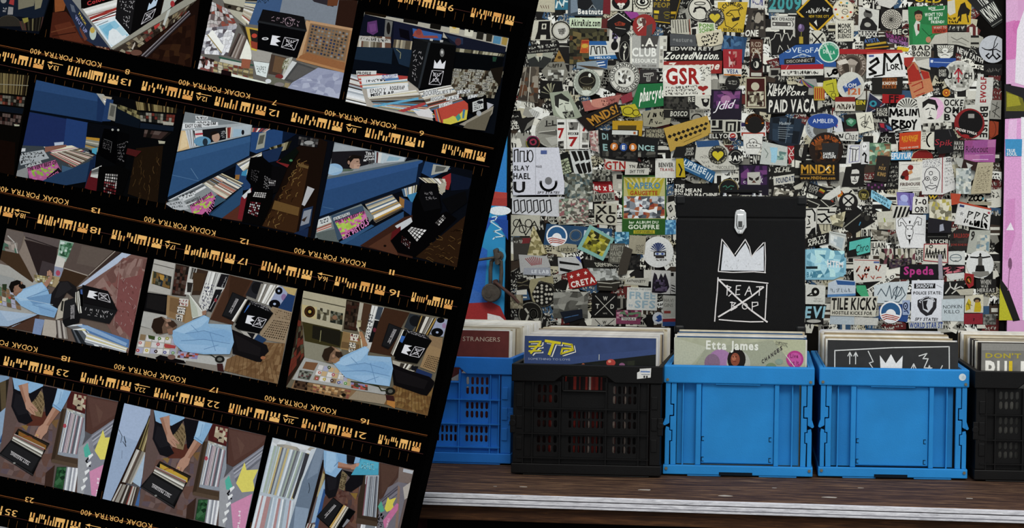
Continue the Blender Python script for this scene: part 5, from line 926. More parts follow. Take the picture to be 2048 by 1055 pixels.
p.poly([750,540,770,560,720,780,690,790],'7a6230');p.stripes([745,560,770,580,720,780,690,770],4,['8a7a4a','2a2418','b0a070'],5);p.poly([700,770,770,600,760,760,690,1000,640,1010],'90b0d0');p.poly([755,700,775,720,700,1055,665,1055],'2a5490');p.stripes([610,1010,680,1025,660,1075,590,1060],6,['c0bcb4','7a3a34','3a302a'],5)
p.poly([760,780,870,640,1070,680,1050,1080,700,1080],'5a3c34');p.mosaic([870,700,1065,690,1045,1060,780,900],8,9,['5e4038','6a4a40','523028','704c3a','4e3c3c'],6,0,.4);p.poly([990,740,1060,740,1040,800],'8a6a2a')
p.poly([1110,570,1255,580,1240,1000,1050,1010,1060,800],'3a2c22');p.poly([1130,580,1250,580,1245,660,1125,660],'b0b4bc');p.stripes([1140,590,1250,590,1225,960,1100,940],16,['b8bcc4','6a6e78','d8dce2','4a4c54','9098a2','8a4a58'],7);p.poly([1050,960,1240,1000,1235,1040,1040,1010],'4a3a2e');p.stripes([1090,1020,1230,1040,1220,1080,1080,1070],8,['d0d4da','7a8088','eceef2'],8)
p.poly([1255,468,1440,505,1420,600,1270,800,1250,790],'4c342c');p.poly([1265,480,1430,510,1400,590,1275,760],'553c32');p.poly([1430,505,1563,535,1530,650,1420,650],'7a6a64');p.poly([1470,520,1560,540,1550,570,1465,550],'b8bcc4');p.poly([1330,690,1420,640,1530,660,1480,800,1420,1055,1230,1100,1250,860],'74707a');p.stripes([1260,800,1420,670,1430,740,1280,860],9,['5a5662','7c7884','8a8690','4e4a56'],9,False);p.poly([1420,670,1440,690,1420,1060,1395,1060],'8a7064');p.poly([1465,690,1535,640,1510,780,1480,800],'b4aca4')
p.poly([1330,775,1345,800,1405,780,1375,840,1385,880,1320,910,1300,880],'dccf3a');p.poly([1240,860,1270,810,1300,900,1265,915],'4aa890');p.poly([1410,830,1425,840,1420,890,1300,1060,1285,990,1350,900],'c86a9a');p.qtext('THRILL',[1310,1060,1330,960,1345,965,1325,1065],'e0b0c8',1);p.scrib([1240,930,1300,900,1290,1050,1240,1050],4,1.6,'1f1f22',6,3)
p.poly([900,540,970,560,940,720,890,700],'7a6a4c');p.mosaic([905,560,962,575,938,710,895,690],5,8,['4a3a24','8a7a58','2e2416'],7,.3);p.poly([765,560,920,530,890,680,860,770,800,790,765,740],'17161a');p.poly([920,530,1115,580,1100,660,1060,690,1000,730,950,720,945,660,990,600],'141317');p.poly([780,600,880,570,860,700,800,720],'1e1d22')
p.poly([755,355,960,395,970,470,920,520,860,600,770,565,755,500],SH);p.poly([780,365,860,380,870,500,820,560,770,540],SH2);p.poly([870,385,955,400,960,470,890,460],'79a8d4');p.poly([960,395,1040,415,1030,480,960,470],'131216');p.poly([1040,415,1085,425,1070,470,1025,475],SH);p.line([850,500,890,455],1.6,'5e8cba')
p.poly([885,460,1000,490,1060,470,1075,480,1040,530,1000,528,880,515],'b07f66');p.poly([880,500,1000,515,1000,528,880,515],'8a5c48');p.poly([1090,430,1250,465,1245,578,1000,578],'3aa4c4');p.poly([1095,440,1245,470,1243,520,1060,515],'46b0ce');p.scrib([1110,460,1230,480,1200,540,1080,520],3,.9,'9ad4e0',7,6);p.poly([1045,475,1078,470,1065,500,1045,505],'c0907a')
p.poly([840,778,920,840,1040,905,900,1100,800,1050,690,950],'0d0d0e');p.poly([838,785,915,845,800,1035,695,950],'1e1e20');p.qtext('TEST PRESSING',[760,940,850,840,862,850,772,952],'b0acae',1);p.line([765,965,865,852],1,'b8b4b6');p.stripes([935,845,980,870,860,1070,805,1045],8,['ece6d4','3a342c','c8a050','f0ece0','8a8478'],6);p.poly([985,880,1035,908,920,1080,870,1070],'0a0a0b');p.poly([965,970,990,985,930,1050,920,1040],'8a8a90');done(p)
p=frame(4,'sliver of a photograph at the bottom left corner of the sheet',(0,720,3.15),[-300,980,60,1055,20,1300,-300,1250],'7a7a7e')
p.poly([0,1030,60,1055,40,1200,0,1200],'9a9a9e');p.stripes([-200,1010,40,1060,20,1280,-200,1240],12,SPN,4);done(p)
# ------------------------------------------------------------------ stickers on the door (corner pixels of each are read from enlarged views of the door)
CUR=[0,0,1.0];STK=[]
def G(ox,oy,s):CUR[:]=[ox,oy,s]
def S(label,q,col,shape='r',art=None,nm='sticker'):
    ox,oy,s=CUR
    if len(q)==3:cx,cy,r=q;q=[cx-r,cy-r,cx+r,cy-r,cx+r,cy+r,cx-r,cy+r];shape='e' if shape=='r' else shape
    P=[(ox+x/s,oy+y/s)for x,y in pairs(q)]
    if shape=='p':out=P;xs=[a for a,b in P];ys=[b for a,b in P];Q=[(min(xs),min(ys)),(max(xs),min(ys)),(max(xs),max(ys)),(min(xs),max(ys))]
    else:
        Q=P;out=P
    STK.append([label,Q,out,col,shape,art,nm])
K,WH,CRM='12100f','c6c5b9','bdb79f'
B_=lambda t,x0,y0,x1,y1,c=K,b=1,i=0.0:(lambda p:p.text(t,x0,y0,x1,y1,c,b,i))
def TX(*rows,c=K,b=1,i=0.0,m=8):  # full width lines of lettering
    def f(p):
        n=len(rows);h=(100-2*m)/n
        for k,t in enumerate(rows):p.text(t,m,m+k*h+h*.08,100-m,m+(k+1)*h-h*.08,c,b,i)
    return f
def SCR(rows=3,w=1.4,c=K,seed=0,d=5):return lambda p:p.scrib([6,8,94,8,94,92,6,92],rows,w,c,seed,d)
def MOS(nx,ny,cols,seed=0,jit=.35):return lambda p:p.mosaic([2,2,98,2,98,98,2,98],int(nx*1.7),int(ny*1.7),cols,seed,0,jit)
def many(*fs):
    def f(p):
        for g in fs:g(p)
    return f
def heart(p,cx,cy,r,c):
    p.poly([(cx+r*1.0*math.sin(t)**3,cy-r*.062*(13*math.cos(t)-5*math.cos(2*t)-2*math.cos(3*t)-math.cos(4*t)))for t in[i*6.283/26 for i in range(26)]],c)
def star(p,cx,cy,r,c,rx=1):p.poly([(cx+rx*(r if i%2==0 else r*.42)*math.sin(i*math.pi/5),cy-(r if i%2==0 else r*.42)*math.cos(i*math.pi/5))for i in range(10)],c)
def sunrise(p):
    p.ell(50,50,48,48,'d4d6d2');p.ell(50,50,43,43,'2c5a86');p.ell(50,62,24,26,'d8dad6');p.poly([8,58,30,52,60,56,92,64,88,74,70,88,50,93,30,90,14,76],'d8d4cc')
    for i in range(3):p.line([(10+i*4,66+i*9),(30,60+i*9),(60,66+i*8),(88-i*7,74+i*6)],1.9,'a8402a')
def face(p,skin='c9c6ba',hair=K,x=50,y=50,r=30):
    p.ell(x,y,r*.8,r*1.1,skin);p.poly([x-r*.85,y-r*.2,x-r*.7,y-r*1.1,x,y-r*1.4,x+r*.75,y-r*1.05,x+r*.85,y-r*.2,x+r*.5,y-r*.7,x-r*.4,y-r*.75],hair)
    for s in(-1,1):p.ell(x+s*r*.32,y-r*.1,r*.14,r*.1,hair);p.line([x+s*r*.5,y-r*.32,x+s*r*.18,y-r*.3],1,hair)
    p.line([x,y,x-r*.1,y+r*.35,x+r*.1,y+r*.38],.9,hair);p.line([x-r*.3,y+r*.65,x+r*.3,y+r*.65],1.3,hair)

# ---- upper left of the door
G(1020,0,4.797)
S('pale blank sticker patch with brown specks at the top left corner',[270,-40,440,-40,430,120,250,110],'a9a48e','r',lambda p:[p.line([20+i*14,60,30+i*12,78],1.2,'5a3a30')for i in range(4)])
S('teal sticker with big white angular letters at the top left',[435,-40,560,-40,555,95,430,95],'2c6a80','r',lambda p:p.line([10,85,22,30,60,80,72,25],3.4,'b9c4c0').line([75,40,95,42],3,'b9c4c0'))
S('grey photo sticker with white outlined lettering along its foot',[555,-60,900,-60,890,155,555,150],'3b4750','r',lambda p:p.poly([30,20,60,10,75,60,50,75,25,65],'17181a').poly([8,30,25,20,30,80,8,90],'6e7c88').line([60,70,70,50,80,70],1.5,'8a8f90').text('Beatnuts',29,68,100,92,'cfd0c4'))
S('narrow dark red strip left of the skull sticker',[900,-40,975,-40,960,140,890,130],'6e1c24')
S('white square sticker with a black and red skull roundel',[965,-60,1175,-60,1170,105,965,105],'b5b3a4','r',lambda p:p.ell(48,50,42,45,K).ell(48,34,30,30,'7c1f1e').line([35,10,48,40,60,10],1.2,K).ell(40,62,9,8,WH).ell(58,62,9,8,WH).poly([38,70,60,70,55,88,43,88],WH).line([46,76,46,86],1,K).line([52,76,52,86],1,K))
S('white sticker with a black ringed eye beside the skull sticker',[1180,-60,1370,-60,1365,120,1185,115],'bdbaa9','r',lambda p:[p.ring(48,42,40,40,2,K),p.ell(48,44,34,24,'2a2621'),p.ell(48,44,26,17,WH),p.ell(48,44,14,14,K),p.ell(52,40,4,4,WH)]+[p.line([48+42*math.cos(a),42+42*math.sin(a),48+50*math.cos(a),42+50*math.sin(a)],1,K)for a in[i*.35 for i in range(18)]])
S('charcoal sticker with yellow lettering and small yellow squares',[1370,-60,1620,-60,1590,235,1370,215],'2e2b27','r',lambda p:p.text('THUR',5,8,95,24,'a88a24').text('PEOPLE',4,30,98,46,'8a7428').rect(5,58,26,68,'c2a82a').rect(5,74,22,88,'8a7424').ring(60,66,14,5,1,'b09a2a').ring(60,78,10,5,1,'b09a2a').line([0,95,98,98],1.6,'b8941e'))
S('pale mint strip with black condensed lettering',[570,170,880,172,875,270,570,265],'b2c0a4','r',B_('AkiraRuiz.com',5,18,97,82))
S('white square sticker with a thick black block A and diamond',[230,195,400,190,395,385,200,385],'b0ad9e','r',lambda p:p.rect(28,6,92,60,K).rect(48,18,72,46,'b0ad9e').poly([60,20,68,32,60,44,52,32],K).poly([28,55,92,55,98,96,74,96,74,74,46,74,46,96,20,96],K))
S('round white button sticker with a dark ring beside the block A',(490,295,98),'a6a496','r',lambda p:[p.ring(50,50,44,44,2.6,'2d2a26'),p.ell(50,50,34,34,'b4b2a8'),p.poly([34,42,70,36,74,52,56,74,42,66],'86847c'),p.scrib([36,40,70,38,68,66,40,68],3,.8,'3a3834',3,4)])
S('dark blurred photo sticker under the mint strip',[600,270,830,270,940,400,930,610,565,620],'2b2a20','p',MOS(6,6,['3a3826','23221a','504c32','17160f','6a5d38','5a3a22'],3))
S('small orange and yellow badge on the dark blurred photo',[690,385,760,385,755,510,670,510],'b2612c','r',lambda p:p.rect(5,5,95,25,'9c3020').ell(50,45,40,16,'b8963a').ell(50,80,45,18,'ab4a22'))
S('white name tag with blue bands and bulging outlined letters',[760,395,960,395,1030,565,760,570],'b7b9b2','r',lambda p:p.rect(0,0,80,22,'285a92').poly([0,84,100,78,100,100,0,100],'2a6296').line([6,75,10,30,22,28,26,70],2,K).line([30,72,32,34,46,30,44,70],2,K).line([52,70,56,30,70,34,68,72],2,K).text('HELLO',20,86,78,97,'b8c4cc'))
S('tall white sticker with a purple and black bottle figure',[960,235,1070,240,1050,500,945,505],'b9b6ad','r',lambda p:p.mosaic([25,6,75,6,75,52,25,52],4,6,[K,'5a4a72','8a86a0','2a2430'],3,0,.4).ell(52,76,32,17,K).poly([40,50,66,50,66,64,40,64],'22202a'))
S('black peaked sticker with white rim and red fire under the skull',[1040,118,1170,200,1150,290,1050,360,930,250,940,190],'0f0d0c','p',lambda p:p.line([4,32,46,4,96,38],1.4,WH).poly([30,45,50,36,75,45,70,54,35,54],'8a3420').line([35,62,75,68],1,'a8a59a').text('WAR',36,40,60,52,'2a1a18'))
S('magenta curl of torn sticker above the red round sticker',[1095,110,1220,120,1250,160,1160,185],'8a3a82','p')
S('round red sticker with a grey fist, half covered',(1290,250,112),'8c2926','r',lambda p:p.ell(38,33,20,18,'a9a79a').mosaic([24,18,56,18,56,50,24,50],4,3,['c1beb0','5a3a36','8a8678'],4,0,.3).line([20,60,42,46],2,'c4c0b4').line([24,72,44,52],2,'c4c0b4').poly([60,50,85,40,82,100,58,100],'4e4a48'))
S('grey and white sticker reading club resource',[1150,345,1510,345,1500,655,1150,650],'9a9a94','r',lambda p:p.poly([30,0,78,0,72,40,30,40],'4a4744').rect(2,5,6,95,'c0beb2').text('.A.',32,8,74,32,'c9c7bc').text('CLUB',6,38,72,64,'d0cec4').text('RESOURCE',6,72,74,84,'d0cec4').text('(213) 381-2088',8,90,72,97,'4e4c48',0).rect(80,0,100,100,'b8b6aa').mosaic([82,10,98,10,98,95,82,95],2,8,['8a887e','b8b6aa','d0cec4'],5,.1))
S('black sticker with a white dancing figure',[1055,395,1150,390,1145,595,1035,590],K,'r',lambda p:p.ring(50,50,46,46,1,'8a887c').line([55,20,58,45,48,60,55,90],2.4,'b8b6a8').line([40,25,58,40,72,30],2,'b8b6a8').ell(56,18,7,5,'b8b6a8'))
S('slanting black strip with white script and web address',[170,440,470,400,480,490,165,525],K,'r',lambda p:p.scrib([4,6,96,6,96,50,4,50],1,2,'bdbbb0',4,7).text('Lostdeep.org',4,58,96,90,'9a988c',0))
S('grey picture of a headless dark suit and tie',[160,520,420,500,380,655,190,650],'8d8f80','r',lambda p:p.poly([0,40,30,20,45,60,60,20,98,40,100,100,0,100],'2c2e2c').poly([34,20,62,20,50,60],'a9ab9c').poly([46,26,54,26,52,60,47,60],'1d1f1e').ell(48,8,12,16,'aaa38e'))
S('mustard triangle sticker pointing up beside the suit picture',[470,480,530,600,420,590],'8a6a34','p',lambda p:p.ell(50,60,16,12,'4a3418'))
S('crumpled silver grey badge with worn script',[300,680,380,600,520,590,560,700,500,820,380,790],'77756a','p',lambda p:p.mosaic([25,35,85,35,80,80,25,80],5,4,['9a9a90','5a584f','b9b9b0','3f3d38'],6,0,.4).scrib([20,5,80,5,80,28,20,30],1,1.2,'2f2a24',3,6))
S('crinkled brown transparent tape strip at the left edge',[130,640,280,640,270,990,75,960],'5e5548','r',lambda p:p.mosaic([2,2,98,2,98,98,2,98],5,7,['6a6052','4e463c','8a8274','3a332c','5e3e2a'],7,0,.4).line([45,0,50,100],1.6,'a8a294').line([20,5,15,90],1.2,'8d877a'))
S('black sticker with a pale seven pointed leaf',[290,770,500,780,520,940,290,940],'100f0c','r',lambda p:[p.poly([48,80,48+44*math.cos(a)-4*math.sin(a),80+70*math.sin(a),48+44*math.cos(a)+5*math.sin(a),82+62*math.sin(a)],'8d8b72')for a in(-2.9,-2.4,-1.9,-1.57,-1.2,-.7,-.25)])
S('pale picture of a bearded face turned up, lower left of the bubble badge',[380,890,560,870,700,1130,430,1170],'8b927f','r',lambda p:p.ell(48,52,36,44,'b2b6a6').poly([14,45,22,12,60,6,84,30,78,40,40,24,26,56],'2a2a26').line([34,45,48,42],1.4,K).line([60,42,74,44],1.4,K).line([54,50,50,66,58,68],1.1,'3a3a34').mosaic([36,70,78,70,74,92,40,94],6,4,['2a2a26','8a8e7e','4a4a44'],5,0,.4))
S('blue and white torn photo under the dark blurred photo',[640,600,940,570,935,665,640,660],'7d8a92','r',lambda p:p.poly([62,5,100,0,98,90,76,80],'2c5286').line([66,30,88,24],2,'c6cacb').line([70,60,92,54],2,'c6cacb').poly([0,40,60,70,98,98,40,98],'4a3a2a'))
S('white round badge with a ring of black capitals and a cartoon crowd',(1100,742,146),'b9b8ae','r',lambda p:[p.ring(50,50,48,48,1.2,K),p.ring(50,50,34,34,1,K),p.arc("COLD PAINTIN RECORDS GOLD",50,50,41,10,-200,130,K),p.mosaic([30,28,70,28,70,72,30,72],6,6,['c4c3ba','6a6862','a9a89e','2a2824','d0cfc6'],8,0,.45)])
S('charcoal square with an outlined letter T',[1245,668,1405,665,1412,792,1240,800],'2f2b2a','r',lambda p:p.line([24,30,80,26,80,46,62,48,60,86,42,86,44,50,24,52,24,30],1.3,'b4b2a8').line([32,38,72,35],1.1,'b4b2a8').line([52,44,51,80],1.1,'b4b2a8'))
S('pale round dome badge with a dark glassy centre',(740,792,132),'8f9488','r',lambda p:[p.ring(50,50,46,46,1.6,'b3b8ac'),p.ell(50,44,32,34,'1c1913'),p.ring(50,42,26,14,1,'75705c'),p.poly([30,62,70,62,64,78,36,78],'3c3628'),p.ell(60,24,5,7,'c4c6ba'),p.poly([30,80,50,76,68,84,52,96,36,94],'b9beb2'),p.text('DATA',36,68,66,78,'8a866e')])
S('pink sticker with small red face half under the dome badge',[690,975,1070,905,1030,1015,720,1070],'9a5a52','p',lambda p:p.ell(45,50,22,28,'b57a6a').poly([15,10,28,4,24,50],'c2bfae').scrib([50,30,90,20,90,60,50,70],2,1,'5c2a2a',4,4))
S('green sticker with slanted white lower case lettering',[1235,808,1490,798,1522,1012,1150,1052],'1f6d3c','r',lambda p:p.qtext('pharcyde',[14,18,96,14,90,76,22,88],'cfd2c2'))
S('small black square with a white Z',[1420,700,1492,700,1487,792,1420,792],K,'r',B_('Z',20,15,85,85,WH))
S('red mushroom sticker with white lettering near the club sticker',[1060,930,1170,880,1180,960,1080,1000],'84303a','p')

# ---- upper middle
G(1340,0,4.794)
S('black strip with yellow lettering beside the frowning circle',[0,-40,112,-40,60,235,0,235],'15120c','r',lambda p:p.rect(10,55,70,64,'b08c1c').rect(10,72,50,78,'6b5a1c').line([95,10,60,95],1.6,'8a7020'))
S('pale round sticker with a dark frown and halo',(287,85,118),'b9b6a9','r',lambda p:[p.ring(50,50,46,46,2.4,'2a2826'),p.ring(50,28,22,6,1.6,'3a3734'),p.line([26,62,32,48,50,43,68,48,76,62],4,'2f2c2a'),p.line([24,64,34,58],2,'2f2c2a')])
S('yellow square sticker with a line drawn grinning face',[458,20,748,20,700,312,458,300],'b79a2c','r',lambda p:[p.arc('SCUMLIFE',48,40,36,14,-165,-20,'2a2418'),p.line([30,40,45,28,70,26,80,45],1.6,'2a2418'),p.ring(40,42,9,5,1.2,'2a2418'),p.line([22,45,30,80,55,88,75,70],1.4,'2a2418'),p.poly([50,56,80,48,78,60,55,66],'2a2418'),p.line([50,40,60,52,52,54],1.2,'2a2418'),p.text('BROOKLYN',22,88,96,98,'2a2418')])
S('round charcoal button with a yellow heart beside the grinning face',(430,166,92),'33302d','r',lambda p:[p.arc('LOVE KEEPS ON THE BEAT',50,50,41,9,-200,140,'a9a698'),heart(p,50,52,28,'b8a52e')])
S('white sticker with lime green capitals',[265,212,430,222,440,312,270,330],'b9bda6','r',TX('PONE','SCHEME',c='5d8a32'))
S('cream torn label with slanted hand brushed words',[245,330,490,278,525,415,275,478],'b9b29a','r',lambda p:p.scrib([14,16,90,12,90,88,14,92],3,2,'1d1a16',5,5))
S('white sticker of thin black drips beside the lime capitals',[10,190,200,185,205,332,10,320],'a8a596','r',lambda p:[p.line([8+i*13,5,12+i*13,60+(i*37%40)],1.3,K)for i in range(7)]+[p.line([92,0,94,100],2,'7c3420')])
S('slate grey embossed label with faint letters',[0,325,245,335,255,450,0,442],'4c4e50','r',lambda p:p.text('gesture',10,28,86,72,'7a7c7a'))
S('black strip with cropped white capitals over the nation strip',[0,446,420,446,412,488,0,488],K,'r',B_('EDWIN REY',2,12,98,90,'b6b4aa'))
S('long black strip with bold white italic lettering',[-60,490,500,490,500,584,-60,584],'171513','r',lambda p:p.text('ZootedNation.',2,14,97,84,'c9c8bd',1,.06))
S('long red strip with bold white italic lettering',[-60,590,502,580,496,705,-60,715],'8f2722','r',B_('Zooprome',6,12,96,84,'c9c0b4',1,.06))
S('white square sticker with big red brushed capitals and a red heart',[-70,626,392,626,396,915,-62,932],'bfbdb2','r',lambda p:[p.ell(40,34,42,32,'cfcdc4'),p.text('GSR',6,10,76,60,'97211e'),p.scrib([78,4,98,4,98,52,78,52],5,1.1,K,6,2),p.scrib([4,66,50,66,50,96,4,96],3,1.1,'2a2622',7,7),p.scrib([48,64,72,64,72,96,48,96],3,1,'2a2622',8,4),heart(p,83,76,11,'92241f'),p.ell(84,94,3,3,'92241f')])
S('crumpled blue sticker right of the brushed words',[520,340,740,360,700,610,490,480],'2d4c6e','p',MOS(6,5,['2c4a6c','375a80','24405e','476a8a','1c2f45'],9,.45))
S('red card with a white dancing figure above a white band',[508,475,692,475,686,735,514,728],'96252c','r',lambda p:[p.mosaic([30,8,72,8,72,66,30,66],5,6,['b8a09a','8a2028','96252c','6e161c','a8746c'],5,0,.45),p.rect(0,72,100,100,'bcbab2'),p.text('VESA',18,75,82,90,'33406e'),p.rect(2,93,98,99,'b06a2a')])
S('round black sticker with tiny white script',(600,795,70),'1a1816','r',lambda p:p.scrib([18,30,84,34,80,66,22,62],2,1,'b3b1a6',4,5))
S('purple nebula card with white brush script',[390,858,692,858,684,1150,390,1160],'1d1626','r',lambda p:p.mosaic([10,5,95,5,90,62,8,60],6,5,['4a2a55','6a3a6e','2e1c3a','7d4a78','3a2448'],6,0,.45).ell(48,32,16,14,'9a6a8e').qtext('Jdid',[20,38,78,32,72,60,14,66],'d0c8cc',0,.1).line([24,98,70,98],1.2,'8d8a86'))
S('portrait photo strip with white block letters at its foot',[760,92,910,95,918,362,705,360],'3b352f','r',lambda p:p.mosaic([25,4,90,4,90,70,25,70],5,6,['4a443c','2a2622','8a8478','1c1a18','6a6458'],7,0,.4).ell(60,30,18,20,'8d8578').text('ONE',4,74,66,96,'c5c3b8'))
S('white card with blue scrawl above the portrait strip',[780,-50,905,-50,908,78,772,78],'b4b2ac','r',SCR(1,1.6,'4a4a86',3,3))
S('dark maroon strip with pale capitals and a round emblem',[764,372,892,375,890,742,762,740],'3a1712','r',lambda p:[p.rect(4,2,96,38,'55392c'),p.text('RCD',12,8,88,20,'9a8a78'),p.text('CNC',14,24,86,36,'a99a84'),p.ring(50,46,30,8,2,'a8744a',16,180,360),p.ell(50,66,46,17,'0e0c0b'),p.arc('THE ORIGIN',50,66,34,8,-170,-10,'b8b6a8'),p.ell(50,67,20,9,'b5b3a6'),p.ell(42,66,8,7,K),p.rect(12,88,90,97,'a8a69a')])
S('playing card style sticker with a white skeleton drummer on maroon',[722,738,918,738,922,1038,722,1038],'a39d85','r',lambda p:[p.rect(6,5,94,95,'431511'),p.ell(48,30,20,13,'aaa58e'),p.mosaic([12,46,90,46,88,93,12,93],8,7,['b0ab95','2a1a14','8c8772','a8a38c','54483a'],9,0,.45)])
S('dark teal sticker with huge aqua numerals 2009',[945,-40,1265,-40,1262,128,930,122],'273436','r',lambda p:p.text('2009',4,8,98,78,'3f8e8e').rect(4,80,50,97,'8c9a98'))
S('white cassette tape sticker under the aqua numerals',[968,153,1202,160,1196,286,968,280],'b4b3aa','r',lambda p:p.text('MIX CFDADDF',4,10,96,32,'2a2826',1).rect(6,44,82,74,'44423f').ell(14,60,5,9,'b4b3aa').ell(74,60,5,9,'b4b3aa').rect(22,52,64,68,'5e5c58').line([88,36,94,60,90,76],1.4,K))
S('black diamond sticker with yellow border and white signature',[1412,-95,1614,115,1410,312,1210,115],'b8901c','p',lambda p:p.poly([50,6,94,51,50,94,6,51],'0e0d0c').scrib([22,42,82,36,82,52,20,58],1,1.6,'c9c7bc',5,8).text('NEW YORK CITY',30,59,78,65,'a8891f').poly([42,76,48,70,50,86],'b8b6aa'))
S('round white crossing sign sticker with black X under the diamond',(1410,378,88),'b3b1a4','r',lambda p:p.line([22,18,80,82],3,K).line([78,18,22,82],3,K).text('R',74,42,92,62,K).text('H',10,42,26,62,K))
S('blue sticker with childlike white lettering and a cloud',[1040,442,1450,415,1592,600,1592,642,1050,622],'274f8c','p',lambda p:p.text('LOVE-oFA',3,18,72,40,'bfc8cc',0).line([24,62,34,52,42,48,50,52,56,56],1.5,'b4c2cc').ring(42,52,6,8,1.2,'b4c2cc').line([66,70,78,92],1.3,'9cb0c4'))
S('dark strip with spaced serif capitals on the blue sticker',[1095,567,1390,545,1390,602,1095,617],'26221e','r',B_('DISCONNECT',8,25,92,78,'aeaa9e',0))
S('white strip with red top band and black marker sentence',[1063,622,1472,615,1468,722,1065,728],'bcbab0','r',lambda p:[p.rect(0,0,100,44,'9c1f28'),p.line([12,40,17,8],1,'c89a9a'),p.ell(7,72,2,7,K),p.scrib([12,52,94,52,94,94,12,94],1,1.3,'1d1b19',9,16)])
S('round green badge with white rim and crossed lettering',(1525,500,102),'b7c2b8','r',lambda p:[p.ell(50,50,44,44,'2c8a66'),p.line([32,16,62,84],3,'a9c0b2'),p.text('DE',22,38,44,56,'b4c4b8'),p.text('LA',56,44,78,60,'b4c4b8'),p.arc('TRADE UNION',50,50,38,10,-160,-20,'a9bcae')])
S('black sticker with a white outlined crowd of hands',[955,318,1050,300,1240,380,1220,420,1050,525,965,520],'161412','p',lambda p:p.line([4,95,2,40,14,30,20,10,36,12,40,45,48,12,60,8,68,40,78,14,90,30,96,50],1.4,'b6b4a8').line([28,90,34,60,44,80],1.2,'b6b4a8').line([60,60,66,80],1.2,'b6b4a8'))
S('black card with a blurred purple flower',[1200,168,1335,168,1335,425,1200,425],'14110f','r',lambda p:p.ell(42,40,24,15,'5a4868').ell(36,34,10,9,'8a78a0').line([44,54,40,90],2,'6f6a2c').rect(28,72,56,98,'a08a2c'))
S('black banner with two lines of bold slanted white capitals',[930,785,1330,832,1322,922,930,925],'121110','r',lambda p:p.text('VILLAIN',3,8,64,48,'c0beb4',1,.05).text('NEWYORK',3,52,95,95,'c6c4ba',1,.05))
S('wide black banner with tall outlined white capitals',[932,925,1418,908,1412,1090,925,1092],'131211','r',lambda p:p.text('PAID VACA',4,22,96,88,'c2c0b6').line([70,10,78,60],1,'5a5854'))
S('white sticker with a coloured sunburst above the villain banner',[1190,760,1400,755,1420,840,1330,838],'8c8a86','p',lambda p:[p.poly([30,0,8+i*18,100,24+i*18,100],c)for i,c in enumerate(['8a2a2a','3a4a8a','9a7a2a','6a2a5a','2a6a5a'])])
S('small card striped red and yellow',[1380,830,1482,830,1482,962,1380,962],'a8862a','r',lambda p:[p.rect(8+i*20,10,18+i*20,90,'9c2c22')for i in range(5)])
S('yellow green cartoon hand shape sticker',[1470,780,1590,755,1620,920,1570,960,1500,890,1465,840],'a9a42a','p',lambda p:p.line([20,30,60,20,70,60,40,60],1.2,'4a4a18').ring(66,76,14,10,1.1,'4a4a18'))
S('white sticker with a bold black swirl',[1478,640,1625,640,1620,742,1482,742],'b7b5ac','r',lambda p:p.line([20,60,30,88,50,70,60,30],3,K).ring(72,45,16,22,3,K).ring(72,45,7,10,2,K))
S('white square with a bearded man drawn in black',[243,918,388,918,382,1062,240,1060],'b4b2a6','r',lambda p:p.poly([40,20,95,20,90,60,75,76,55,70,48,50],K).ell(70,34,14,12,'b4b2a6').poly([0,60,40,86,98,90,98,100,0,100],'2a2824').text('ELDNEDST',6,82,92,98,'b4b2a6'))
S('dark mottled sticker under the red heart square',[-60,925,242,925,240,1075,-60,1075],'1e1d1a','r',many(MOS(9,4,['2a2925','151412','3a3833','45433c'],4),B_('RE',78,4,98,34,'a8a69a')))

# ---- upper right
G(1670,0,4.796)
S('round pizza style white sticker with red and yellow spots',(80,96,102),'b9b3a0','r',lambda p:[p.ell(50,50,44,44,'c2bba6')]+[p.ell(50+36*math.cos(a),50+36*math.sin(a),6,5,c)for a,c in zip([.3,1,1.7,2.5,3.2,4.4,5.2],['b0382a','c0982a','b85a2a','d0b030','a8302a','c89a2a','4a8a8a'])]+[p.scrib([28,20,76,26,70,40,28,34],1,.9,K,4,7),p.ring(58,58,14,12,1,K),p.line([48,55,66,62],.9,K)])
S('black and white photo sticker of a bowed man, capitals below',[228,62,424,98,412,355,220,350],'b3b2aa','r',lambda p:p.ell(46,22,22,14,'5a5854').poly([8,66,20,40,45,30,70,40,94,60,92,78,10,78],'1f1d1c').ell(46,58,16,8,'9a988e').poly([30,6,62,10,60,18,34,16],K).rect(0,80,100,100,'171514').text('MURDOCK',2,82,98,99,'c2c0b6'))
S('black square sticker with a fine white spiral',[434,85,646,85,642,292,434,292],'14110f','r',lambda p:p.line([(50+(4+t*1.02)*math.cos(t*.9),50+(4+t*1.02)*math.sin(t*.9))for t in[i*.45 for i in range(98)]],1.9,'bdb8aa'))
S('green record cover style sticker of a person leaning in a green jacket',[700,65,1076,52,1078,420,715,430],'23713c','r',lambda p:[p.poly([8,100,10,60,20,42,34,46,56,50,70,70,58,84,44,96,40,100],'2c8048'),p.poly([13,50,20,36,30,42,26,70,18,78],'b3b6ac'),p.poly([22,46,28,46,27,66,22,62],'6a2a22'),p.ell(26,27,9,12,'a9775a'),p.poly([15,26,16,14,26,9,36,14,37,26,32,20,20,20],'2a1e16'),p.line([22,26,24,26],1,K),p.line([29,26,31,26],1,K),p.line([23,34,30,34],1,'5a2a22'),p.ell(50,88,7,8,'a9775a'),p.line([34,58,52,78,60,74],1.2,'17502a'),p.rect(60,52,100,72,'9c3a26'),p.text('WANT TO',64,54,98,60,'b09a8a'),p.text('KNOW',66,62,96,70,'5c1c14'),p.poly([68,76,100,70,100,100,52,100],'a8a498'),p.text("WON'T YOU",42,18,88,27,'bcc8b8'),p.text('BE MY',52,29,80,37,'bcc8b8'),p.text('FRIEND?',58,39,92,46,'bcc8b8'),p.line([60,12,92,10,92,2],1.4,'c6ccc0'),p.text('NOW',52,3,70,10,'c6ccc0')])
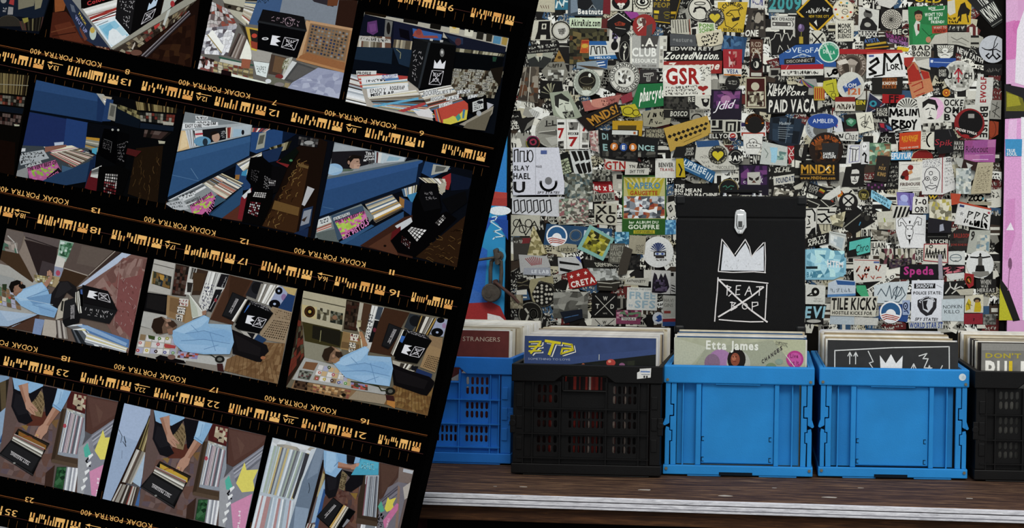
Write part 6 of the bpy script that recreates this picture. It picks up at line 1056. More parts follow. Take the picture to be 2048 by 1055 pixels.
S('yellow sticker with a black rearing horse',[1078,-40,1312,-40,1300,235,1080,232],'b7941c','r',lambda p:p.poly([45,55,55,30,72,22,80,40,96,50,90,70,80,62,60,66,58,90,50,90,52,70,42,78],'1c1710').line([82,62,90,92],2.6,'1c1710').line([50,80,42,95],2.4,'1c1710').poly([0,20,30,14,34,60,10,70,0,60],'b3b0a2').scrib([4,74,40,74,40,98,4,98],2,1.2,K,4,4))
S('dark band with scrawled white letters under the horse',[1080,235,1265,235,1260,305,1080,305],'1c1a17','r',SCR(1,1.6,'b6b4a8',6,6))
S('big slanted dark sign sticker with white block capitals',[1240,-30,1420,-150,1640,190,1515,272],'1c1c1b','r',lambda p:p.text('THE',30,10,74,42,'b6b6ae').text('KNOW',12,48,96,84,'bdbdb4').line([2,94,98,94],1.2,'8a8a82'))
S('white square sticker with three bold black words',[3,195,182,195,176,396,3,402],'bab7a8','r',lambda p:TX('MONK','MSCHS','BUENOS',m=14)(p))
S('black strip with white rounded capitals under the spiral',[545,280,702,272,702,332,545,335],'15130f','r',B_('BEC',4,10,96,92,'b4b2a2'))
S('dark slanted ribbon with purple and pink lettering',[470,308,702,362,702,448,500,402],'2a1c28','r',lambda p:p.text('BORACAY',6,8,94,50,'8a3a72').text('NEW-TIMES',14,56,98,94,'9a6a9c'))
S('black sticker with yellow slanted lettering and stripes',[270,372,470,350,530,468,280,478],'191611','r',lambda p:p.text('AVISTA',4,6,70,40,'4c6aa0').poly([10,52,96,40,96,56,12,70],'a8882a').poly([4,84,98,76,98,86,4,96],'a87a1c'))
S('scrap of bright yellow sticker left of the outlined capitals',[600,445,712,462,702,494,590,494],'c0a41c','p')
S('large round brown grey seal with an eagle',(160,622,148),'54483e','r',lambda p:[p.ring(50,50,46,46,1.6,'8a7c6e'),p.ell(50,54,28,30,'3c332b'),p.arc('FEDERAL RESERVE SEAL',50,50,38,9,-210,30,'a3978a'),p.poly([30,40,46,30,58,34,70,42,58,60,46,56],'9a9084'),p.poly([40,50,62,50,58,90,44,90],'7d7468'),p.line([50,60,48,98],2,'c2bcb2'),p.poly([0,40,30,30,40,44,10,52],'b9b3a8')])
S('long red strip behind the marker tag',[40,470,640,480,640,520,42,520],'9a1f20','r')
S('white postal label with thick black marker tag',[303,506,645,490,682,735,298,752],'c4c4c0','r',lambda p:[p.rect(0,0,100,7,'b0453c'),p.rect(6,10,20,18,'44558a'),p.line([10,40,28,24,32,40,8,64,24,80,8,86],5,'16130f'),p.line([44,88,50,8,66,40,88,12,92,50],5,'16130f'),p.line([20,94,42,90],3,'16130f'),p.line([54,45,54,74,62,72],2.4,'16130f'),p.ring(68,60,4,8,2.2,'16130f'),p.line([76,72,76,50,84,52,78,60,86,72],2.2,'16130f'),p.line([92,50,92,72],2.4,'16130f')])
S('round white sticker with a torn blue and orange label',(150,822,132),'b3b2a8','r',lambda p:p.poly([20,54,74,20,88,46,30,78],'2f4c88').poly([30,74,90,44,94,66,44,94],'a8a69c').text('121',40,60,84,82,'b0603a').text('ROM',28,42,70,56,'b4b8bc'))
S('white sticker with two lines of black outlined block letters',[728,428,922,426,918,548,738,548],'b7b5a8','r',TX('BAD','BOND',c='1b1916',m=4))
S('black shield sticker with a white rayed muscular figure',[952,424,1162,424,1156,602,948,602],'11100e','r',lambda p:[p.poly([12,6,90,6,86,60,50,98,18,62],'b2b1a6')]+[p.line([50,50,50+46*math.cos(a),50+46*math.sin(a)],1.1,'11100e')for a in[3.3+i*.24 for i in range(12)]]+[p.ell(50,34,14,14,'c2c1b8'),p.poly([26,50,74,46,72,72,50,92,30,72],'c2c1b8'),p.line([34,60,50,54,66,62],1.1,K),p.line([44,36,54,36],1,K)])
S('slanted black strip with white spiky serif capitals',[1166,430,1438,562,1424,622,1158,505],'131210','r',B_('NEW FAITH',4,16,96,86,'b9b7ae'))
S('large white round sticker with a black curled lily',(1512,472,132),'a7aaae','r',lambda p:p.ring(34,16,36,36,1.6,'17161a',14,20,130).line([50,52,50,70,36,84,26,74,36,66],3,'17161a').line([50,70,64,86,76,76,66,66],3,'17161a').line([20,50,40,54,62,50,78,60],2,'17161a').line([52,50,58,20,66,4],1.6,'17161a'))
S('orange and red paper bag shaped sticker',[690,650,720,600,770,590,800,660,900,690,945,870,740,948,705,800],'b0734e','p',lambda p:p.poly([0,25,24,4,38,22,80,28,86,44,10,56],'9c2a20').line([18,66,56,54,60,70,26,82],2,'9c2a20').line([34,92,66,84],2,'9c2a20').line([40,6,50,30,60,48],3,'8a8278').line([4,60,16,58],2,'9c2a20'))
S('red poster scrap behind the bag sticker',[660,555,760,548,730,610,690,650,660,620],'9a2a22','p')
S('white shard of sticker pointing left above the bag',[760,590,905,560,915,670,800,640],'b3b1a6','p')
S('tall black sticker with tiger orange and white capitals',[355,745,650,740,640,905,352,905],'1a1813','r',lambda p:p.rect(34,4,80,66,'8a4a1c').text('BRAWN',36,6,78,22,'2a1a0c').text('KNOWS',34,26,82,44,'c2beb0').text('BABY',38,48,76,64,'2a1a0c'))
S('blue postal sticker corner with small white text',[905,558,1160,558,1152,662,905,642],'24468a','r',lambda p:p.rect(4,20,14,50,'b4bcc8').line([18,44,96,44],1.6,'8a98b4'))
S('big round white sticker of cartoon crowd with a red arrow',(1188,728,148),'aeada4','r',lambda p:[p.ring(50,50,47,47,1.4,'c2c1b8'),p.mosaic([18,14,82,14,82,88,18,88],9,9,['b4b3aa','a2a198','c0bfb6','77766e','8c8b82'],7,0,.45),p.line([48,70,48,28],3,'9c2430'),p.line([36,44,48,26,60,44],3,'9c2430'),p.line([42,60,48,54,54,60],2,'9c2430'),p.text('U',10,40,28,60,K),p.text('CH',66,40,92,60,K),p.ell(38,72,4,4,K),p.ell(58,72,4,4,K)])
S('small round black sticker with two rows of white text',(1030,700,62),'141210','r',TX('DONT','DIE!',c='a8a69c',m=22))
S('small round orange sticker with red centre',(1066,890,38),'b0701c','r',lambda p:p.ell(50,50,26,26,'9c3018').ell(50,50,12,12,'c9a23a'))
S('tall white strip with vertical red brushed capitals',[1370,708,1425,712,1425,742,1520,742,1500,1060,1335,1060],'b3b3ac','p',lambda p:p.qtext('EWOLF',[30,78,34,8,62,8,60,78],'8f1e26'))
S('dark triangle sticker with a cyan eye and red arc',[325,885,482,1002,455,1040,285,1105,290,1060],'232640','p',lambda p:p.ring(50,48,30,24,1.8,'9c3a34',14,10,150).ell(40,50,18,14,'2f7f8e').ell(40,50,8,7,'14243a').line([22,2,98,52,2,98,22,2],1.2,'a8a6a8'))
S('red card with black gothic initials',[452,903,665,912,662,985,450,992],'9a1418','r',B_('FF',30,10,74,94,'2a0c0c'))
S('white strip with red header and script at the right of the bold banner',[0,930,192,930,192,1065,0,1065],'b4b0a2','r',lambda p:[p.rect(0,0,100,34,'7c241f'),p.scrib([4,40,96,40,96,94,4,94],1,2,'3a2e22',5,6)])
S('yellow and black scrap with tiny capitals',[195,955,300,955,290,1060,195,1060],'3a3818','r',B_('EIN',6,10,90,46,'b8a62a'))
S('white half round sticker with black sun rays',(692,1048,112),'b7b6ac','r',lambda p:[p.poly([50,50,50+46*math.cos(a),50+46*math.sin(a),50+46*math.cos(a+.13),50+46*math.sin(a+.13)],'33312e')for a in[3.3+i*.3 for i in range(10)]])
S('white sticker with a black moustached head on a pink disc',[775,935,1045,935,1035,1200,815,1200],'b9b7ae','r',lambda p:[p.ell(62,40,38,40,'c49ab4'),p.ell(48,52,26,40,'bfbdb4'),p.poly([18,40,20,18,44,4,68,10,78,34,70,50,66,28,40,22,26,34],'1a1816'),p.line([30,44,42,40],2,K),p.line([52,40,64,44],2,K),p.poly([30,78,48,70,62,78,48,80],'1a1816'),p.line([47,48,42,64,50,66],1.1,'3a3834')])
S('white sticker with cropped heavy black capitals',[1036,938,1245,942,1200,1175,1040,1165],'b4b3aa','r',TX('OCKE','OM!','BY',m=4))
S('tall white sticker with vertical black capitals',[1250,1005,1482,1000,1470,1340,1260,1330],'b0afa6','r',lambda p:p.qtext('BRUSE',[94,6,94,94,62,94,62,6],'1b1917'))
S('black paper with thin grey signature on the door edge',[1425,612,1622,615,1622,722,1425,722],'0d0b0a','r',lambda p:p.scrib([8,30,90,26,90,76,8,80],1,.9,'6e6a64',5,9))
S('grey white sticker with faint handshake sketch',[1080,310,1302,310,1300,462,1168,428,1080,425],'a09e92','p',lambda p:p.line([15,30,40,50,60,36,90,60],1.4,'5c5a52').line([20,60,50,62,80,80],1.2,'6c6a62'))
S('black card with yellow cropped capitals over the green cover',[690,-60,1062,-60,1042,38,690,16],'17140c','r',B_('OLD',20,30,92,92,'b89a22'))
S('white torn sticker above the spiral',[395,-50,640,-50,570,50,530,82,380,40],'b3b1aa','p',B_('6',2,50,14,78,K))

# ---- middle right
G(1670,200,4.796)
S('white label with black brushed two line marker tag',[512,72,798,72,828,298,512,312],'bcbbb4','r',lambda p:[p.line([4,38,6,8,16,30,26,6,30,36],4.2,K),p.line([44,10,36,14,44,22,34,30,46,34],3.6,K),p.line([54,8,54,32,62,30],3.6,K),p.line([68,34,72,8],3.4,K),p.line([76,34,80,10,88,32,92,8],3.6,K),p.line([98,6,100,40],3.6,K),p.line([10,88,12,52,28,56,14,68,30,80,12,90],4.2,K),p.line([36,86,38,54,50,58,40,68,54,82,38,88],4,K),p.ring(62,70,6,12,3.6,K),p.line([74,54,80,68,88,52],3.6,K),p.line([80,68,76,92],3.6,K),p.line([20,98,60,92],2.4,K)])
S('black pattern card with white lettering left of the marker tag',[385,65,515,65,515,165,385,165],'191715','r',TX('KALOR','PENZ',c='a9a79c',m=10))
S('large round red sticker with a black cap and white lettering',(1288,226,146),'7f1a1c','r',lambda p:[p.ell(54,46,40,40,'0f0c0c'),p.poly([2,60,30,66,80,82,60,96,30,92],'0f0c0c'),p.qtext('SPIDERYMGA',[4,62,76,80,74,88,2,70],'c4bdb4'),p.rect(46,18,66,32,'8a8680'),p.ell(34,92,16,7,'8c1f20')])
S('dark photo of a green cut jewel',[85,138,218,130,228,328,85,332],'1a1614','r',lambda p:p.poly([14,30,40,18,84,28,88,44,56,62,24,52],'3c7a58').poly([24,32,50,24,70,34,50,50],'7fa890').poly([10,72,90,70,88,84,12,86],'4c2a2c'))
S('white square with thin black crossed scribbles',[195,124,352,114,378,286,230,322],'c0bead','r',lambda p:p.line([20,30,50,20,40,80,70,50,20,60,80,90],1.1,K).line([60,10,50,60,80,20,90,60],1.1,K).ring(40,60,16,14,1,K))
S('white cut corner sticker with a blue striped patch',[-10,130,60,180,85,330,-10,300],'b5b6b6','p',lambda p:p.poly([0,20,40,30,30,70,0,60],'3c4c8c').line([10,40,34,60],1.6,'a03a48'))
S('black glossy strip with white brush script chat',[-10,310,225,300,220,395,-10,388],'b4b3ab','r',lambda p:p.scrib([4,20,40,10,40,70,4,80],1,2,K,5,4).text('Chat',44,12,96,86,K,0,.08))
S('black sticker with big white star outline',[440,310,570,310,590,420,400,420],'16120f','r',lambda p:[star(p,42,56,46,'b6b5ac',.8),star(p,42,56,34,'16120f',.8),p.line([42,40,42,74],1.4,'b6b5ac')])
S('dark sticker with red and blue streaks above the star',[410,215,520,225,560,300,430,310],'2a1a2a','r',lambda p:p.poly([10,10,50,6,40,60,14,50],'a02430').poly([60,20,96,50,90,90,60,70],'2c5c86').poly([40,60,60,66,50,92],'7c2a6a'))
S('orange sticker with yellow and white lettering',[614,320,822,298,816,466,610,482],'b33c1a','r',lambda p:p.text('REVENGE',12,20,86,44,'c2891f').text('OF THE',18,46,80,56,'c2891f').text('TAKE ME HOME',6,84,90,93,'b8a898'))
S('white label with thin scribbled lines right of the orange sticker',[820,300,960,290,950,480,818,470],'bab7a8','r',lambda p:[p.ring(86,50,44,40,3,'1d1b19',16,120,250),p.scrib([6,10,40,10,40,60,6,60],4,.8,'4c4a44',5,3)])
S('black sheet with silver fragments above the glossy script',[840,225,1115,215,1118,300,830,310],'8f8d82','r',MOS(7,2,['a5a398','22201d','b5b3a8','5c5a52'],8))
S('glossy black sticker with red brush script',[950,288,1122,276,1180,380,1125,505,990,520,945,440],'131113','p',lambda p:p.qtext('Spik',[2,40,74,44,76,74,6,70],'9c2a34',0,.12).line([60,4,70,30],1.2,'4a484c'))
S('white capitals on black behind the pink card',[1130,380,1240,385,1232,490,1120,490],'191715','r',TX('HAVA','IAXS',c='a3a198',m=10))
S('gradient magenta card with black gothic script',[1236,390,1538,378,1526,598,1230,592],'8f4a80','r',lambda p:p.mosaic([2,2,98,2,98,98,2,98],4,3,['94508a','8a4478','a0628e','8c4a82'],4).text('Ridecout',5,26,76,56,'2c1c28',0).line([36,68,94,66],1,'b48aac').line([28,90,78,88],1.2,'c4a8c0'))
S('sky blue strip with white bold capitals',[540,500,745,490,732,572,538,576],'4f8fb8','r',B_('EFUTUR',-2,14,98,84,'cdd3d2'))
S('half dome sticker, dark red over cream capitals',[728,560,745,510,800,478,880,478,925,510,942,562,935,600,740,600],'bfb08c','p',lambda p:p.poly([2,66,12,26,36,2,70,2,94,28,100,66],'7e1c18').text('I LIKE',30,68,78,80,'5c1c16').text('IKE',6,78,30,99,'33201a'))
S('green and brown abstract painting card',[326,410,536,410,530,622,318,622],'58775a','r',lambda p:p.mosaic([4,4,96,4,96,96,4,96],7,7,['5e8064','8a6a4a','4a6a5a','9a7a5a','7a9a7c','6a4a38','a8b8a0'],6,0,.45))
S('dark brown leaning card with gold capitals',[404,530,540,542,492,790,368,772],'27211c','r',lambda p:p.text('A',44,30,56,38,'8a6c3c',0).text('FOX',26,42,76,54,'9c7c48').text('KING',22,64,84,78,'9c7c48'))
S('white sticker with black outlined T shirt torso and blue frame',[124,425,248,425,246,600,104,615],'bcbcba','r',lambda p:p.line([24,8,90,8,88,90,20,92,24,8],1,'5c5c94').line([14,20,40,24,44,90],1.6,'2a2826').line([84,24,66,30,62,88],1.6,'2a2826').line([40,24,60,26,66,30],1.4,'2a2826'))
S('white sticker with a round ghost and hooked black letters',[248,400,330,400,328,612,250,615],'b4b4b2','r',lambda p:p.ell(44,22,30,18,'c8c8c6').ell(34,22,5,5,K).ell(56,20,5,5,K).line([20,60,40,50,60,60,50,90,80,94],3,K))
S('black square with a stern white stencil face',[104,640,282,630,276,832,62,832],'15130f','r',lambda p:[p.poly([36,16,62,12,74,24,76,50,70,78,56,88,42,80,34,52],'b6b4ac'),p.rect(30,36,80,48,'33312e'),p.poly([42,40,54,42,52,47,42,46],K),p.poly([62,42,74,40,74,46,64,47],K),p.line([57,46,54,62,62,64],1.4,K),p.line([46,72,66,72],1.8,K),p.poly([36,16,44,6,66,6,74,22,60,14],K)])
S('white card with a crouching red figure and serif caption',[610,590,838,588,832,872,604,882],'bfbdb4','r',lambda p:[p.line([12,10,88,9],.8,'8a8880'),p.poly([8,50,20,32,36,26,46,38,40,52,44,60,30,60,18,56],'6e1c18'),p.ell(50,20,12,9,'842420'),p.poly([40,34,56,28,60,38,46,44],'b5804e'),p.poly([12,44,28,50,20,60,8,54],'1c1614'),p.poly([30,50,44,48,42,62,30,62],'9a2a24'),p.poly([50,58,92,52,92,62,46,64],'9c9a92'),p.text('FIREHOUSE',8,70,92,80,'3c1814'),p.line([14,88,86,88],.8,'8a8880'),p.line([8,95,92,94],.8,'8a8880')])
S('white sheet with a three eyed face and fine doodles',[838,575,1105,540,1165,850,1030,905,832,905],'bdbcb8','p',lambda p:[p.scrib([2,6,56,4,56,26,2,30],5,.7,'7a7a82',4,8),p.line([60,2,58,95],1.8,'8c2c34'),p.scrib([64,10,92,6,96,70,66,80],8,.7,'8a8a8a',5,5),p.text('SSIA',70,4,94,14,'33313a'),p.line([8,60,8,46,14,34,26,28,40,30,50,40,52,56,46,76,40,92],1.3,'33303c'),p.line([8,60,2,66,8,76,14,90],1.3,'33303c'),p.ring(26,44,5,5,1.2,'33303c'),p.ring(16,58,6,5,1.2,'33303c'),p.ring(38,58,6,5,1.2,'33303c'),p.ell(16,58,2,2,K),p.ell(38,58,2,2,K),p.line([26,60,24,70,32,71],1,'33303c'),p.line([12,80,22,76,30,77,40,76,44,80,28,86,12,80],1.2,'33303c')])
S('round white paint splash with a green letter B',(1268,708,78),'bfc3bd','r',lambda p:p.text('B',34,34,66,82,'2c4a2a').line([30,30,22,14],1.6,'7a8a4a').line([50,26,52,10],1.6,'7a8a4a').line([66,30,78,18],1.6,'7a8a4a'))
S('dark torn sticker with white paint above the splash',[1140,545,1360,600,1350,680,1180,650],'2e1a14','p',lambda p:p.poly([4,4,40,10,30,80,10,60],'9a9a92').poly([50,40,80,60,60,90],'a8a8a0'))
S('tall beige page with faint handwriting beside the paint splash',[1362,600,1512,598,1484,892,1290,902],'9f967c','r',lambda p:p.scrib([10,14,90,10,86,92,16,94],12,.6,'6e6650',6,6))
S('pale paint smeared sheet under the splash circle',[1170,650,1300,780,1290,905,1180,880,1150,760],'a5aaa6','p',MOS(4,6,['b2b8b4','8f968f','a5aaa6','6f7a7c','b9b9ae'],5))
S('white scrap with three heavy black ringed letters',[1275,902,1442,902,1432,972,1268,976],'a8a392','r',lambda p:p.line([6,20,30,20,8,80,32,80],3,K).ring(48,50,12,34,3,K).ring(74,50,14,36,3.4,K).ell(90,60,6,20,'3a7a8a'))
S('cream strip with three rows of tiny print under the beige page',[1280,970,1500,975,1498,1010,1280,1000],'8f8a76','r')
S('round railroad crossing sticker with black cross and letter R',(105,922,88),'b7b5a8','r',lambda p:p.line([20,20,82,82],3.2,K).line([80,20,20,82],3.2,K).text('R',70,40,86,60,K).poly([2,30,30,20,36,50,6,56],'b05a22').line([8,34,30,46],2,'b89a2a'))
S('round lemon ringed button beside the crossing sticker',(276,906,56),'16140f','r',lambda p:p.ring(50,50,38,38,3,'b3a65c').poly([26,40,74,44,64,76,36,74],'a89a54').scrib([30,44,70,46,64,70,34,68],2,.8,'3a3420',4,4))
S('leaning light blue tab with black script',[350,858,548,972,522,1045,342,932],'79aec2','r',lambda p:p.text('INGSIDE',6,8,80,36,'23404e').scrib([10,46,92,46,92,90,10,90],1,1.4,'2c5a6c',5,6))
S('lilac picture of a ghostly figure',[590,880,762,892,732,1060,600,1005],'6f63a0','r',lambda p:p.ell(44,40,24,26,'9aa0c8').poly([10,60,70,60,84,98,8,98],'8088ba').line([70,6,90,70],2,'54458a'))
S('white rounded sticker with black question mark and dashes',[748,928,896,930,908,1085,738,1085],'c2c0b8','r',lambda p:p.text('?-0',14,12,86,46,'2a2224').text('OR?',14,60,86,94,'2a2224'))
S('black scrap with yellow stencil capitals',[890,903,992,905,952,1005,893,992],'1a160c','r',TX('W','AN',c='b8982a',m=6))
S('black card of white cartoon marks beside the fox card',[536,600,612,600,606,850,480,850],'13110f','r',lambda p:p.scrib([10,10,94,6,94,94,16,94],5,1.5,'9a988e',7,3))
S('dark violet card with magenta dots under the fox card',[300,790,470,790,480,860,300,860],'221620','r',lambda p:[p.rect(8+i*18,20+(i%2)*30,18+i*18,50+(i%2)*30,'6a3464')for i in range(5)])
S('orange disc shaped sticker at the door edge',[1480,195,1570,210,1565,330,1480,380],'8c361a','p',lambda p:p.ring(20,45,50,44,1,'3a1a10'))
S('white scribbled sheet at the top of the door edge',[1500,960-960,1595,0,1590,185,1480,180],'85837a','r',lambda p:p.line([10,20,80,40,20,60,90,90],1.4,'2a2824').line([60,10,40,90],1.2,'2a2824'))

# ---- middle left
G(1020,200,4.797)
S('large grey round badge with a metal clamp drawing',(402,302,155),'85847a','r',lambda p:[p.ring(50,50,47,47,1.4,'a19f94'),p.poly([8,50,60,44,90,52,60,62,12,56],'5c5a53'),p.line([10,52,60,46],1.4,'bdbbb0'),p.text('J-L',28,16,64,30,'2e2b28'),p.line([30,34,70,30],2,'3a3733'),p.poly([30,70,64,64,80,84,50,94],'9c9b92')])
S('small round rainbow rimmed sticker',(222,410,68),'181415','r',lambda p:[p.ring(50,50,46,46,2.2,'a0963a',12,60,200),p.ring(50,50,46,46,2.2,'9c3a6a',12,200,330),p.ring(50,50,46,46,2.2,'8a4a2a',8,330,420),p.ell(52,44,26,24,'8c2c42'),p.poly([34,40,60,30,66,52,48,60],'16121a')])
S('white slot machine sticker with red sevens',[452,185,768,182,758,468,458,472],'c3c2bb','r',lambda p:[p.line([28,0,30,100],1,'8a8880'),p.line([70,0,70,100],1,'8a8880'),p.text('7',2,30,22,62,'97201f'),p.text('7',36,60,64,90,'97201f'),p.text('7',76,8,98,40,'97201f'),p.rect(34,44,66,53,'2a2826'),p.text('LUCKY',37,45,63,52,'c3c2bb'),p.rect(2,10,22,18,'33312e'),p.mosaic([34,10,66,10,62,36,38,36],4,3,['33312e','6a6862','8a8880'],4,0,.4),p.mosaic([78,46,98,46,98,78,78,78],3,4,['55534e','8a8880','a8a69c'],5,0,.4),p.rect(78,86,97,96,'4a4844'),p.mosaic([2,74,20,72,20,98,2,98],3,3,['4a4844','8a8880','22201d'],6,0,.4)])
S('slanting black banner with gold capitals over the slot machine',[640,180,1030,18,1072,150,758,305],'1b1410','r',lambda p:p.qtext('MNDS!',[18,22,96,14,96,66,20,78],'a8762a').line([24,92,96,84],1.6,'8a6428'))
S('yellow duck like double blob sticker under the green lettering',[1062,60,1200,38,1265,150,1180,168,1085,150],'a99d24','p',lambda p:p.ring(36,52,24,28,1.4,'4c4818').ring(74,66,16,22,1.4,'4c4818'))
S('mustard square frame sticker behind the dark subway card',[985,200,1278,200,1262,385,985,385],'a8831c','r',lambda p:p.rect(18,24,80,98,'4a3c18'))
S('beige torn sticker with black bubble lettering',[1272,110,1420,85,1565,90,1535,230,1400,262,1282,250],'8d8974','p',lambda p:p.scrib([16,14,88,10,84,84,20,90],2,2,'1f1d18',6,5))
S('charcoal sticker with two rows of beige capitals',[1293,270,1492,264,1502,372,1293,362],'3a362f','r',TX('NOWHERE','HEREND',c='9c967e',m=8))
S('wide black card with pale teal capitals and band photo',[848,282,1425,375,1418,552,868,545],'141414','r',lambda p:p.text('DI',6,12,16,34,'7c9a98').text('E',6,52,14,76,'7c9a98').text('NCE',66,40,94,66,'8aa8a4').mosaic([4,78,96,70,96,98,4,98],12,2,['33332f','1c1c1a','55544c','7c7a70'],5,0,.4))
S('black subway style card with orange and blue lettered discs',[955,284,1238,290,1228,608,948,594],'0f0e0d','r',lambda p:[p.rect(10,2,96,15,'b4b6b0'),p.rect(82,5,90,13,'a05a30'),p.mosaic([14,16,92,16,92,46,14,46],8,4,['1c1b19','3a3834','0f0e0d','5c5a54'],4,0,.45),p.ell(18,52,13,12,'b3682a'),p.ell(50,53,13,12,'2c4c8c'),p.ell(82,52,13,12,'b3682a'),p.text('F',13,46,23,58,'d0cec4'),p.text('E',45,47,55,59,'d0cec4'),p.text('B',77,46,87,58,'d0cec4'),p.mosaic([14,68,92,68,92,88,14,88],8,3,['22211f','3a3834','0f0e0d'],6,0,.45),p.line([8,95,92,95],.9,'6e6c66')])
S('leaning black square packed with pale green text blocks',[288,592,555,490,622,690,388,762],'11110d','r',lambda p:[p.rect(22+(i*13)%24,14+i*14,64+(i*29)%30,25+i*14,'98a084')for i in range(6)]+[p.scrib([24,16,88,14,88,94,24,94],6,1,'22241a',6,6)])
S('black and white bold striped flag sticker',[565,480,765,474,800,700,628,745],'b2b4b0','r',lambda p:[p.poly([8+i*30,4,30+i*30,4,38+i*28,40,18+i*28,44],'15130f')for i in range(3)]+[p.poly([14+i*28,54,36+i*28,50,44+i*24,90,26+i*24,96],'15130f')for i in range(3)]+[p.text('SA',64,42,84,54,'c4c6c2')])
S('tall white poster with stacked serif words and a round police badge',[30,455,470,455,525,800,520,905,30,912],'b9bac2','p',lambda p:[p.line([44,0,44,100],.8,'8c8c94'),p.line([3,30,3,6,10,4,10,30],2.4,'1c1a1c'),p.line([14,30,14,8,22,8,22,30,28,28,28,6],2.2,'1c1a1c'),p.ring(34,18,5,12,2,'1c1a1c'),p.text('SLAY',2,38,32,48,'201e22'),p.text('HAEL',1,54,34,66,'201e22'),p.text('U',1,72,24,94,'1a181a'),p.ring(69,74,15,16,5,'46464a',16,-10,190),p.ell(69,70,7,8,'6e6e70'),p.text('SPY STATE!!',48,92,90,97,'201e20',1,.03),p.rect(54,6,66,14,'4a5a8c'),p.text('POLICE',45,38,56,42,'33313a')])
S('white sheet with fat black outlined bubble letters',[20,930,470,928,640,940,640,1130,20,1090],'b4b5b8','p',lambda p:[p.line([4+i*10,70,3+i*10,20,9+i*10,14,11+i*10,64,5+i*10,76],2.2,'161416')for i in range(6)])
S('red angular sticker with white lettering',[750,785,975,778,1016,948,745,838],'9a1f24','p',lambda p:p.qtext('Met x B',[8,14,86,22,88,56,10,44],'cfc6be'))
S('white strip with red block capitals under the subway card',[912,562,1110,590,1228,600,1218,655,905,692],'b2afa4','p',lambda p:p.text('GTN',4,22,64,78,'95231f').line([3,8,3,84,60,90],1.6,'95231f').text('YN',74,46,92,68,'2a2622'))
S('green bordered comic cover sticker with yellow rays and robots',[1078,722,1500,722,1500,1292,1074,1292],'2c5a22','r',lambda p:[p.rect(3,2.5,97,73,'a8a46e'),p.poly([4,4,96,4,84,34,14,34],'a3982e')]+[p.poly([50,34,4+i*12,4,9+i*12,4],'b9b27a')for i in range(8)]+[p.text("L'APERO",12,12,86,22,'4a7c9a'),p.text('GAUGETTE',18,26,80,33,'9c3c1c'),p.mosaic([4,35,96,35,96,72,4,72],11,8,['7a8086','a8acae','8a3a2c','54585e','b8bcbe','9c5a3c','3c4046','c9ccc9'],9,0,.45),p.text('1er ALBUM DU',16,76.5,82,81,'bcc6b0'),p.text('GOUFFRE',14,83,84,90,'c2cab6'),p.rect(26,92,74,98,'a39a2c'),p.text('DISPONIBLE',30,93,70,97,'33401c',0)])
S('white square card with black and red stamped travel word',[1395,560,1592,560,1590,748,1393,745],'bdbcb4','r',lambda p:p.text('BENVER',16,22,88,44,'2a2622').text('TRAVEL',22,50,92,64,'8f2c28'))
S('white slip with tiny black words above the comic cover',[1108,660,1342,652,1332,716,1105,716],'aeaca2','r',TX('SHY TYPE',c='2a2724',m=20))
S('crumpled glassy sticker right of the police badge poster',[560,760,720,700,800,800,760,930,600,980,520,880],'77796c','p',MOS(7,6,['8a8c80','5a5c50','a5a79c','3e4038','6a7068','4a5a5c'],8,.48))
S('pink and green mottled sheet below the bubble letters',[470,955,640,940,760,1000,740,1150,560,1150,470,1080],'8f8c80','p',MOS(8,6,['a5a094','6a675c','8a5a5c','7c8a78','b0aca0','54524a'],9,.48))
S('dark feather sketch above the red angular sticker',[800,665,980,690,985,775,850,780,790,720],'55544a','p',MOS(6,4,['33322c','6e6d62','8c8b80','22211d'],7,.48))
S('white angular scrap with a black block between flag and comic',[985,700,1080,700,1075,870,985,860],'a3a094','r',lambda p:p.rect(40,8,96,34,'1c1a17').rect(60,60,92,88,'b8b5a8'))
S('slanted grey strip with bold black capitals under the red angular sticker',[790,900,1000,880,1010,960,800,975],'88877c','r',B_('AKOUL',6,14,94,86,'1c1a17'))
S('dark portrait scrap above the slot machine',[60,180,240,160,200,280,110,320],'1a1815','p',lambda p:p.poly([40,90,60,40,96,10,84,50],'77756c'))
S('pale pink flowered strip right of the slot machine',[760,300,848,290,850,500,780,480],'a5938c','r',MOS(3,6,['b09a94','8a7a72','b8aea4','94605e'],4,.45))

# ---- centre
G(1340,200,4.794)
S('dark strip with white spaced capitals above the gold sticker',[-60,92,190,95,190,170,-60,172],'1f1d1a','r',B_('BOSCO',26,20,92,80,'aeaca0',1,.04))
S('white boxes sticker with black cropped figures beside the spaced capitals',[190,92,330,90,325,190,190,190],'88867b','r',lambda p:p.text('20 YEARS',6,6,94,30,'1c1a17').ring(50,90,36,44,2.4,'1c1a17',12,180,360))
S('gold leaning sticker with two rows of black diamonds',[-60,272,358,150,412,318,6,496],'a98a3e','r',lambda p:[p.poly([8+i*10.5,40-9,13+i*10.5,40,8+i*10.5,40+9,3+i*10.5,40],'1d160c')for i in range(9)]+[p.poly([20+i*11,62-9,25+i*11,62,20+i*11,62+9,15+i*11,62],'1d160c')for i in range(7)]+[p.line([34,84,76,80],.9,'6e5822')])
S('crumpled white map sticker under the dark yellow heart',[245,400,470,385,560,480,640,668,370,672,240,565],'adaba0','p',lambda p:p.poly([2,4,56,0,60,20,6,24],'2c4c74').scrib([6,50,44,44,70,92,24,96],3,.7,'4c4a44',5,5).text('NICOLETE',54,86,94,96,'55534c',0))
S('round black button with a yellow heart on the crumpled map',(460,525,90),'26231d','r',lambda p:[p.arc('LOVE KEEPS ON THE BEAT',50,50,42,9,-200,140,'9c9986'),heart(p,50,53,30,'b9a928')])
S('leaning blue sticker with white grunge capitals and a hand',[142,555,438,690,405,795,88,650],'24567e','r',lambda p:p.text('UPRISE',4,10,74,58,'b3bfc4').line([80,30,78,84],2,'b3bfc4').line([88,34,84,88],2,'b3bfc4').line([95,40,90,92],2,'b3bfc4').rect(4,66,60,78,'8aa0ae'))
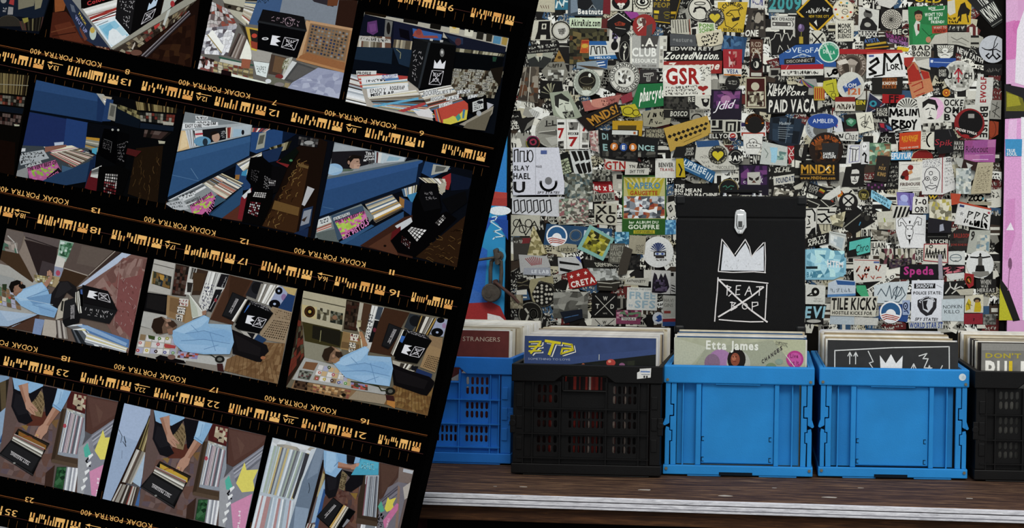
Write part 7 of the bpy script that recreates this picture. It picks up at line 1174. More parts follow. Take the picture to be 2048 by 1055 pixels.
S('round black sticker with white shout lettering',(630,548,76),'131211','r',lambda p:p.ring(50,52,36,40,1.2,'8f8d84').text('BAM',4,40,96,72,'c6c4ba'))
S('white label with navy and red bands and slim lettering',[675,214,916,205,922,350,675,346],'bdbcb8','r',lambda p:p.rect(3,3,97,30,'2a2350').text('VampMasters',3,36,97,58,'2a2438',0).rect(4,72,96,82,'9c3322').rect(4,72,10,96,'9c3322').rect(90,72,96,96,'9c3322'))
S('white tab sticker with a sketched cloud of letters',[700,328,888,322,884,440,840,520,730,516,705,440],'c0bfb8','p',lambda p:p.line([20,66,18,50,30,44,34,30,50,24,68,32,74,46,92,52,90,68,20,68],1.1,'2c2a28').scrib([30,36,72,36,76,64,26,64],2,.9,'2c2a28',4,5))
S('black and white broken N block sticker',[764,520,866,526,862,612,764,612],'191715','r',lambda p:p.text('N',36,10,66,94,'b9b7ae').rect(6,20,26,40,'b9b7ae').rect(6,60,26,76,'b9b7ae').rect(74,10,94,60,'8f8d84'))
S('purple nebula card with a masked white square face',[660,618,948,618,946,912,664,906],'191322','r',lambda p:[p.mosaic([6,4,94,4,94,66,6,66],7,5,['4c2a58','2c1a3a','6c3c70','3a2248','22162c'],8,0,.45),p.poly([28,26,70,24,72,66,28,66],'a7a49c'),p.poly([32,40,48,46,46,54,34,50],'2a211f'),p.poly([54,46,68,38,66,50,56,54],'2a211f'),p.poly([42,60,50,50,58,60],'5a3a30'),p.text('c',14,50,22,62,'c2bcc0',0),p.text('k',72,36,80,60,'c2bcc0',0),p.line([22,87,76,87],1.2,'97948e')])
S('black sticker with three lines of white bold words above the case',[36,800,464,796,464,935,36,935],'131211','r',lambda p:p.text('THE',3,6,24,30,'c4c2b8').text('BIG MEAN',2,36,62,62,'c4c2b8').text('SOUND MACHINE',2,68,98,94,'c4c2b8'))
S('round dark badge with a green robot line drawing',(562,850,96),'161614','r',lambda p:[p.ring(50,50,47,47,1.4,'8a7c4c'),p.line([22,40,36,34,44,46,60,34,76,38],1.6,'3c7a62'),p.line([36,52,50,58,66,50],1.4,'3c7a62'),p.text('REX',8,66,90,84,'b3b1a6')])
S('glossy black blue speaker shaped sticker with lines of small print',[960,170,1100,150,1292,232,1235,440,1080,440,948,372],'1a2430','p',lambda p:[p.mosaic([10,6,92,10,80,94,10,80],4,4,['16202c','22303e','101820','2c3c4c'],4),p.text('Vladimir',28,20,62,30,'a8b0b2',0,.05)]+[p.line([26,38+i*7,66-(i%3)*8,40+i*7],.8,'8a949a')for i in range(6)]+[p.line([60,4,46,90],1,'5a6a78')])
S('large white ringed sticker below the blue oval',(1430,262,132),'9fa3a4','r',lambda p:[p.ring(50,50,44,44,1.4,'77797a'),p.ell(54,60,26,24,'5c5c58'),p.arc('GOOD VIBRATIONS',50,50,38,8,60,250,'4c4e50',0)])
S('blue oval sticker with white capitals',[1320,130,1612,130,1612,275,1320,275],'24448c','e',B_('AMBLER',16,34,86,62,'c4c8cc',0))
S('white card of pale blue waterfall shapes',[890,395,1128,448,1122,632,860,612],'a8aca6','r',lambda p:p.poly([30,20,60,14,64,60,56,90,40,88,38,50],'8ab2c2').mosaic([60,30,96,30,90,70,62,74],4,4,['7c9c90','a8b4a8','5c7a74'],4,0,.45).line([10,30,26,50,20,70],1.2,'5c6a60'))
S('round dark sticker with rusty gold lettering arc',(1495,475,165),'22150d','r',lambda p:[p.mosaic([18,20,84,20,84,84,18,84],8,8,['3a2110','1c110a','5a3212','74401a','2a190d'],6,0,.48),p.arc('PAUL BRICKS',50,58,44,12,-150,-30,'9c4c1c')])
S('dark grey cap square with two white words',[1455,415,1618,408,1602,562,1460,562],'292828','r',lambda p:p.text('SANKO',6,60,76,78,'c6c6c2').text('DALOPE',4,80,88,97,'c6c6c2'))
S('black rectangle with large gold capitals and web address',[1240,600,1622,603,1620,775,1240,772],'150f0a','r',lambda p:p.text('MNDS!',4,12,88,58,'b0822a').line([3,66,88,66],1.6,'7c5c22').text('www.MNDSent.com',2,76,90,92,'9c742c').line([66,40,74,22],2.4,'d0c4a0'))
S('white strip with navy slab capitals',[990,736,1192,704,1192,790,995,818],'b3b1a6','r',B_('FOUNDATI',12,24,100,80,'23304e'))
S('black framed sticker with a white hairy dog',[978,815,1232,856,1218,930,964,928],'1d1a17','r',lambda p:p.mosaic([10,14,86,18,84,92,8,90],8,4,['a8a496','6e6a5e','bdb9ac','33302a'],7,0,.48))
S('leaning dark sticker with a small rainbow flag',[1328,788,1512,842,1470,945,1298,880],'1c1b1a','r',lambda p:p.text('ROCK',10,16,60,50,'9c9a90').text('CITY',12,54,60,82,'8c8a80').poly([66,20,94,30,90,60,62,52],'9a8a2c').poly([64,40,92,48,90,60,62,52],'8c3420'))
S('black and white maze block sticker',[388,190,652,190,645,316,388,316],'a5a396','r',lambda p:p.rect(6,4,20,46,K).rect(30,4,44,60,K).rect(4,60,44,74,K).rect(56,14,94,92,K).rect(64,28,86,84,'a5a396').rect(72,40,78,84,K).rect(4,84,48,98,K))
S('black strip with rounded white capitals under the maze',[372,320,562,320,560,378,372,378],'141210','r',B_('ELLYO',4,10,96,80,'b6b4aa'))
S('round white and red dot sticker with navy base',(602,352,46),'b3b0aa','r',lambda p:p.ell(50,40,30,26,'9c2a24').poly([8,62,92,62,70,96,30,96],'2a2848').line([36,44,64,36],1.6,'c2beb6'))
S('black disc with an orange lettered arc above the navy banded label',(812,222,96),'14110e','r',lambda p:[p.ring(50,50,40,40,4.2,'a8611c',18,180,360),p.arc('VINYL KINGS',50,50,40,11,-175,-5,'3a1c10')])
S('torn red and white X pattern strip',[1122,438,1205,440,1190,560,1140,622],'8f2026','p',lambda p:p.line([20,10,80,50,20,50,80,10],1.4,'c2bcb4').line([20,50,60,80],1.4,'c2bcb4'))
S('small black card with three lines of white caps by the gold sticker',[60,450,255,430,240,545,20,555],'171614','r',lambda p:p.text('NAIR',54,18,90,38,'9c9a90').text('SHO',56,42,86,60,'9c9a90').text('DABI',54,64,92,84,'9c9a90'))
S('yellow triangle scrap left of the grunge capitals',[60,565,130,560,150,740,60,740],'a8921c','p',lambda p:p.line([30,30,60,60,40,90],3,K))
S('dark strip with white headlamps above the case lid',[480,880,650,890,640,935,470,935],'201e1c','r',lambda p:p.rect(6,20,96,60,'33312e').ell(20,60,8,20,'c2c2bc').ell(60,60,8,20,'c2c2bc'))
S('black scrap with white cap lettering under the waterfall card',[985,640,1200,640,1190,705,950,735],'1b1916','r',B_('SLHL',14,6,84,60,'aaa89c'))
S('white paper curl beneath the gold capitals rectangle',[1180,830,1300,770,1260,850,1200,860],'aaa798','p')
S('black portrait of a rider at the rim of the gold disc',[1190,430,1330,420,1300,590,1190,570],'181512','r',lambda p:p.poly([46,14,66,20,60,80,40,70,36,40],'a09e94').ell(56,12,12,10,'8c8678').line([50,30,56,66],1.2,K))
S('curled torn white paper pointing down to the case',[1630,815,1490,905,1380,1030,1450,1010,1640,890],'b9b8b0','p')
S('slate card scrap with sketchy white lines right of the case lid',[1310,935,1560,960,1620,1050,1330,1045],'1d1b18','p',lambda p:p.line([4,20,40,60,30,90],1.6,'a8a69a').line([44,20,70,80,96,50],1.6,'a8a69a').poly([70,10,96,20,80,40],'8a3320'))
# ---- lower left
G(960,400,4.0575)
S('white sheet with angular black graffiti ovals at the left edge',[252,118,490,122,484,200,430,290,252,292],'a5a394','p',lambda p:[p.ring(20+i*20,40+(i%2)*26,12,18,1.8,'171512',10)for i in range(4)]+[p.line([4,90,30,20,50,96,80,30,96,80],2,'171512')])
S('long blue campaign banner with large pale letters',[540,190,1075,232,1060,372,515,362],'284868','r',lambda p:p.ring(46,48,8,26,3.4,'a8b4ba').text('B   M',58,20,96,76,'a8b4ba'))
S('round rising sun roundel with red stripes on the blue banner',(624,290,86),'d4d6d2','r',sunrise)
S('cream paper cone shape over the striped paper',[435,205,548,432,470,455,362,445],'9c9268','p',MOS(5,6,['a59b74','8c8258','b3a984','776e48'],5,.45))
S('leaning teal edged square of yellow crystals',[892,198,1092,312,1000,492,788,392],'76a39a','r',lambda p:p.mosaic([12,12,90,12,90,86,12,86],7,7,['8f8a2e','a8a034','55521c','b5ae5c','2c2a14','6e6a24'],6,0,.48))
S('light blue foil blob sticker below the comic cover',[1100,262,1180,255,1212,330,1140,360,1092,330],'4f8aa8','p',MOS(4,3,['5c98b4','3c7494','8ab4c4','2c5c78'],6,.45))
S('dark photo scrap with red and white corner left of the cone paper',[270,300,420,300,380,460,275,490],'3b3833','r',lambda p:p.rect(50,4,96,30,'6e2a2c').scrib([6,6,60,6,60,30,6,30],1,1.4,'a5a39a',4,4))
S('pale paper with fan of thin red stripes',[315,440,545,452,575,540,330,592],'9b9a98','r',lambda p:[p.line([22+i*7,10+abs(i-4)*3,40+i*4,66],1.5,'8a3436')for i in range(9)])
S('faded white strip with grey capitals at the lower left',[360,548,572,545,576,612,350,602],'8c8f96','r',B_('LE LAB',30,30,94,74,'b9bcc0'))
S('cream oval tag with black brush lettering',[618,375,700,350,785,360,790,415,700,432,620,405],'96917a','p',B_('Lunbar',10,26,90,80,'1c1914',0,.05))
S('white sticker with thick black diagonal bars above the red star label',[632,465,810,455,835,552,640,605],'a8a8a6','r',lambda p:p.poly([6,20,90,60,90,74,6,36],K).poly([6,60,60,96,40,100,6,78],K).poly([80,0,100,0,100,60],'2c3c7c'))
S('red label with white stars and slanted bold capitals',[704,592,862,548,990,622,940,685,728,720],'93211f','p',lambda p:[star(p,14,42,11,'c9c0b8',.55),star(p,33,33,11,'c9c0b8',.55),star(p,54,24,11,'c9c0b8',.55),p.qtext('CRETAC',[10,68,92,36,96,62,14,94],'cfc6be')])
S('smeared pale grey sticker right of the red star label',[868,548,1105,558,1132,642,955,655],'8f918e','p',MOS(6,3,['9c9e9a','7c7e7a','adafaa','6a6c66'],8,.45))
S('grey sticker with stacked faded capitals',[1058,350,1178,350,1172,520,1038,512],'55534a','r',TX('LIFESTY','HANDS','THRUSTLE',c='8f8d80',m=8))
S('black strip with torn white lettering under the crystals',[835,480,1040,495,1110,545,850,555],'1e1c18','r',B_('DEMON',40,30,96,80,'a8a698'))
S('large white round sticker with a blue feathered robot head',(1445,420,126),'c4c5c2','r',lambda p:[p.poly([50,52,50+26*math.cos(a)-3,50+30*math.sin(a),50+26*math.cos(a)+4,50+30*math.sin(a)],'2c3c6a')for a in[3.3+i*.28 for i in range(11)]]+[p.rect(36,48,76,64,'2a2624'),p.rect(40,52,72,60,'a9b4c0'),p.ell(48,56,4,3,'2c3c8a'),p.ell(64,56,4,3,'2c3c8a'),p.rect(42,64,70,70,'3a3432'),p.scrib([44,72,80,70,80,78,44,80],1,.8,'3a3834',4,7)])
S('dark square photo left of the feathered robot',[1185,455,1302,440,1294,560,1185,572],'191817','r',MOS(4,4,['22211f','141312','33312e'],4))
S('black square with crossed white lines and four small letters',[908,750,1116,756,1110,948,904,945],'0f0e0d','r',lambda p:p.line([14,12,86,92],1.3,'a8a59c').line([90,12,14,92],1.3,'a8a59c').text('W',44,14,62,30,'aeaba2').text('T',16,46,30,64,'aeaba2').text('D',74,46,88,64,'aeaba2').text('NYC',46,82,62,88,'aeaba2',0))
S('white version of the crossed lines square, just above the records',[908,955,1108,955,1106,1010,904,1010],'a5a298','r',lambda p:p.line([14,20,36,98],1.3,K).line([92,20,66,98],1.3,K).text('W',44,40,60,90,K))
S('white card with big pale blue stamped letters',[1195,705,1442,712,1436,895,1190,888],'bbbcb6','r',lambda p:p.text('MOON THE LOON',8,4,84,11,'4c5054',0).text('FREE',8,20,94,50,'8aa0aa').text('SFS',26,58,94,90,'8aa0aa').text('to',6,72,20,84,'8aa0aa'))
S('white sticker with a pack of purple black creatures',[1390,565,1548,572,1542,762,1388,756],'b4b2ae','r',lambda p:[p.poly([4,96,8,40,16,10,28,20,36,44,50,12,62,30,72,10,86,40,96,70,80,92,50,98],'231c28'),p.mosaic([14,40,84,40,84,88,14,88],6,5,['231c28','3c2f46','17131a','564a62'],6,0,.48)])
S('pink and green skull band sticker above the records',[1105,890,1312,892,1302,1005,1104,1002],'7a3a54','r',lambda p:p.mosaic([2,2,98,2,98,60,2,60],8,4,['8a4460','5c7a5c','6a2c44','a87c8a','3c2a34'],7,0,.45).rect(22,52,80,74,'b3b1aa').text('TEQUILA',26,55,76,71,'33312e'))
S('small round white and blue bird sticker at the case foot',(1448,955,48),'b9bcc0','r',lambda p:p.poly([30,40,60,20,76,30,80,70,50,84,20,70,44,60],'2a4c8a'))
S('white strip with small black society capitals',[1180,632,1372,630,1366,697,1178,680],'a8a69a','r',B_('RAT+SOCIETY',8,26,86,60,'2e2b27',1,.03))
S('round black badge filled with white dots in torn paper',(512,762,108),'15130f','r',lambda p:[p.ring(50,50,46,46,2,'4c483e')]+[p.ell(50+r*math.cos(a),50+r*math.sin(a),5,5,'a39f92')for r,n in((10,3),(22,7),(33,11))for a in[i*6.283/n for i in range(n)]])
S('torn beige paper around the dotted badge',[410,640,590,615,600,680,480,650,420,760,470,870,440,860,398,700],'8c8566','p')
S('folded grey paper cone at the foot of the door',[652,742,882,755,872,905,600,960,590,900],'6e6d66','p',MOS(4,4,['7c7b73','5c5b54','8c8b82','4c4b45'],4,.45))
S('black and white angular scrap above the folded paper',[660,735,880,745,840,780,800,720],'a09e94','p',lambda p:p.poly([30,20,60,10,50,90],K))
S('round black and white face badge at the bottom left of the door',(410,922,102),'17150f','r',lambda p:p.ring(50,50,46,46,1.6,'7c796c').line([30,30,44,50,34,76],4,'9c998c').ring(62,50,14,18,4,'9c998c').poly([60,70,86,66,80,84],'9c998c'))
S('dark blue glossy scrap near the record tops',[650,905,830,882,835,955,690,1000],'141a26','p',lambda p:p.line([20,60,50,50,80,40],1.6,'3c5c84'))
S('brown cracked paper at the lower left door corner',[240,770,330,765,352,840,300,880,238,880],'6b6350','p',MOS(4,3,['7a715c','565040','8a826c'],5,.45))
S('white block sticker with black cut out capitals',[928,30,1112,28,1112,205,928,192],'a8a595','r',lambda p:TX('XL','KO',c='1d1a15',m=6)(p))
S('white sheet of black doodles left of the cut out capitals',[640,130,850,130,920,190,640,200],'a09e90','r',MOS(9,3,['b0ae9f','6a685c','2c2a24','a09e90','8a6a64'],6,.48))
S('tall white strip with thin capitals beside the case',[1486,770,1590,775,1590,950,1482,950],'a6a49a','r',lambda p:[p.text('HAVI',8,14,80,30,'6e6c62',0),p.text('GINS',8,36,80,52,'6e6c62',0),p.rect(10,70,60,82,'8a3a34')])
S('blue and red banded scrap behind the case foot',[1482,952,1590,948,1590,1020,1482,1020],'2c4a80','r',lambda p:p.rect(0,0,100,50,'8a2c34').rect(0,0,100,14,'b4b0a8'))
S('white sticker with three slanted black strokes left of the case',[1545,580,1590,580,1590,760,1545,760],'a8a6a0','r',lambda p:[p.line([20,60+i*12,80,66+i*12],2,K)for i in range(3)]+[p.rect(10,4,60,20,K)])
S('pale blue square beside the comic cover foot',[1505,160,1590,160,1590,275,1502,280],'4c84ac','r',MOS(3,4,['5c94b8','3c7098','7cacc4'],4))
S('white square with a tilted black die left of the case',[1505,25,1575,5,1590,120,1525,150],'b3b1a6','r',lambda p:p.poly([20,30,60,16,76,56,36,70],K).text('ON',34,30,62,54,'b3b1a6'))
S('beige page with small print above the feathered robot',[1215,285,1350,290,1335,440,1205,430],'96907c','r',lambda p:p.scrib([40,50,92,46,92,94,40,96],5,.7,'4c483c',5,5))
S('dark grey hooded figure scrap beside the stacked capitals',[1175,370,1240,400,1190,600,1120,610,1130,520],'413b33','p')
S('white paint streak card over the black square',[950,650,1150,650,1110,735,950,730],'2a261f','r',lambda p:p.line([4,20,60,30,96,16],2,'a09d90').line([10,60,70,66],1.6,'8a877a'))
S('black wavy strip with cream edging under the torn badge',[300,640,400,620,400,720,300,730],'171410','r',lambda p:p.line([6,30,40,40,90,26],2,'6a634e').line([10,66,50,60,90,70],2,'5a5442').rect(78,0,100,20,'a39f94'))

# ---- lower right
G(1600,400,4.058)
S('white strip with half of a bold black stencil face beside the case',[42,64,136,64,132,272,42,274],'b9b7ae','r',lambda p:p.line([4,6,60,4,84,20,84,50],3,K).poly([10,30,50,30,40,40],K).line([30,44,40,60,20,64],2,K).line([10,76,44,74],2.4,K).poly([60,80,90,74,94,100,30,100],K))
S('white sticker with bold black zigzag arrows',[138,58,300,58,264,192,138,192],'b3b1a6','r',lambda p:p.line([4,14,60,14,60,30,96,30],3,K).line([4,44,40,40,60,60,90,50],3,K).line([8,70,30,90,56,66,80,92],3.4,K))
S('leaning glossy black square with a silver bar',[430,28,612,172,432,278,348,218],'12110f','p',lambda p:p.line([2,78,60,30,98,10],2,'8c8a7c').line([50,70,54,60],2,'3c7c9c').ell(74,46,8,10,'33312c').ell(60,36,6,8,'2c2a26'))
S('round dark badge with white X and tiny capitals at the top',(392,18,78),'181614','r',lambda p:p.ell(50,40,30,30,'b3b1a8').line([30,24,70,60],3,K).line([70,24,30,60],3,K).text('KILL',36,78,66,88,'b3b1a8'))
S('white strip with cropped black condensed capitals',[498,230,602,228,605,322,498,322],'b9b7ab','r',B_('IRID',6,10,94,90,K))
S('turquoise sticker with black script in a dark mount',[382,310,575,288,570,442,382,462],'14120f','r',lambda p:p.poly([10,20,98,8,98,86,44,96,36,60,8,66],'4fa89c').qtext('Chro',[36,42,92,32,92,76,36,84],'171512',0,.06))
S('white double line sticker reading tape in tall black capitals',[572,335,698,332,696,452,572,450],'bab8ad','r',TX('ILIAN','TAPE',m=6))
S('silver torn foil above the tall black capitals',[570,232,740,262,690,330,600,320],'6c6759','p',MOS(4,3,['7c776a','544f44','9a9588'],5,.45))
S('white sticker with a line drawn goat head',[775,112,1022,120,1016,388,815,386,778,250],'c3c3c2','p',lambda p:[p.line([36,30,20,10,8,20,10,36,18,34,16,24,24,26,34,40],1.2,'33302e'),p.line([60,30,72,8,86,14,84,32,74,32,76,22,68,24,58,38],1.2,'33302e'),p.line([36,34,32,56,38,74,52,74,58,56,56,34,36,34],1.2,'33302e'),p.ell(40,44,2,2,K),p.ell(52,44,2,2,K),p.poly([38,62,52,62,46,68],K),p.poly([42,75,50,75,46,92],K),p.poly([44,20,50,20,48,28,44,28],K),p.line([64,58,94,60],1,'8a888a')])
S('black band with white capitals over the red bordered tag',[1020,265,1202,265,1202,352,1024,352],'171513','r',lambda p:p.line([8,36,92,36],1,'77756c').text('NYCHI',18,62,98,96,'bdbbb0'))
S('white tag with red border and black wild style signature',[1004,352,1202,350,1200,512,1000,492],'b9b4a8','r',lambda p:[p.line([2,3,98,2,98,97,2,97,2,3],1.8,'97303a')]+[p.line([8+i*12,80,14+i*12,26+(i%3)*8,18+i*12,76],2,'1b1916')for i in range(7)]+[p.line([8,60,90,40],1.6,'1b1916'),p.ring(30,16,6,8,1.6,'1b1916')])
S('round dark grey sticker with red arced capitals',(1304,322,92),'26221f','r',lambda p:p.text('BALLROOM',20,22,88,40,'8c3028').mosaic([10,44,92,42,88,64,12,64],6,2,['3a3430','2c2825','1c1917'],4).text('BONE BONE BONE',8,66,92,76,'97352c',0))
S('pale blue grey sheet behind the dark round sticker',[1380,240,1545,245,1535,440,1350,430],'9a9c92','r',lambda p:p.text('9',8,6,26,44,'2c2a28').mosaic([40,20,96,20,96,96,40,96],5,6,['a5a79c','8c8e86','6f8790','b3b1a4'],6,0,.45))
S('leaning black sticker with white two line stencil',[42,312,232,260,234,350,42,392],'14120f','r',TX('DIRTY','APPLES',c='bdbbb0',m=12))
S('white framed label with pale blue print',[238,250,375,275,355,420,232,360],'b0b3ae','r',lambda p:p.line([6,10,96,12],1.2,'6e746c').mosaic([10,24,90,26,86,90,10,80],4,3,['b9bfbf','9aa6aa','c4c8c4'],4))
S('large splashed light blue sticker left of the postal scrawl',[42,400,220,385,375,470,372,600,270,645,42,645],'79a9bb','p',lambda p:[p.mosaic([4,6,96,10,94,90,4,94],8,7,['86b6c6','6496aa','9cc4ce','4c8298','a8ccd4','7cacbc'],8,0,.48),p.qtext('HTFM',[54,38,92,46,92,62,54,60],'cfd8d8'),p.rect(2,58,30,66,'1c2a30'),p.text('BAT',4,76,26,92,'3c7a92')])
S('white postal label with sprayed orange red scrawl',[430,472,712,482,690,652,438,672],'b9b7ae','r',lambda p:[p.line([4,6,96,6],1.6,'9c5048'),p.rect(60,10,76,18,'4c5c8c'),p.scrib([8,26,90,22,86,92,10,94],2,2.6,'a05040',6,4)])
S('leaning white strip with black comic capitals',[545,722,768,585,782,622,572,758],'c0beb4','r',B_('FLOR-RO',6,22,94,84,'1d1a17'))
S('bluish white sheet with tangled grey signature',[600,690,720,665,888,655,880,700,850,842,600,832],'b0b8ba','p',lambda p:p.line([10,60,20,34,34,66,44,20,50,76,66,22,60,80,78,26,88,60,70,92,30,88],1.8,'4c5a64').ring(66,46,12,20,1.4,'4c5a64'))
S('black rectangle with magenta rounded script',[813,520,1122,518,1122,642,808,642],'131014','r',lambda p:p.text('Speda',10,16,88,82,'a83478'))
S('white poster with shield badge between two bold slogans',[906,650,1168,646,1152,990,898,985],'bfc1c6','r',lambda p:[p.rect(8,8,74,20,'1c1a1e'),p.text('SHADOW',14,9,68,18,'bfc1c6'),p.line([78,12,94,18],1,'77777c'),p.text('POLICE STATE:',6,27,94,34,'1c1a1e'),p.poly([20,48,48,38,80,44,80,66,66,82,48,86,30,76,20,62],'2a282c'),p.poly([34,50,54,44,70,48,68,64,54,78,38,70],'b4b6ba'),p.poly([36,50,52,48,48,60,54,72,40,68],'1c1a1e'),p.arc('POLICE DEPT',50,62,24,6,-160,-20,'bfc1c6'),p.text('SPY STATE!!',14,90,86,97,'1c1a1e',1,.03)])
S('pale grey blue note with typewriter block words',[1150,802,1332,792,1328,982,1150,978],'a9b3b6','r',lambda p:p.text('NOPKIN',6,28,90,44,'2f3438',0).text('KILLO',12,50,80,66,'2f3438',0))
S('small strip of fine black ornaments above the typewriter note',[1165,775,1330,765,1330,795,1160,802],'77756e','r')
S('yellow and white card of a man in a dark cap',[1340,768,1488,764,1486,912,1335,912],'b6b19c','r',lambda p:[p.poly([4,60,20,20,34,40,30,80,6,90],'b09a24'),p.poly([56,40,82,36,90,70,86,96,50,96],'b0981f'),p.ell(66,30,20,14,'2a241c'),p.ell(66,36,12,8,'8c6c48'),p.line([8,50,40,60],1.2,'5c5018'),p.line([14,40,30,80],1.2,'5c5018')])
S('crimson scrap above the rightmost records',[1330,920,1482,918,1482,1005,1330,1005],'84202c','r',B_('?',48,44,58,70,'2a0c10'))
S('grey weathered scrap at the bottom right door corner',[1485,925,1590,922,1590,1008,1485,1008],'55554f','r',MOS(4,3,['6a6a64','44443f','7c7c76'],4,.45))
S('white round sticker of a figure with outstretched arms',(1460,520,112),'bcbdba','r',lambda p:[p.line([16,24,40,26,50,22,60,26,86,22],3,'1c1a18'),p.ell(51,15,4,6,'1c1a18'),p.poly([43,24,58,24,58,50,66,68,34,68,43,48],'55534e'),p.poly([36,54,64,54,68,76,32,76],'151310'),p.poly([20,78,80,74,86,88,50,98,24,92],'77756e')])
S('white sticker with a grey moustached goggle sketch',[1204,415,1338,410,1338,525,1204,522],'b3b5b0','r',lambda p:p.ring(44,50,34,26,1.6,'6c7a80').line([10,48,78,48],1.4,'6c7a80').line([30,76,44,70,60,76],1.4,'55534c'))
S('black sticker with jagged pink letters',[1148,530,1342,528,1342,592,1150,615],'1c1418','r',lambda p:p.line([10,30,36,24,14,76,42,70],4,'b4606c').line([92,26,60,32,86,56,52,72],4,'b4606c'))
S('white paint blob under the jagged pink letters',[1175,600,1330,585,1340,630,1220,652],'b4b4b0','p')
S('red and yellow emblem sticker beside the outstretched figure',[1335,590,1410,600,1408,690,1370,715,1330,650],'8f2024','p',lambda p:p.ring(48,46,22,20,2.6,'b8962c').line([40,40,60,60],2,'b8962c'))
S('black sticker with white branching roots',[1170,660,1342,650,1322,772,1170,765],'161412','r',lambda p:p.line([6,90,30,40,50,60,60,20],2.6,'b0aea6').line([30,40,26,10],2.2,'b0aea6').line([50,60,80,40,94,50],2.4,'b0aea6').line([40,90,60,66],2.2,'b0aea6'))
S('black sticker with faded white stacked words at the right edge',[1428,640,1592,638,1592,750,1428,752],'1b1917','r',lambda p:p.text('WHEN',22,6,74,38,'9c9a92').text('WAS',24,44,60,62,'9c9a92').text('HEREAS',6,68,92,94,'9c9a92'))
S('beige curl of paper under the branching roots',[1260,725,1410,715,1400,765,1300,770],'a29e8e','p')
S('white sticker with a black vinyl record and arm',[44,680,208,692,202,845,44,842],'bcbcb4','r',lambda p:[p.ell(50,36,20,22,'15130f'),p.ell(50,36,7,8,'bcbcb4'),p.line([50,56,10,58,30,44],2.4,'15130f'),p.text('TOP NY',42,68,80,76,'5c5a52',0),p.text('RECORDS',42,80,88,88,'5c5a52',0)])
S('black sticker with light blue slanted block letters',[42,858,216,850,190,960,100,1005,42,1005],'131516','p',lambda p:p.text('EV1',0,8,92,66,'86b0bc',1,.08).ell(40,84,34,9,'a5a49c'))
S('white banner with massive black kick lettering',[250,782,632,778,612,945,245,935],'b5b2a4','r',lambda p:p.text('TILE KICKS',2,8,98,66,'191613').text('HOSTILE KICKS FOR',4,76,92,92,'33302a'))
S('pale blue torn strips under the kick banner',[245,938,440,940,440,1010,240,1005],'a3aeb4','r')
S('long white slip under the kick banner',[442,945,635,955,630,1015,442,1010],'b3b3ac','r')
S('blue card behind the lower rising sun roundel',[640,862,830,842,892,852,870,988,640,962],'2a4a86','p')
S('lower round rising sun roundel beside the kick banner',(735,908,90),'d4d6d2','r',sunrise)
S('white and blue curled monster face right of the lower roundel',[830,812,892,810,890,930,832,930],'8a98b4','r',lambda p:p.ring(40,40,26,22,2,'23356a').ell(40,40,8,8,'1c2444').line([20,76,60,70,80,88],2.2,'23356a'))
S('worn blue and white name badge above the kick banner',[228,672,300,640,450,655,450,772,222,788],'a9b3bc','p',lambda p:p.poly([30,6,98,14,98,34,36,30],'2f568c').poly([0,84,100,78,100,90,0,98],'4c78a8').scrib([10,46,92,44,92,74,10,78],1,1,'8c98a2',4,9))
S('small green blob sticker right of the name badge',[455,690,530,690,560,780,500,782,460,740],'3f9a6c','p')
S('blue condensed letters strip just above the records',[880,988,1165,985,1160,1040,885,1040],'a6a8a4','r',B_('WORLD STAR ST',2,10,98,92,'2c4486'))
S('white blocks with black cropped capitals left of the red bordered tag',[905,400,1002,395,1000,508,905,500],'b0aea4','r',TX('JAPE','TAPE',c='1d1b18',m=4))
S('pale torn sheet with green drips above the goat',[618,95,775,85,780,240,640,235],'b0aea0','p',lambda p:p.line([40,40,44,60],2.4,'8a9a34').mosaic([10,60,90,60,90,96,10,96],5,2,['a39e8c','8c8878','b8b4a6'],5,0,.4))
S('yellowed peeling sheet left of the glossy black square',[240,130,370,90,345,220,260,200],'a39c7c','p',MOS(4,3,['b0a98a','8c8568','bdb79c','6e6a56'],6,.45))
S('white sticker of black roof stripes above the goat',[745,40,890,45,885,135,750,150],'b2b0a6','r',lambda p:[p.poly([2+i*24,96,24+i*24,10,36+i*24,10,16+i*24,96],K)for i in range(4)])
S('white postal label with star and black block graffiti',[1284,8,1552,68,1536,242,1250,192],'bbbab6','r',lambda p:[p.poly([0,0,100,0,100,8,0,8],'a8432c'),p.rect(6,12,20,22,'33406c'),star(p,16,50,20,'c4c4c2',.7),star(p,16,50,12,'8c8c8a',.7),star(p,94,22,9,'9c3040',.7),p.line([34,62,36,34,48,36,38,48],2.2,'1c1a18'),p.line([54,62,58,30,68,34,60,48],2.2,'1c1a18'),p.line([76,64,80,30,92,36,82,48,92,64],2.2,'1c1a18'),p.scrib([24,66,98,62,98,98,24,98],1,3,'1c1a18',7,8)])
S('orange red postal corner above the block graffiti',[1215,-55,1300,-50,1280,30,1225,40],'a8432a','p')
S('crumpled white and yellow paper left of the postal graffiti',[1040,30,1120,-10,1225,50,1225,170,1110,165,1050,110],'a9a590','p',MOS(5,4,['b5b09c','8a8672','c0bca8','6e6a58','a3984c'],7,.48))
S('black wall painted scrap between goat and postal graffiti',[1035,140,1225,170,1220,265,1030,265],'1c1a20','r',lambda p:p.poly([50,40,64,30,70,80,50,90],'8c8f9a'))
S('torn beige strips below the tall black capitals',[640,450,940,390,930,470,800,520,640,480],'8c8878','p',MOS(9,2,['a39f90','33302a','77745f','b3afa2','1f1c18','6a3c44'],8,.45))
S('dark mottled strip above the magenta script',[720,480,905,465,905,520,720,560],'2a2522','r',MOS(7,3,['4c3a40','1c1916','6a6458','33283a'],9,.45))
S('pink white card corner under the magenta letters edge',[1120,440,1150,440,1160,640,1125,640],'8c8890','r')

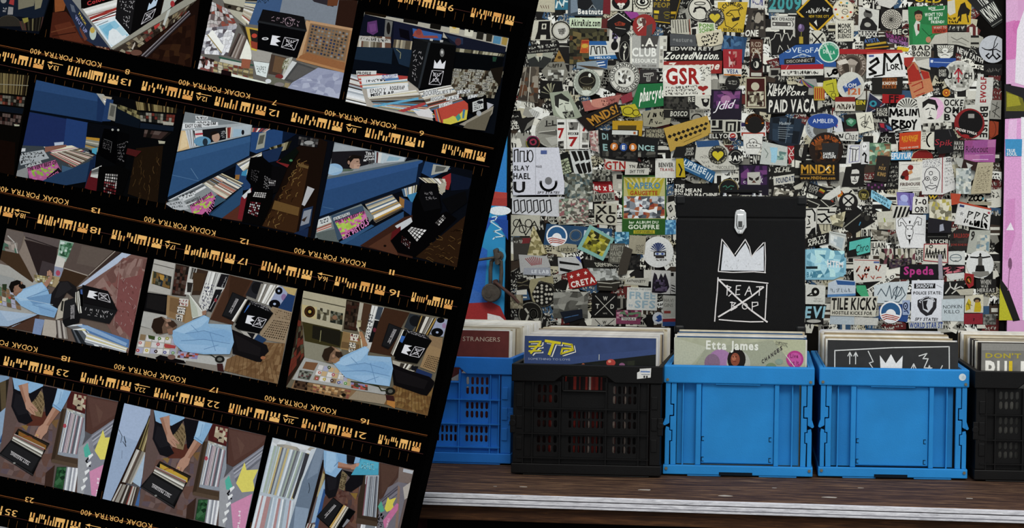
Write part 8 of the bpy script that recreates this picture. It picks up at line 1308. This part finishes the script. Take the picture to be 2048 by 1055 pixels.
# ------------------------------------------------------------------ small scraps in the gaps between the stickers, then build everything
def inside(pt,poly):
    c=False;x,y=pt
    for i in range(len(poly)):
        (x1,y1),(x2,y2)=poly[i-1],poly[i]
        if(y1>y)!=(y2>y)and x<(x2-x1)*(y-y1)/(y2-y1)+x1:c=not c
    return c
def outline(s):
    if s[4]!='e':return s[2]
    B=Pr().bil(s[1]);return[B(.5+.5*math.cos(i*6.2832/30),.5+.5*math.sin(i*6.2832/30))for i in range(30)]
OUT=[outline(s)for s in STK]
R=random.Random(12)
gaps=[];step=9
ny0,ny1=-16,652
def cov(x,y):return any(inside((x,y),o)for o in OUT)
SCRAPS=[]
y=ny0
while y<ny1:
    x=1026
    while x<1998:
        dark_zone=x>1945 and y<130
        if not cov(x,y)and not dark_zone and not(1355<x<1605 and 400<y<660)and x<edge(y)+2000 and x>edge(y)-12:
            if not any((a-x)**2+(b-y)**2<15**2 for a,b in gaps):gaps.append((x,y))
        x+=step
    y+=step
TONES=['c6c4b8','141210','aaa48c','77756c','1a1815','c2c0b4','3c3026','5e2220','34506c','8c8a80','cfcdc4','12100e','d0cec4','1e1c19','9c9a8e','bab8ac']
sv,sf,scol=[],[],[]
def scrap_face(pts,c,dy):
    pts=clip_poly(pts,[(1022,-60),(2003,-60),(2003,670),(1022,670)])
    if len(pts)<3:return
    n0=len(sv);sv.extend(Pmap(x,y,YW,YW-dy)for x,y in pts);sf.append(list(range(n0,len(sv))));scol.extend((vivid(c)+[1.0])*len(pts))
for gi,(gx,gy)in enumerate(gaps):
    c=R.choice(TONES);w,h=R.uniform(24,42),R.uniform(18,34);a=R.uniform(-.5,.5);n=R.choice([4,4,5,6]);q=[]
    for i in range(n):
        t=(i+.5)*6.283/n+R.uniform(-.15,.15);k=R.uniform(.85,1.1);X,Y_=w*k*.6*math.cos(t),h*k*.6*math.sin(t)
        q.append((gx+X*math.cos(a)-Y_*math.sin(a),gy+X*math.sin(a)+Y_*math.cos(a)))
    dy=.0004+gi*6e-7;scrap_face(q,c,dy)
    xs=[t[0]for t in q];ys=[t[1]for t in q];x0,x1,y0,y1=min(xs),max(xs),min(ys),max(ys);mx,my=(x1-x0)*.2,(y1-y0)*.2
    p=Pr();ink='b5b3a8' if sum(lin(c))<.5 else '171512';quad=[x0+mx,y0+my,x1-mx,y0+my,x1-mx,y1-my,x0+mx,y1-my];k=R.random()
    if k<.62:p.scrib(quad,R.choice([1,2,2,3]),R.uniform(1,2.2),ink,gi,R.choice([3,4,5]))
    elif k<.85:p.stripes(quad,R.choice([3,4,5]),[c,ink,ink],gi,k<.74)
    for pts,cc,kk in p.p:scrap_face(pts,cc,dy+.00025)
me=bpy.data.meshes.new('sticker_scraps');me.from_pydata(sv,[],sf);me.materials.append(VINYL)
at=me.color_attributes.new('ink','FLOAT_COLOR','CORNER');at.data.foreach_set('color',scol)
ob=bpy.data.objects.new('sticker_scraps',me);COL.objects.link(ob);tag(ob,'tangle of small torn sticker scraps filling the gaps between the door stickers','stickers',kind='stuff')
ALL=STK
LV=[];BB=[]
for s in ALL:
    o=outline(s);xs=[a for a,b in o];ys=[b for a,b in o];bb=(min(xs)+1,max(xs)-1,min(ys)+1,max(ys)-1)
    l=0
    for b2,l2 in zip(BB,LV):
        if bb[0]<b2[1]and bb[1]>b2[0]and bb[2]<b2[3]and bb[3]>b2[2]:l=max(l,l2+1)
    LV.append(l);BB.append(bb)
XL_,XR_=1012,2006
door_clip=[(1021,-200),(2004,-200),(2004,760),(1021,760)]
for s,l in zip(ALL,LV):
    label,Q,_,col,shape,art,nm=s
    o=clip_poly(outline(s),door_clip)
    if len(o)<3:continue
    d=.0014+l*.0007
    cx=sum(a for a,b in o)/len(o);cy=sum(b for a,b in o)/len(o);c0=Vector(W(cx,cy,YW))
    n=len(o);A=[Vector(W(a,b,YW))-c0 for a,b in o]
    Vv=[(v.x,-d,v.z)for v in A]+[(v.x,-d+.00025,v.z)for v in A]
    me=bpy.data.meshes.new(nm);me.from_pydata(Vv,[],[list(range(n))]+[[i,(i+1)%n,(i+1)%n+n,i+n]for i in range(n)]);me.materials.append(VINYL)
    at=me.color_attributes.new('ink','FLOAT_COLOR','CORNER');at.data.foreach_set('color',(vivid(col)+[1.0])*len(me.loops))
    ob=bpy.data.objects.new(nm,me);COL.objects.link(ob);ob.location=c0;tag(ob,label,'sticker')
    if art:
        B=Pr().bil(Q);p=Pr(lambda u,v,B=B:B(u/100,v/100),o if n==4 or shape=='e' else[(min(a for a,b in o),min(b for a,b in o)),(max(a for a,b in o),min(b for a,b in o)),(max(a for a,b in o),max(b for a,b in o)),(min(a for a,b in o),max(b for a,b in o))])
        art(p)
        if p.p:p.build('print',ob,YW,INK,d+.00003,.00055/max(p.k,24),fn=vivid)
# blue shop sticker on the pink wall
G(1670,200,4.796)
yk=YW-.02;q=[(2010,278),(2044,278),(2043,312),(2011,312)]
c0=Vector(W(2027,295,yk));A=[Vector(W(a,b,yk))-c0 for a,b in q]
me=bpy.data.meshes.new('sticker');me.from_pydata([(v.x,-.002,v.z)for v in A]+[(v.x,-.001,v.z)for v in A],[],[[0,1,2,3]]+[[i,(i+1)%4,(i+1)%4+4,i+4]for i in range(4)]);me.materials.append(VINYL)
at=me.color_attributes.new('ink','FLOAT_COLOR','CORNER');at.data.foreach_set('color',(lin('3f8fc0')+[1.0])*len(me.loops))
ob=bpy.data.objects.new('sticker',me);COL.objects.link(ob);ob.location=c0;tag(ob,'sky blue square sticker with white words on the pink wall','sticker')
p=Pr();p.text('TRUE',2013,298,2030,304,'dfe4e8').text('SOUL',2013,305,2034,311,'dfe4e8');p.build('print',ob,yk,INK,.0022)
